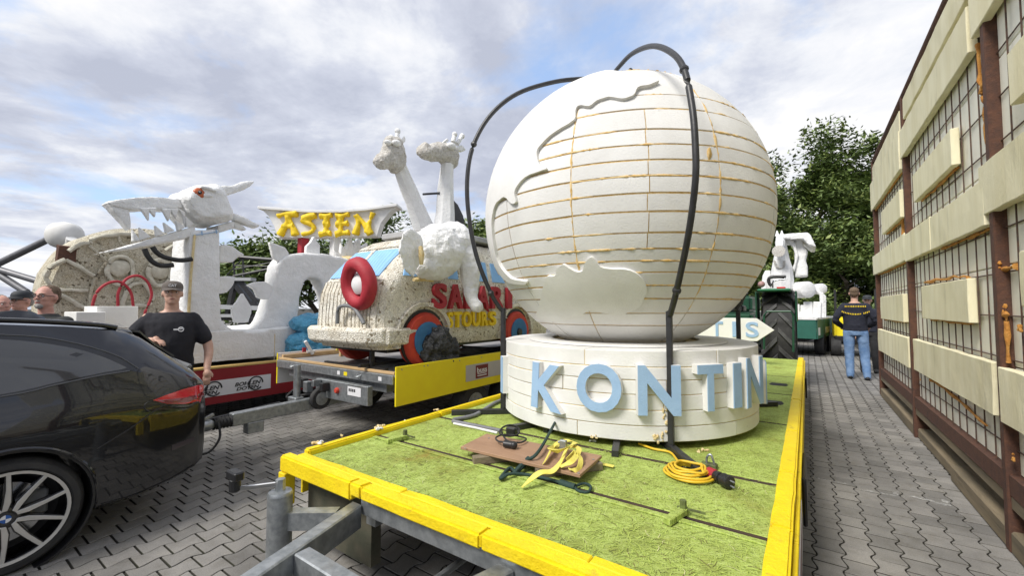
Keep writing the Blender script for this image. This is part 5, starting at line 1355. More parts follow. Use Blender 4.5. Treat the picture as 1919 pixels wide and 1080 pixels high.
# ------------------------------------------------------------------ round mosaic creature float
MX = -9.6
mf = thing('mosaic_creature_float', 'huge rounded grey mosaic float with spiral eyes behind the dragon jaws', 'float', aX(220, 640, MX))
def M_(x, y, dx=0.0): return aX(x, y, MX + dx)
out = spline([M_(x, y) for x, y in ((74, 575), (80, 530), (98, 490), (130, 458), (175, 438), (230, 428), (290, 430), (345, 446), (385, 490), (395, 560), (370, 640), (320, 680), (150, 680), (85, 630))], 4, True)
cM = sum(out, V((0, 0, 0))) / len(out)
MB().loft([[cM + (p - cM) * k + V((dx, 0, 0)) for p in out] for k, dx in ((.9, .03), (1, -.1), (1, -.8), (.92, -.95))]).build('shell', mosaic_grey, mf, rough=.02, rscale=3, smooth=30)
def mrel(pts, r, nm='relief_band', m=mosaic_grey, closed=False, dx=.09):
    P = spline([M_(x, y, dx) for x, y in pts], 5, closed)
    MB().tube(P, r * .68, 7, closed=closed).jitter(.02, 7).build(nm, m, mf, smooth=50)
def ell(cx, cy, rx, ry, n=16): return [(cx + rx * math.cos(2 * math.pi * i / n), cy + ry * math.sin(2 * math.pi * i / n)) for i in range(n)]
band = mat('pale_foam_band', (.66, .63, .52), (.50, .47, .37), 9, .9, bump=.9, bscale=14, bdist=.03)
mrel(ell(226, 507, 24, 26), .055, 'eye_ring', band, True); mrel(ell(300, 512, 21, 24), .055, 'eye_ring', band, True)
for cx, cy in ((224, 503), (299, 508)):
    c = M_(cx, cy, .07); MB().sphere(c, .06, .15, .15, 16, 10).jitter(.015, 8).build('eye_disc', band, mf, smooth=50)
mrel([(86, 520), (96, 500), (124, 488)], .06, m=band); mrel([(124, 488), (150, 502), (176, 518)], .05, m=band)
mrel([(86, 520), (100, 540), (140, 545), (165, 545)], .04, m=band); mrel([(130, 470), (150, 458), (168, 456)], .05, m=band)
mrel([(168, 456), (172, 448), (190, 442), (220, 440), (245, 440)], .05, m=band); mrel([(168, 460), (180, 472), (200, 490)], .04)
mrel([(165, 600), (168, 560), (180, 520), (200, 490)], .035); mrel([(100, 545), (130, 562), (160, 580)], .05, m=band)
mrel([(232, 575), (234, 555), (246, 534), (268, 532), (280, 545), (286, 560), (276, 572), (250, 572)], .045, closed=True, m=band)
mrel([(222, 440), (226, 455), (240, 465)], .04); mrel([(250, 440), (248, 460)], .045, m=band); mrel([(310, 470), (325, 460), (345, 458)], .045, m=band)
for x, y in ((250, 620), (180, 620), (320, 620)): MB().box(M_(x, y, -.5) + V((-.06, -.06, -1.6)), M_(x, y, -.3)).build('leg_post', timber, mf)
p = M_(124, 475, .03); MB().box(p + V((-.05, -.1, -.15)), p + V((.03, .1, .12))).jitter(.05, 6).build('rust_patch', rust, mf)
# red hoops in front of it
for i, (pts, lab) in enumerate((([(175, 590), (174, 570), (184, 545), (205, 530), (228, 530), (245, 548), (250, 575)], 'lower thin red hoop in front of the mosaic creature'), ([(221, 570), (222, 548), (236, 524), (258, 517), (276, 528), (284, 548), (282, 562), (272, 585)], 'upper thin red hoop beside the capped man'))):
    X_ = -8.6
    P = spline([aX(x, y, X_) for x, y in pts], 6); P = [V((P[0].x, P[0].y, .0))] + P + [V((P[-1].x, P[-1].y, .0))]
    tag(MB().tube(P, .019, 8).build('red_hoop', red_paint, None, smooth=50), lab, 'hoop', 'red hoops')
# white drum with pipe frame at the far left
dr = thing('white_drum', 'white round foam drum held on pipes above the mosaic creature', 'drum', aW(125, 450, 11.5))
c = aW(122, 442, 11.2)
MB().lathe([(.0, -.32), (.2, -.31), (.33, -.2), (.36, -.02), (.36, .02), (.33, .2), (.2, .31), (.0, .32)], c, _r * .9 + V((0, 0, -.1)), 22).build('drum', foam, dr, smooth=50)
MB().tube([aW(135, 448, 11), aW(128, 470, 11.1)], [.12, .09], 10).build('stub', foam, dr, smooth=50)
pf_ = thing('pipe_frame', 'grey steel pipe frame sloping in from the left edge', 'frame', aW(0, 600, 11.2))
pipe_m = mat('grey_pipe', (.20, .20, .21), (.15, .15, .16), 10, .5, metal=.4)
for a, b in (((-60, 522), (100, 444)), ((-60, 488), (80, 530)), ((-60, 478), (50, 548)), ((-60, 540), (60, 610))):
    A, B_ = aW(*a, 11.3), aW(*b, 11.3)
    MB().tube([A, B_], .085, 12).build('pipe', pipe_m, pf_, smooth=50)
A = aW(-55, 500, 11.5); MB().tube([V((A.x, A.y, 0)), V((A.x, A.y, 3.2))], .09, 12).build('upright_pipe', pipe_m, pf_, smooth=50)
# steel gangway seen between the dragon's neck and back
sf = thing('steel_gangway', 'dark steel gangway with railings seen behind the dragon back', 'scaffold', aW(450, 610, 14))
def K_(x, y, d=0): return aW(x, y, 14 + d)
for a, b, r in (((448, 482), (525, 488), .06), ((437, 518), (525, 500), .04), ((455, 485), (457, 520), .03), ((437, 490), (440, 517), .03), ((440, 498), (520, 500), .02), ((440, 505), (520, 490), .02), ((425, 516), (455, 485), .02)):
    MB().tube([K_(*a), K_(*b)], r, 8).build('rail', black_steel, sf)
for a, b in (((430, 520), (470, 570)), ((445, 522), (482, 565)), ((440, 530), (425, 600)), ((478, 566), (500, 610)), ((478, 566), (450, 612)), ((405, 600), (440, 590)), ((470, 600), (505, 575))):
    MB().beam(K_(*a), K_(*b), .14, .14).build('strut', black_steel, sf)
for (a, b, h) in (((400, 575), (495, 578), .14), ((405, 592), (440, 592), .1), ((440, 524), (475, 524), .1)):
    MB().beam(K_(*a), K_(*b), .3, h).build('platform', mat('pale_steel', (.4, .41, .42), rough=.5), sf)
for x in (410, 470, 505): MB().box(K_(x, 578) + V((-.05, -.05, -1.4)), K_(x, 578) + V((.05, .05, 0))).build('upright', black_steel, sf)
# ------------------------------------------------------------------ dark estate car, tail towards the trailer
paint = mat('black_blue_paint', (.007, .008, .012), (.009, .010, .014), 40, .3, metal=.5, coat=1.0)
glass_m = mat('tinted_glass', (.055, .057, .06), rough=.05, spec=.6, coat=.6)
gloss_black = mat('gloss_black_trim', (.008, .008, .009), rough=.15, coat=.5)
chrome = mat('dark_chrome', (.35, .36, .38), rough=.2, metal=1)
lens_red = mat('red_lens', (.60, .015, .025), (.50, .01, .018), 14, .12, coat=1.0)
alloy = mat('machined_alloy', (.62, .61, .58), (.55, .54, .52), 12, .32, metal=.6)
CXc = -4.44
car = thing('estate_car', 'glossy black estate car with dark tinted windows towing the safari trailer', 'car', (CXc, -.9, 0))
#     Y     hw    zb   zbelt ztop  xtop  zc
ST = [(1.335, .70, .34, .84, .885, .58, .90), (1.315, .775, .30, .885, .935, .63, .95), (1.25, .825, .27, .93, 1.00, .665, 1.03), (1.10, .848, .225, .985, 1.12, .668, 1.155), (.95, .857, .20, 1.02, 1.245, .66, 1.285),
      (.84, .86, .19, 1.035, 1.30, .66, 1.335), (.6, .86, .185, 1.015, 1.335, .662, 1.36), (.33, .86, .18, .98, 1.36, .665, 1.38), (-.3, .86, .18, .965, 1.39, .668, 1.415), (-1.0, .86, .18, .955, 1.38, .66, 1.41),
      (-1.6, .858, .18, .945, 1.30, .64, 1.36), (-2.2, .855, .19, .93, 1.0, .66, 1.04), (-2.7, .84, .2, .86, .92, .62, .95), (-3.1, .79, .22, .76, .83, .56, .86), (-3.23, .66, .3, .6, .66, .45, .68)]
def cstat(y):
    S = sorted(ST)
    if y <= S[0][0]: return S[0]
    for a, b in zip(S, S[1:]):
        if a[0] <= y <= b[0]:
            t = (y - a[0]) / (b[0] - a[0]); t2 = t
            return tuple(p + (q - p) * t2 for p, q in zip(a, b))
    return S[-1]
def csec(y):
    _, hw, zb, zbelt, ztop, xt, zc = cstat(y)
    zlo = zb; s = (zbelt - zb)
    xb = hw * .948
    pts = [(hw * .5, zb), (hw * .86, zb), (hw * .965, zb + .05), (hw * .992, zb + s * .28), (hw, zb + s * .52), (hw * .998, zb + s * .75), (hw * .988, zb + s * .82), (hw * .972, zb + s * .86), (xb, zbelt)]
    xm = xb + (xt - xb) * .48 + .018
    pts += [(xm, zbelt + (ztop - zbelt) * .5), (xt, ztop), (xt * .93, ztop + (zc - ztop) * .42), (xt * .6, ztop + (zc - ztop) * .84), (xt * .28, zc - (zc - ztop) * .03)]
    return pts
def chw(y, z):
    p = csec(y)
    for a, b in zip(p[1:], p[2:]):
        if a[1] <= z <= b[1]: return a[0] + (b[0] - a[0]) * (z - a[1]) / max(b[1] - a[1], 1e-6)
    return p[10][0] if z > p[10][1] else p[1][0]
ys = [1.335, 1.33, 1.322, 1.315, 1.30, 1.28] + [1.25 - i * .0728 for i in range(61)] + [-3.15, -3.19, -3.22, -3.23]
ys = sorted(set(round(y, 4) for y in ys))
rings = []
for y in ys:
    s = csec(y); rings.append([V((CXc + x, y, z)) for x, z in s] + [V((CXc - x, y, z)) for x, z in reversed(s)])
cmesh = MB().loft(rings).mesh('body', ORG[car.name])
WY = (.372, -2.35); WZ, WR = .31, .315
cut = MB()
for wy in WY:
    for sx in (1, -1): cut.cyl((CXc + sx * .56, wy, WZ + .01), (CXc + sx * .95, wy, WZ + .01), .355, 40)
cme = cut.mesh('cut', ORG[car.name])
tb = bpy.data.objects.new('tmpbody', cmesh); COL.objects.link(tb)
tcu = bpy.data.objects.new('tmpcut', cme); COL.objects.link(tcu)
md = tb.modifiers.new('b', 'BOOLEAN'); md.operation = 'DIFFERENCE'; md.object = tcu; md.solver = 'EXACT'
dgp = bpy.context.evaluated_depsgraph_get(); dgp.update()
bodyme = bpy.data.meshes.new_from_object(tb.evaluated_get(dgp))
bpy.data.objects.remove(tb); bpy.data.objects.remove(tcu)
bodyme.materials.clear(); bodyme.materials.append(paint); bodyme.shade_smooth(); bodyme.set_sharp_from_angle(angle=R(38))
cbody = link('body', bodyme, car)
for wy in WY:
    for sx in (1, -1):
        MB().lathe([(.353, 0), (.353, .3), (.34, .3), (.34, 0)], (CXc + sx * .555, wy, WZ + .01), (sx, 0, 0), 40).build('wheel_arch_liner', black_plastic, car, smooth=40)
def cpatch(poly, off, name, m, parent=None, th=.01, step=.06, both=True):
    o = None
    for sx in ((1, -1) if both else (1,)):
        f = lambda y, z, d: V((CXc + sx * (chw(y, z) + d), y, z))
        o = shell(poly, step, lambda y, z: f(y, z, off), lambda y, z: f(y, z, off - th)).build(name, m, parent or car, smooth=40)
    return o
def sm2(poly, n=4): return [(p.x, p.y) for p in spline([V((a, b, 0)) for a, b in poly], n)]
top_o = sm2([(.915, 1.055), (.80, 1.155), (.58, 1.255), (.33, 1.305), (-.3, 1.345), (-.9, 1.345), (-1.3, 1.285), (-1.65, 1.13), (-1.85, .985)])
bot_o = sm2([(-1.85, .972), (-1.0, .962), (-.3, .966), (.33, .972), (.54, 1.005), (.72, 1.033), (.87, 1.045)])
cpatch(top_o + bot_o, .0035, 'window_surround', gloss_black)
q_t = sm2([(.86, 1.066), (.74, 1.15), (.58, 1.222), (.33, 1.28), (-.12, 1.318)]); q_b = sm2([(-.12, .978), (.33, .984), (.54, 1.018), (.72, 1.047), (.82, 1.058)])
cpatch(q_t + q_b, .0065, 'rear_side_window', glass_m)
d_t = sm2([(-.16, 1.32), (-.9, 1.325), (-1.28, 1.265), (-1.6, 1.12), (-1.76, 1.0)]); d_b = [(-1.74, .985), (-1.0, .974), (-.16, .977)]
cpatch(d_t + d_b, .0065, 'front_side_window', glass_m)
for sx in (1, -1):
    for line in (bot_o, top_o):
        MB().tube([V((CXc + sx * (chw(y, z) + .004), y, z)) for y, z in line], .005, 6).build('window_moulding', mat('satin_trim', (.09, .092, .095), rough=.35, metal=.5), car, smooth=50)
# rear lamp, seams, lower cladding
lamp = [(.985, .842), (1.06, .862), (1.16, .882), (1.26, .893), (1.312, .885), (1.322, .80), (1.27, .775), (1.17, .782), (1.06, .805)]
cpatch([(.965, .842), (1.06, .872), (1.16, .892), (1.26, .903), (1.318, .895), (1.325, .79), (1.27, .763), (1.17, .772), (1.05, .797)], .0045, 'lamp_frame', gloss_black, step=.025)
lo = cpatch(lamp, .0085, 'tail_light', lens_red, step=.025)
cpatch([(1.005, .838), (1.17, .825), (1.30, .84), (1.31, .815), (1.26, .79), (1.17, .79), (1.06, .808)], .0105, 'lamp_lower_band', mat('dark_red_lens', (.16, .005, .01), rough=.15, coat=1), step=.025)
def seam(pts, r=.0045, nm='panel_seam'):
    P = sm2(pts, 5)
    for sx in (1, -1): MB().tube([V((CXc + sx * (chw(y, z) + .0008), y, z)) for y, z in P], r, 5).build(nm, print_black, car)
seam([(1.06, .80), (.98, .76), (.90, .70), (.80, .64), (.72, .595)]); seam([(1.0, .84), (.955, .83), (.94, .80), (.965, .77)])
seam([(.30, .96), (.31, .85), (.30, .70)]); seam([(-.95, .95), (-.98, .6), (-.96, .25)])
cpatch([(1.10, .515), (1.235, .535), (1.238, .50), (1.10, .478)], .004, 'reflector', mat('dark_lens', (.05, .04, .045), rough=.2, coat=1), step=.06)
cpatch([(.76, .215), (.95, .235), (1.2, .285), (1.25, .33), (1.1, .28), (.9, .245), (.755, .245)], .006, 'lower_valance', black_plastic, step=.05)
for sx in (1, -1):
    P = spline([(CXc + sx * .625, 0.84, 1.322), (CXc + sx * .63, .7, 1.35), (CXc + sx * .632, .3, 1.388), (CXc + sx * .634, -.4, 1.42), (CXc + sx * .632, -1.0, 1.41), (CXc + sx * .62, -1.3, 1.37)], 5)
    MB().tube(P, .016, 8).build('roof_rail', gloss_black, car, smooth=50)
    # arch lip
    arc = [V((CXc + sx * (chw(wy + math.cos(a) * .362, max(.2, WZ + .01 + math.sin(a) * .362)) + .004), wy + math.cos(a) * .362, WZ + .01 + math.sin(a) * .362)) for wy in WY[:1] for a in [math.pi * (-.08 + 1.16 * i / 30) for i in range(31)]]
    MB().tube(arc, .009, 6).build('arch_lip', paint, car, smooth=50)
# roof spoiler, fin, wiper, rear glass, windscreen
sp_r = []
for x in (-.60, -.45, 0, .45, .60):
    e = 1 - abs(x) * .12
    zc_ = 1.31 + .04 * (1 - (x / .62) ** 2)
    sp_r.append([V((CXc + x, .74, zc_ + .012)), V((CXc + x, 1.0 * e - .0, zc_ - .02)), V((CXc + x, 1.0 * e, zc_ - .045)), V((CXc + x, .78, zc_ - .06))])
MB().loft(sp_r).build('roof_spoiler', paint, car, bevel=.008, smooth=40)
MB().loft([[V((CXc - w, y0, 1.36)), V((CXc + w, y0, 1.36)), V((CXc + w * .3, yt, z)), V((CXc - w * .3, yt, z))] for w, y0, yt, z in ((.02, .20, .22, 1.395), (.05, .28, .34, 1.425), (.045, .45, .46, 1.44), (.03, .56, .53, 1.43), (.01, .6, .59, 1.39))]).build('roof_fin', paint, car, smooth=60)
MB().loft([[V((CXc - .5, y, z + .006)), V((CXc + .5, y, z + .006)), V((CXc + .5, y, z - .01)), V((CXc - .5, y, z - .01))] for y, z in ((.99, 1.287), (1.08, 1.19), (1.2, 1.09))]).build('rear_glass', glass_m, car)
MB().loft([[V((CXc - .55, y, z + .008)), V((CXc + .55, y, z + .008)), V((CXc + .55, y, z - .01)), V((CXc - .55, y, z - .01))] for y, z in ((-1.45, 1.395), (-1.8, 1.25), (-2.18, 1.05))]).build('windscreen', glass_m, car)
MB().beam((CXc + .50, 1.16, 1.065), (CXc + .60, 1.27, 1.0), .05, .05).build('wiper_cover', grey_plastic, car, bevel=.01)
for sx in (1, -1):
    MB().sphere((CXc + sx * .93, -1.72, .99), .09, .05, .06, 14, 10).build('door_mirror', paint, car, smooth=50)
    MB().box((CXc + sx * .45 - .15, -3.21, .60), (CXc + sx * .45 + .15, -3.12, .68)).build('headlight', print_white, car, bevel=.02)
MB().box((CXc - .26, 1.325, .62), (CXc + .26, 1.345, .73)).build('number_plate', print_white, car)
MB().tube(spline([(CXc, 1.1, .30), (CXc, 1.30, .29), (CXc, 1.50, .31), (CXc, 1.53, .37)], 4), .02, 8).build('tow_bar', black_steel, car, smooth=50)
MB().cyl((CXc + .26, 1.31, .38), (CXc + .26, 1.355, .38), .03, 12).build('tow_socket', black_plastic, car)
# wheels
def wheel(sx, wy):
    xo = CXc + sx * .852           # outer face
    ax = V((sx, 0, 0))
    w = MB().lathe([(.19, -.205), (.29, -.205), (.312, -.18), (.315, -.14), (.315, -.06), (.309, -.03), (.29, -.008), (.262, -.004), (.250, -.012), (.25, -.19)], (xo, wy, WZ), ax, 56).build('wheel', black_rubber, car, smooth=40)
    MB().lathe([(.247, -.19), (.247, -.02), (.252, -.006), (.249, .0), (.236, -.004), (.232, -.03), (.228, -.19)], (xo, wy, WZ), ax, 56).build('rim', gloss_black, w, smooth=35)
    MB().lathe([(.233, -.006), (.2495, -.004), (.2495, .0015), (.234, -.001)], (xo, wy, WZ), ax, 56).build('rim_edge', alloy, w, smooth=35)
    MB().lathe([(.0, -.14), (.165, -.14), (.165, -.12), (.0, -.12)], (xo, wy, WZ), ax, 36).build('brake_disc', chrome, w, smooth=35)
    MB().box((xo - sx * .145 - .03, wy + .06, WZ - .05), (xo - sx * .145 + .05, wy + .17, WZ + .09)).build('brake_caliper', grey_plastic, w, bevel=.01)
    MB().lathe([(.0, -.07), (.06, -.07), (.055, -.018), (.035, -.012), (.0, -.012)], (xo, wy, WZ), ax, 28).build('hub', gloss_black, w, smooth=35)
    def pt(r, a, d): return V((xo + sx * d, wy + math.cos(a) * r, WZ + math.sin(a) * r))
    for i in range(5):
        a = R(35 + 72 * i)
        for s in (-1, 1):
            path = [(.042, a + s * .18), (.085, a + s * .34), (.15, a + s * .335), (.237, a + s * .305)]
            wd = (.010, .013, .010, .009)
            for nm, m_, d0, d1, k in (('spoke_back', gloss_black, -.05, -.0125, 1.5), ('spoke', alloy, -.012, -.002, 1.0)):
                rg = []
                for (r, t), w_ in zip(path, wd):
                    tv = V((0, -math.sin(t), math.cos(t))) * w_ * k; dz = -.004 * (1 - r / .237)
                    c0 = pt(r, t, d0 + dz); c1 = pt(r, t, d1 + dz)
                    rg.append([c0 - tv, c0 + tv, c1 + tv, c1 - tv])
                MB().loft(rg).build(nm, m_, w, bevel=.0015)
    # centre badge: dark ring, blue and white quarters
    c0 = V((xo - sx * .009, wy, WZ))
    MB().lathe([(.0, -.004), (.033, -.004), (.033, .0), (.0, .0)], c0, ax, 28).build('badge_ring', mat('badge_black', (.012, .014, .02), rough=.25, coat=.6), w, smooth=35)
    for q in range(4):
        P = [c0 + ax * .001] + [c0 + ax * .001 + V((0, math.cos(t) * .021, math.sin(t) * .021)) for t in [math.pi / 2 * q + math.pi / 2 * j / 6 for j in range(7)]]
        MB().prism(P, ax * .001).build('badge_quarter', print_white if q % 2 else mat('badge_blue', (.02, .10, .35), rough=.3), w)
    return w
for wy in WY:
    for sx in (1, -1): wheel(sx, wy)

# ------------------------------------------------------------------ people
def person(label, loc, face, height=1.76, arms=None, shirt=None, sleeve='short', trousers=None, shoes=None, hair=None, hair_kind='short', cap=None, cap_text=None, glasses=False, beard=None, girth=1.0, skin=None, head_turn=0.0, logo=None, collar=False, group=None, legs=None):
    k = height / 1.765
    face = V((face[0], face[1], 0)).normalized()
    rt_ = V((face.y, -face.x, 0))                      # the person's own right hand side
    org = V((loc[0], loc[1], loc[2] if len(loc) > 2 else 0))
    def T(p): return org + (rt_ * p[0] + face * p[1] + V((0, 0, p[2]))) * k
    ch, sh = math.cos(head_turn), math.sin(head_turn)
    def TH(p): return T((p[0] * ch + p[1] * sh, -p[0] * sh + p[1] * ch, p[2]))
    t = thing('person', label, 'person', tuple(org), group)
    arms = arms or (((.26, -.03, 1.14), (.25, .08, .90)), ((-.26, -.03, 1.14), (-.25, .08, .90)))
    tors = [(.84, .135, .105, 0), (.93, .168, .12, 0), (1.04, .16, .115 * girth, .005), (1.16, .165, .12 * girth, .01), (1.28, .182, .128, .008), (1.37, .195, .118, 0), (1.425, .175, .095, -.005), (1.465, .10, .07, -.005), (1.49, .062, .062, 0), (1.56, .058, .062, .01)]
    def torso(mb, grow, z0=.0, z1=9, n=20):
        rg = []
        for z, rx, ry, yo in tors:
            if z < z0 or z > z1: continue
            rg.append([T((math.cos(2 * math.pi * i / n) * (rx * (girth ** .4) + grow), math.sin(2 * math.pi * i / n) * (ry + grow) + yo, z)) for i in range(n)])
        mb.loft(rg)
    def limb(mb, pts, rs, grow=0.0):
        P = spline([T(p) for p in pts], 4); n_ = len(P); q = len(rs) - 1; RS = []
        for i in range(n_):
            f = i / (n_ - 1) * q; a = min(int(f), q - 1); RS.append((rs[a] + (rs[a + 1] - rs[a]) * (f - a) + grow) * k)
        mb.tube(P, RS, 12)
        mb.sphere(P[0], RS[0]); mb.sphere(P[-1], RS[-1])
    lg = legs or (((.095, 0, .90), (.105, .015, .49), (.115, -.02, .07)), ((-.095, 0, .90), (-.105, .015, .49), (-.115, -.02, .07)))
    bdy = MB(); torso(bdy, -.008)
    for s, (el_, wr) in zip((1, -1), arms):
        limb(bdy, ((s * .175, 0, 1.405), el_, wr), (.056, .046, .03))
        d = (V(wr) - V(el_)).normalized(); pc = V(wr) + d * .055
        side = V((0, 0, 1)).cross(d)
        if side.length < .3: side = V((0, 1, 0))
        side = side.normalized(); up_ = d.cross(side).normalized()
        bdy.sphere(T(tuple(pc)), .04 * k, .033 * k, .042 * k, 10, 8)
        for j in range(4):
            o_ = side * ((j - 1.5) * .0175) ; l_ = (.062, .074, .07, .055)[j]; b0 = pc + d * .03 + o_
            b1 = b0 + d * l_ * .5 - up_ * .008; b2 = b1 + d * l_ * .35 - up_ * .022; b3 = b2 + d * l_ * .1 - up_ * .024
            bdy.tube([T(tuple(q)) for q in (b0, b1, b2, b3)], [.0095 * k, .009 * k, .0085 * k, .007 * k], 8)
        th0 = V(wr) + d * .03 + side * .025; bdy.tube([T(tuple(q)) for q in (th0, th0 + d * .03 + side * .022 - up_ * .01, th0 + d * .06 + side * .024 - up_ * .018)], [.012 * k, .0105 * k, .008 * k], 8)
    for L3 in lg: limb(bdy, L3, (.085, .058, .04))
    # head
    hm = MB()
    hd_ = [((0, 0, 1.665), (.074, .093, .100)), ((0, .022, 1.60), (.060, .070, .068)), ((0, .05, 1.565), (.036, .040, .026)), ((0, .074, 1.685), (.052, .02, .013)), ((.03, .06, 1.635), (.027, .028, .025)), ((-.03, .06, 1.635), (.027, .028, .025)),
           ((0, .098, 1.640), (.013, .018, .016)), ((0, .088, 1.662), (.010, .016, .022)), ((0, .083, 1.598), (.024, .012, .010)), ((0, .078, 1.572), (.02, .014, .014)), ((.078, -.005, 1.645), (.009, .02, .03)), ((-.078, -.005, 1.645), (.009, .02, .03))]
    rotH = Matrix(((rt_.x, face.x, 0), (rt_.y, face.y, 0), (0, 0, 1))) @ Matrix.Rotation(-head_turn, 3, 'Z')
    for c, r in hd_: bdy.sphere(TH(c), r[0] * k, r[1] * k, r[2] * k, 16, 12, rotH)
    skin = skin or skin_m
    bdy.build('body', skin, t, remesh=.0078, sm=3)
    for s in (1, -1):
        e = MB().sphere(TH((s * .031, .0775, 1.6625)), .013 * k, .010 * k, .0085 * k, 10, 8, rotH).build('eye', eye_white, t, smooth=60)
        MB().sphere(TH((s * .031, .0862, 1.6625)), .0055 * k, .003 * k, .0058 * k, 8, 6, rotH).build('iris', print_black, e, smooth=60)
        MB().tube([TH((s * .014, .0935, 1.682)), TH((s * .032, .093, 1.688)), TH((s * .05, .082, 1.683))], [.003 * k, .004 * k, .003 * k], 6).build('eyebrow', hair or hair_brown, t)
    MB().sphere(TH((0, .0925, 1.5985)), .022 * k, .005 * k, .0055 * k, 10, 6, rotH).build('lips', lip_m, t, smooth=60)
    if hair:
        hb_ = MB()
        for c, r in (((0, -.024, 1.700), (.0775, .084, .074)), ((0, -.05, 1.65), (.072, .05, .07))): hb_.sphere(TH(c), r[0] * k, r[1] * k, r[2] * k, 18, 12, rotH)
        if hair_kind == 'full': hb_.sphere(TH((0, .03, 1.742)), .062 * k, .058 * k, .026 * k, 14, 10, rotH)
        hb_.build('hair', hair, t, remesh=.009, sm=1, rough=.006, rscale=60)
    if beard:
        bb = MB()
        bb.sphere(TH((0, .07, 1.568)), .036 * k, .032 * k, .03 * k, 12, 8, rotH).sphere(TH((0, .092, 1.613)), .03 * k, .01 * k, .008 * k, 10, 6, rotH)
        bb.build('beard', beard, t, remesh=.007, sm=1, rough=.005, rscale=70)
    if cap:
        cp = MB()
        n_ = 20; rg = []
        for z, r in ((1.690, 1.0), (1.72, 1.02), (1.745, .94), (1.765, .74), (1.775, .42), (1.778, .05)):
            rg.append([TH((math.cos(2 * math.pi * i / n_) * .084 * r, math.sin(2 * math.pi * i / n_) * .103 * r - .004, z)) for i in range(n_)])
        c_ = cp.loft(rg).build('cap', cap, t, smooth=60)
        rg = []
        for i in range(9):
            a = R(20 + 140 * i / 8); x = math.cos(a); y = math.sin(a)
            rg.append([TH((x * .083, y * .098, 1.702)), TH((x * .088, y * .098 + .075 * y, 1.688 - .012 * abs(x))), TH((x * .088, y * .098 + .075 * y, 1.682 - .012 * abs(x))), TH((x * .083, y * .098, 1.692))])
        MB().loft(rg).build('peak', print_black if cap is not cap_tan else cap, c_, smooth=60)
        if cap_text:
            f_ = (TH((0, 1, 0)) - TH((0, 0, 0))).normalized(); r_ = (TH((-1, 0, 0)) - TH((0, 0, 0))).normalized()
            text_on(cap_text, TH((0, .0985, 1.728)), r_, (0, 0, 1), .062 * k, .026 * k, .004, .03).build('cap_lettering', print_white, c_)
    if glasses:
        gm = MB()
        for s in (1, -1):
            P = [TH((s * .033 + math.cos(a) * .024, .098 - abs(math.cos(a)) * .003, 1.662 + math.sin(a) * .016)) for a in [2 * math.pi * i / 14 for i in range(14)]]
            gm.tube(P, .0026 * k, 5, closed=True); gm.tube([TH((s * .057, .095, 1.668)), TH((s * .08, .0, 1.66))], .0025 * k, 5)
        gm.tube([TH((-.01, .1, 1.666)), TH((.01, .1, 1.666))], .0026 * k, 5)
        gm.build('glasses', print_black, t)
    # clothes
    sm_ = MB(); torso(sm_, .014, .92, 1.47)
    for s, (el_, wr) in zip((1, -1), arms):
        if sleeve == 'short':
            mid = V((s * .175, 0, 1.405)).lerp(V(el_), .72); limb(sm_, ((s * .165, 0, 1.40), tuple(V((s * .175, 0, 1.405)).lerp(V(el_), .4)), tuple(mid)), (.066, .07, .072))
        else: limb(sm_, ((s * .165, 0, 1.40), el_, tuple(V(el_).lerp(V(wr), .95))), (.07, .062, .046))
    if collar: sm_.tube([T((math.cos(a) * .075, math.sin(a) * .075, 1.478)) for a in [2 * math.pi * i / 16 for i in range(16)]], .016 * k, 8, closed=True)
    so = sm_.build('shirt', shirt, t, remesh=.011, sm=2, rough=.006, rscale=9)
    if logo:
        logo(T, so)
    pm = MB(); torso(pm, .012, .80, 1.0)
    for L3 in lg: limb(pm, L3, (.098, .078, .062))
    pm.build('trousers', trousers or jeans, t, remesh=.013, sm=2, rough=.007, rscale=8)
    for s, L3 in zip((1, -1), lg):
        f = L3[-1]
        MB().sphere(T((f[0], f[1] + .05, .045)), .05 * k, .13 * k, .05 * k, 14, 10, Matrix(((rt_.x, face.x, 0), (rt_.y, face.y, 0), (0, 0, 1)))).cyl(T((f[0], f[1], .04)), T((f[0], f[1], .13)), .05 * k, 12).build('shoe', shoes or black_rubber, t, remesh=.014, sm=1)
    return t
skin_m = mat('skin', (.58, .36, .27), (.50, .29, .21), 14, .55, sss=.06, bump=.08, bscale=120)
skin_red = mat('ruddy_skin', (.60, .34, .27), (.52, .26, .20), 14, .55, sss=.06, bump=.08)
lip_m = mat('lips', (.34, .13, .11), rough=.5)
eye_white = mat('eye_white', (.6, .57, .54), rough=.3)
hair_brown = mat('brown_hair', (.10, .065, .04), (.16, .11, .07), 40, .8, bump=.8, bscale=120, stretch=(1, 1, .2))
hair_grey = mat('grey_hair', (.38, .36, .34), (.24, .22, .2), 40, .8, bump=.8, bscale=120, stretch=(1, 1, .2))
black_cotton = mat('black_cotton', (.014, .014, .019), (.02, .02, .026), 6, .9, bump=.4, bscale=12, bdist=.02)
navy_cotton = mat('navy_cotton', (.012, .014, .026), (.02, .022, .036), 6, .9, bump=.4, bscale=12, bdist=.02)
charcoal = mat('charcoal_fleece', (.035, .037, .036), (.05, .052, .05), 8, .95, bump=.4, bscale=20)
camo = mat('mottled_brown_jacket', (.05, .045, .03), (.11, .09, .06), 22, .9, bump=.3)
green_jk = mat('green_jacket', (.03, .12, .05), (.02, .09, .035), 10, .85, bump=.3)
jeans = mat('blue_jeans', (.10, .19, .36), (.20, .31, .50), 7, .9, bump=.4, bscale=20, c3=(.06, .11, .22), s3=4, t3=(.58, .75))
dark_trs = mat('dark_trousers', (.02, .02, .022), (.03, .03, .032), 8, .9)
cap_tan = mat('brown_cap', (.10, .085, .075), (.13, .11, .095), 16, .9)
cap_dark = mat('dark_cap', (.02, .024, .03), (.035, .04, .045), 10, .7)
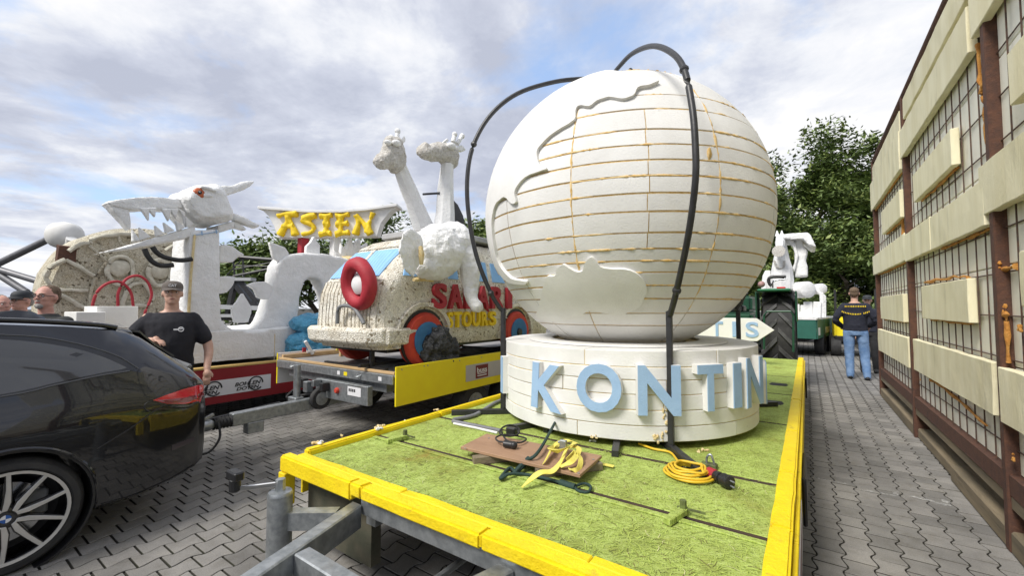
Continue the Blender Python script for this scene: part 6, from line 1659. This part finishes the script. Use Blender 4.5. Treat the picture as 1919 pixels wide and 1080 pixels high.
def chest_logo(T, so):
    c = T((-.085, .152, 1.30)); f = (T((0, 1, 0)) - T((0, 0, 0))).normalized(); r = (T((-1, 0, 0)) - T((0, 0, 0))).normalized(); u = V((0, 0, 1))
    MB().tube([c + r * math.cos(a) * .019 + u * math.sin(a) * .019 for a in [2 * math.pi * i / 16 for i in range(16)]], .005, 6, closed=True).beam(c - r * .02, c - r * .055, .006, .014).tube([c - r * .012, c + r * .012 + u * .008], .005, 6).build('chest_print', print_white, so)
def back_logo(T, so):
    for z, n_, w_, arch in ((1.40, 13, .30, .0), (1.30, 17, .40, .05)):
        for i in range(n_):
            f = i / (n_ - 1) - .5
            if random.random() < .06: continue
            a = T((f * w_, -.128 + .06 * abs(f) ** 2 - (.012 if z < 1.35 else 0), z - arch + arch * 4 * f * f)); b = T((f * w_ + w_ / n_ * .55, -.128 + .06 * abs(f) ** 2 - (.012 if z < 1.35 else 0), z - arch + arch * 4 * f * f))
            MB().beam(a, b, .012, random.uniform(.022, .032)).build('back_print', sign_yellow, so)
m1 = aW(323, 560, 4.06)
person('man in black t-shirt and brown cap standing behind the black car', (m1.x, m1.y), (-m1.x * .9, -m1.y - .2), 1.70,
       arms=(((.31, .0, 1.20), (.13, .20, 1.205)), ((-.30, .0, 1.13), (-.30, .14, .90))), shirt=black_cotton, trousers=dark_trs, hair=hair_brown, cap=cap_tan, cap_text='CAT', girth=1.22, logo=chest_logo, head_turn=-.05)
person('man in navy sweatshirt and blue jeans walking away by the float wall', (.80, 11.1), (.05, 1), 1.86,
       arms=(((.30, -.04, 1.14), (.22, .16, 1.02)), ((-.30, -.04, 1.14), (-.2, .17, 1.0))), shirt=navy_cotton, sleeve='long', trousers=jeans, hair=hair_brown, girth=1.15, logo=back_logo, legs=(((.10, 0, .90), (.125, .03, .49), (.15, -.06, .07)), ((-.10, 0, .90), (-.105, .03, .49), (-.10, .0, .07))))
person('person in dark cap and dark jacket half hidden behind the man in jeans', (1.12, 12.4), (-.2, -1), 1.72, shirt=navy_cotton, sleeve='long', trousers=dark_trs, hair=hair_brown, cap=cap_dark)
a = aW(88, 560, 3.85)
person('man with glasses and grey goatee in charcoal fleece behind the car roof', (a.x, a.y), tuple(_r * .12 - _fh * 1.0)[:2], 1.655 / 1.765 * 1.765, shirt=charcoal, sleeve='long', trousers=dark_trs, hair=hair_brown, glasses=True, beard=hair_grey, skin=skin_red, girth=1.15, collar=True)
a = aW(42, 560, 4.6)
person('grey haired man in dark flat cap and mottled jacket behind the car roof', (a.x, a.y), tuple(-_r * .1 - _fh * 1.0)[:2], 1.63, shirt=camo, sleeve='long', trousers=dark_trs, hair=hair_grey, cap=cap_dark, glasses=True, skin=skin_red, girth=1.1, collar=True)
a = aW(0, 575, 4.2)
person('man in green jacket at the left edge facing the others', (a.x, a.y), tuple(_r * .95 - _fh * .1)[:2], 1.58, shirt=green_jk, sleeve='long', trousers=dark_trs, hair=hair_grey, skin=skin_red, collar=True)
# ------------------------------------------------------------------ tractor behind the green trailer
tk = thing('farm_tractor', 'dark green tractor with big chevron tyre behind the green trailer', 'tractor', (-1.1, 10.2, 0))
TYX0, TYX1 = aY(1424, 600, 9.0).x, aY(1491, 600, 9.0).x
ty_w = TYX1 - TYX0; tyc = (TYX0 + TYX1) / 2; TR = .90; TYY = 9.0 + TR * .9
lug_m = mat('tyre_lug_rubber', (.06, .06, .062), (.085, .085, .085), 14, .8, bump=.2)
def tractor_wheel(xc, y, r, w, lugs):
    t_ = MB().lathe([(r * .5, -w / 2), (r * .86, -w / 2), (r * .95, -w * .42), (r * .965, 0), (r * .95, w * .42), (r * .86, w / 2), (r * .5, w / 2)], (xc, y, r), (1, 0, 0), 48).build('wheel', black_rubber, tk, smooth=40)
    for i in range(lugs):
        for s in (-1, 1):
            a = 2 * math.pi * (i + (0 if s > 0 else .5)) / lugs; rg = []
            for q in range(6):
                f = q / 5; xx = s * (.01 + f * w * .47); aa = a + f * .34; rr = r * (1.0 if f < .85 else .965)
                wd = .042 / r
                def P(rad, da): return V((xc + xx, y + math.cos(aa + da) * rad, r + math.sin(aa + da) * rad))
                rg.append([P(rr, -wd), P(rr, wd), P(r * .93, wd * 1.3), P(r * .93, -wd * 1.3)])
            MB().loft(rg).build('tread_lug', lug_m, t_)
    MB().lathe([(.0, -w * .3), (r * .5, -w * .35), (r * .52, w * .4), (r * .45, w * .3), (.0, w * .2)], (xc, y, r), (1, 0, 0), 30).build('rim', green_steel, t_, smooth=40)
    return t_
tractor_wheel(tyc, TYY, TR, ty_w * .98, 17); tractor_wheel(tyc - 1.75, TYY, TR, ty_w * .98, 17)
tractor_wheel(tyc - .1, TYY + 2.4, .58, .42, 16); tractor_wheel(tyc - 1.65, TYY + 2.4, .58, .42, 16)
# fender frames: box arch in front of and above the tyre
zf = aY(1460, 546, 8.95).z
MB().box((TYX0 - .03, TYY - .85, zf - .0), (TYX1 - .06, TYY + .6, zf + .05)).build('fender', mat('mid_green_paint', (.03, .17, .08), (.025, .14, .065), 6, .45), tk, bevel=.02)
for x in (TYX0 - .06, TYX1 + .005): MB().box((x, TYY - .9, 1.2), (x + .025, TYY - .3, zf + .0)).build('fender_side', green_steel, tk, bevel=.01)
zg = aY(1460, 583, 8.7).z
g = [aY(x, y, 8.78) for x, y in ((1432, 655), (1432, 592), (1437, 584), (1482, 584), (1487, 592), (1487, 660))]
MB().tube(g, .018, 8).build('guard_frame', green_steel, tk, smooth=40)
MB().tube(spline([aY(x, y, 9.3) for x, y in ((1446, 536), (1441, 530), (1444, 520), (1473, 519))], 4), .03, 8).build('grab_rail', black_steel, tk, smooth=50)
MB().tube(spline([aY(x, y, 9.3) for x, y in ((1448, 540), (1450, 527), (1472, 523))], 4), .015, 8).build('grab_rail', chrome, tk, smooth=50)
p = aY(1464, 541, 9.2); MB().box(p + V((-.07, -.03, -.03)), p + V((.07, .03, .03))).build('rear_lamp', lens_red, tk, bevel=.01)
p = aY(1427, 533, 9.2); MB().sphere(p, .06, nu=12, nv=8).build('indicator', mat('dull_pink_lamp', (.35, .2, .19), rough=.4), tk, smooth=50)
MB().box((tyc - 1.35, TYY - .5, .6), (tyc - .42, TYY + 2.9, 1.35)).build('hull', green_steel, tk, bevel=.05, bseg=3)
MB().box((tyc - 1.2, TYY + .9, 1.36), (tyc - .55, TYY + 3.1, 1.72)).build('bonnet', green_steel, tk, bevel=.06, bseg=3)
MB().box((tyc - 1.15, TYY - .2, 1.36), (tyc - .6, TYY + .3, 1.5)).box((tyc - 1.15, TYY - .25, 1.5), (tyc - .6, TYY - .15, 1.9)).build('seat', black_plastic, tk, bevel=.03)
for i, z in enumerate((.55, .75, .95)): MB().beam((tyc - .5, TYY - .75, z), (tyc - .35, TYY - .3, z + .05), .05, .05).build('linkage', galv if i == 1 else black_steel, tk)
# ------------------------------------------------------------------ green trailer with white carved engine
gt = thing('green_trailer', 'dark green boarded trailer beyond the tractor', 'trailer', (-.6, 16.5, 0))
gc = V((.20, 15.0, 0)); gdir = (V((.78, 18.6, 0)) - gc).normalized(); gper = V((gdir.y, -gdir.x, 0))    # right of travel
def Gp(a, b, z): return gc + gdir * a - gper * b + V((0, 0, z))
zt_ = aY(1527, 600, 15).z; zb_ = aY(1527, 636, 15).z
def gbox(a0, a1, b0, b1, z0, z1): return MB().obox(Gp((a0 + a1) / 2, (b0 + b1) / 2, (z0 + z1) / 2), gdir * (a1 - a0) / 2, gper * (b1 - b0) / 2, (0, 0, (z1 - z0) / 2))
gbox(0, .03, 0, 2.3, zb_, zt_).build('front_board', green_board, gt, bevel=.004)
for a in (.04, 1.3, 2.55): gbox(a, a + 1.22, -.03, 0, zb_, zt_ - .01).build('side_board', green_board, gt, bevel=.004)
gbox(.15, .45, -.036, -.0305, zb_ + .1, zb_ + .32).build('notice', print_white, gt)
gbox(1.4, 2.3, -.036, -.0305, zb_ + .12, zb_ + .3).build('notice', print_grey, gt)
gbox(-.02, 3.8, -.02, 2.3, zt_ + .002, zt_ + .05).build('white_edge', white_paint, gt)
for a in (1.2, 2.6):
    for b in (.1, 2.0):
        w = MB().lathe([(.1, 0), (.3, 0), (.33, .04), (.33, .2), (.3, .24), (.1, .24)], Gp(a, b + .1, .33), gper, 24).build('wheel', black_rubber, gt, smooth=40)
gbox(.2, 3.6, .3, 2.0, .45, zb_).build('chassis', black_steel, gt)
en = thing('foam_steam_engine', 'white carved foam engine with horse head on the green trailer', 'sculpture', Gp(1.5, 1.1, zt_ + .05))
YE = 15.4
def N_(x, y, dy=0.0): return aY(x, y, YE + dy)
def epr(name, pts, dy, th, vox=.04, m=foam_carved, sp=0, rg=.015):
    P = [N_(x, y, dy) for x, y in pts]
    if sp: P = spline(P, sp, True)
    return MB().prism(P, (0, th, 0)).build(name, m, en, remesh=vox, sm=1, rough=rg, rscale=4)
Q6 = lambda pts: [(1400 + x * .2964, 400 + y * .2964) for x, y in pts]
epr('cab_roof', Q6([(175, 145), (225, 130), (380, 118), (400, 130), (440, 215), (400, 205), (345, 160), (230, 165)]), -.3, 1.6, .05)
epr('cab_pillar', Q6([(300, 160), (350, 155), (355, 200), (385, 240), (370, 300), (385, 340), (385, 400), (300, 400)]), 0, .6, .045)
arcp = [(230, 190), (262, 185), (290, 215), (302, 260), (300, 310), (285, 345), (300, 380), (310, 330), (325, 270), (310, 200), (275, 160), (230, 165)]
epr('cab_arch', Q6(arcp), -.1, .25, .035)
def hl(name, rows, n=10, fx=1.0):
    """carved piece from level slices: (y pixel, left x, right x, depth, centre depth offset)"""
    mb = MB(); rg = []
    for y, x0, x1, dep, dy in rows:
        l_ = N_(1400 + x0 * .2964, 400 + y * .2964, dy); r_ = N_(1400 + x1 * .2964, 400 + y * .2964, dy); c_ = (l_ + r_) / 2; h_ = (r_ - l_).length / 2
        rg.append([c_ + V((math.copysign(abs(math.cos(2 * math.pi * (i + .5) / n)) ** .7, math.cos(2 * math.pi * (i + .5) / n)) * h_, math.sin(2 * math.pi * (i + .5) / n) * dep, 0)) for i in range(n)])
    return mb.loft(rg).jitter(.03, 3, len(rows)).build(name, foam_carved, en, facet=True)
hl('horse_head', [(135, 188, 222, .14, -.2), (150, 180, 234, .22, -.25), (180, 176, 238, .26, -.4), (205, 178, 236, .24, -.5), (235, 172, 228, .2, -.65), (252, 176, 222, .16, -.68)])
hl('horse_neck', [(165, 205, 250, .3, .05), (220, 180, 255, .34, .0), (290, 165, 268, .38, -.1), (350, 155, 290, .42, -.1), (420, 148, 298, .45, -.1), (480, 150, 298, .42, -.1)])
hl('horse_flank', [(368, 115, 150, .3, .1), (400, 100, 160, .36, .1), (440, 92, 160, .38, .1), (480, 90, 160, .38, .1)])
for (x, y) in ((190, 136), (220, 136)):
    p = N_(1400 + x * .2964, 400 + y * .2964, -.25); MB().cyl(p + V((0, 0, -.04)), p + V((0, 0, .13)), .06, 8, .015).build('horse_ear', foam_carved, en)
MB().tube(spline([N_(1400 + x * .2964, 400 + y * .2964, -.52) for x, y in ((172, 300), (185, 335), (210, 348), (232, 335), (236, 300))], 4), .03, 6).build('bridle', foam_grimy, en, smooth=50)
MB().lathe([(.0, -.02), (.17, -.02), (.17, .04), (.0, .05)], N_(1400 + 200 * .2964, 400 + 240 * .2964, -.84), (0, -1, 0), 12).build('muzzle_band', foam_grimy, en)
for cx, cy, rx, th, dy in ((350, 485, 52, .5, -.2), (440, 480, 32, .4, .7)):
    c = N_(1400 + cx * .2964, 400 + cy * .2964, dy); r_ = abs(N_(1400 + (cx + rx) * .2964, 500, dy).x - c.x)
    MB().lathe([(.02, -.25), (r_ * .75, -.25), (r_ * 1.1, -.22), (r_ * 1.1, .22), (r_ * .75, .25), (.02, .25)], c, gper * .75 - gdir * .65, 30).build('boiler_drum', foam_carved, en, rough=.01, smooth=40)
for (x0, y0, x1, y1, w) in ((318, 575, 318, 690, .12), (385, 560, 390, 690, .22), (445, 560, 440, 670, .2), (470, 500, 480, 680, .1), (490, 520, 492, 680, .07), (350, 580, 350, 690, .1)):
    a_ = N_(1400 + x0 * .2964, 400 + y0 * .2964, -.1); b_ = N_(1400 + x1 * .2964, 400 + y1 * .2964, -.1); b_.z = zt_ + .05
    MB().beam(a_, b_, w, w).build('support_post', foam_carved, en, bevel=.015)
MB().obox(Gp(1.2, 1.2, zt_ + .14), gdir * 1.0, gper * 1.0, (0, 0, .09)).build('base_block', foam_carved, en, bevel=.03)
MB().tube([N_(1400 + x * .2964, 400 + y * .2964, -.1) for x, y in ((425, 480), (485, 525), (490, 560))], .05, 8).build('hand_rail', white_paint, en, smooth=50)
# yellow machine beyond the walking man
ym_ = thing('yellow_loader', 'small yellow machine mostly hidden beyond the man in jeans', 'machine', (1.0, 16.2, 0))
c = aY(1607, 640, 16.2)
MB().box((c.x - .55, 15.9, .45), (c.x + .55, 17.4, 1.15)).build('bonnet', yellow_ply, ym_, bevel=.06, bseg=2)
MB().box((c.x - .56, 15.88, .42), (c.x + .56, 15.96, .62)).build('counterweight', black_plastic, ym_, bevel=.03)
for sx in (-1, 1):
    for y in (16.1, 17.1):
        MB().lathe([(.05, -.12), (.28, -.12), (.3, 0), (.28, .12), (.05, .12)], (c.x + sx * .52, y, .3), (1, 0, 0), 22).build('wheel', black_rubber, ym_, smooth=40)
    MB().box((c.x + sx * .48 - .03, 16.5, 1.15), (c.x + sx * .48 + .03, 16.56, 2.0)).build('roof_post', black_steel, ym_)
# ------------------------------------------------------------------ trees
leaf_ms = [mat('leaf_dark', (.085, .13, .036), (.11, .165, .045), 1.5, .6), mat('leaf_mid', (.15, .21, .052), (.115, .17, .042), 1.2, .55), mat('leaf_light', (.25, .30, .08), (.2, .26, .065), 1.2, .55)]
bark = mat('bark', (.09, .07, .05), (.05, .04, .03), 12, .95, bump=.8, bscale=30)
def tree(label, base, h, spread, trunk_r, nleaf, lsize, seed, low=.12, group='trees behind the floats', wisp=0.25, cat='tree'):
    rnd = random.Random(seed)
    t = thing('broadleaf_tree', label, cat, base, group)
    b = V(base); tr_ = MB(); tips = []
    tp = [b + V((rnd.gauss(0, .12) * i, rnd.gauss(0, .12) * i, h * .82 * i / 5)) for i in range(6)]
    tr_.tube(tp, [trunk_r * (1 - .16 * i) for i in range(6)], 9)
    for i in range(26):
        f = low + (.95 - low) * rnd.random(); k = f * 5 * .98; j = min(int(k), 4); o = tp[j].lerp(tp[j + 1], k - j)
        az_ = rnd.uniform(0, 2 * math.pi); prof_ = math.sin(min(1, (f * .9 + .12)) * math.pi) ** .6
        l = spread * prof_ * rnd.uniform(.6, 1.05); e = o + V((math.cos(az_) * l, math.sin(az_) * l, l * rnd.uniform(.1, .6) + .3))
        m_ = o.lerp(e, .5) + V((0, 0, .12 * l))
        tr_.tube([o, m_, e], [trunk_r * .3, trunk_r * .2, trunk_r * .06], 6)
        tips += [o.lerp(e, .55) + V((0, 0, .1)), m_, e, e + V((rnd.gauss(0, .4), rnd.gauss(0, .4), rnd.uniform(.1, .5)))]
    for i in range(8): tips.append(tp[-1] + V((rnd.gauss(0, spread * .25), rnd.gauss(0, spread * .25), rnd.uniform(.0, h * .18))))
    tr_.build('trunk', bark, t, smooth=50)
    cr = MB(); per = nleaf // len(tips)
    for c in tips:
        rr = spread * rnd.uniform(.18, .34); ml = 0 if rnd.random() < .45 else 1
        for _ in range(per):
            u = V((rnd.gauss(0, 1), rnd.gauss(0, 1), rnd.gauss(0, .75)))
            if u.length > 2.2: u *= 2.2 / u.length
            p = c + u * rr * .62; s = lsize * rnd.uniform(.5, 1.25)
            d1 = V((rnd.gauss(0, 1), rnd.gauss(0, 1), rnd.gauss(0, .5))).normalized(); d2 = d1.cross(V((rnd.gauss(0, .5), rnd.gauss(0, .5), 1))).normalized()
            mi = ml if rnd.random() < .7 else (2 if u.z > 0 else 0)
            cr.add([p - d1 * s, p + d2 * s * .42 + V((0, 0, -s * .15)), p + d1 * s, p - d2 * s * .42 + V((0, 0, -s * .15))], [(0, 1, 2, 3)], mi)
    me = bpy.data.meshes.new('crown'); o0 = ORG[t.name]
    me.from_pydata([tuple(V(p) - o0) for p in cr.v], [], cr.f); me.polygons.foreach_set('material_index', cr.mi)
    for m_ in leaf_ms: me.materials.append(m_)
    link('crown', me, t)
    return t
tree('tall broadleaf tree with pointed top right of the globe', (.6, 24, 0), 9.2, 2.1, .2, 26000, .125, 1)
tree('broadleaf tree with dense crown directly beside the globe edge', (-1.2, 23.5, 0), 8.3, 2.3, .18, 24000, .125, 2)
tree('loose crowned tree partly hidden by the float wall', (2.4, 24.5, 0), 8.9, 2.2, .18, 22000, .125, 3)
for i, (x, y, h, lab) in enumerate(((-.6, 22.6, 5.2, 'lower dark bushy tree behind the foam engine'), (1.2, 22.2, 5.0, 'lower dark bushy tree beyond the walking man'), (2.9, 22.6, 5.4, 'lower dark bushy tree at the end of the float wall'), (-2.4, 22.8, 5.4, 'lower dark bushy tree behind the globe'))):
    tree(lab, (x, y, 0), h, 1.7, .14, 15000, .12, 20 + i, low=.02)
def P_at(x, w): p = aW(x, 576, w); return (p.x, p.y, 0)
for i, (x, w, h, sp_, lab) in enumerate(((470, 24, 5.0, 2.6, 'dark tree behind the steel gangway'), (590, 26, 5.6, 3.0, 'dark tree seen through the dragon arch'), (690, 28, 7.6, 2.6, 'tree top showing beside the lotus flower'), (905, 27, 7.4, 2.4, 'tree top between giraffe and globe hoop'), (380, 30, 4.6, 2.6, 'low tree behind the dragon neck'))):
    tree(lab, P_at(x, w), h, sp_, .2, 9000, .2, 40 + i, low=.05)
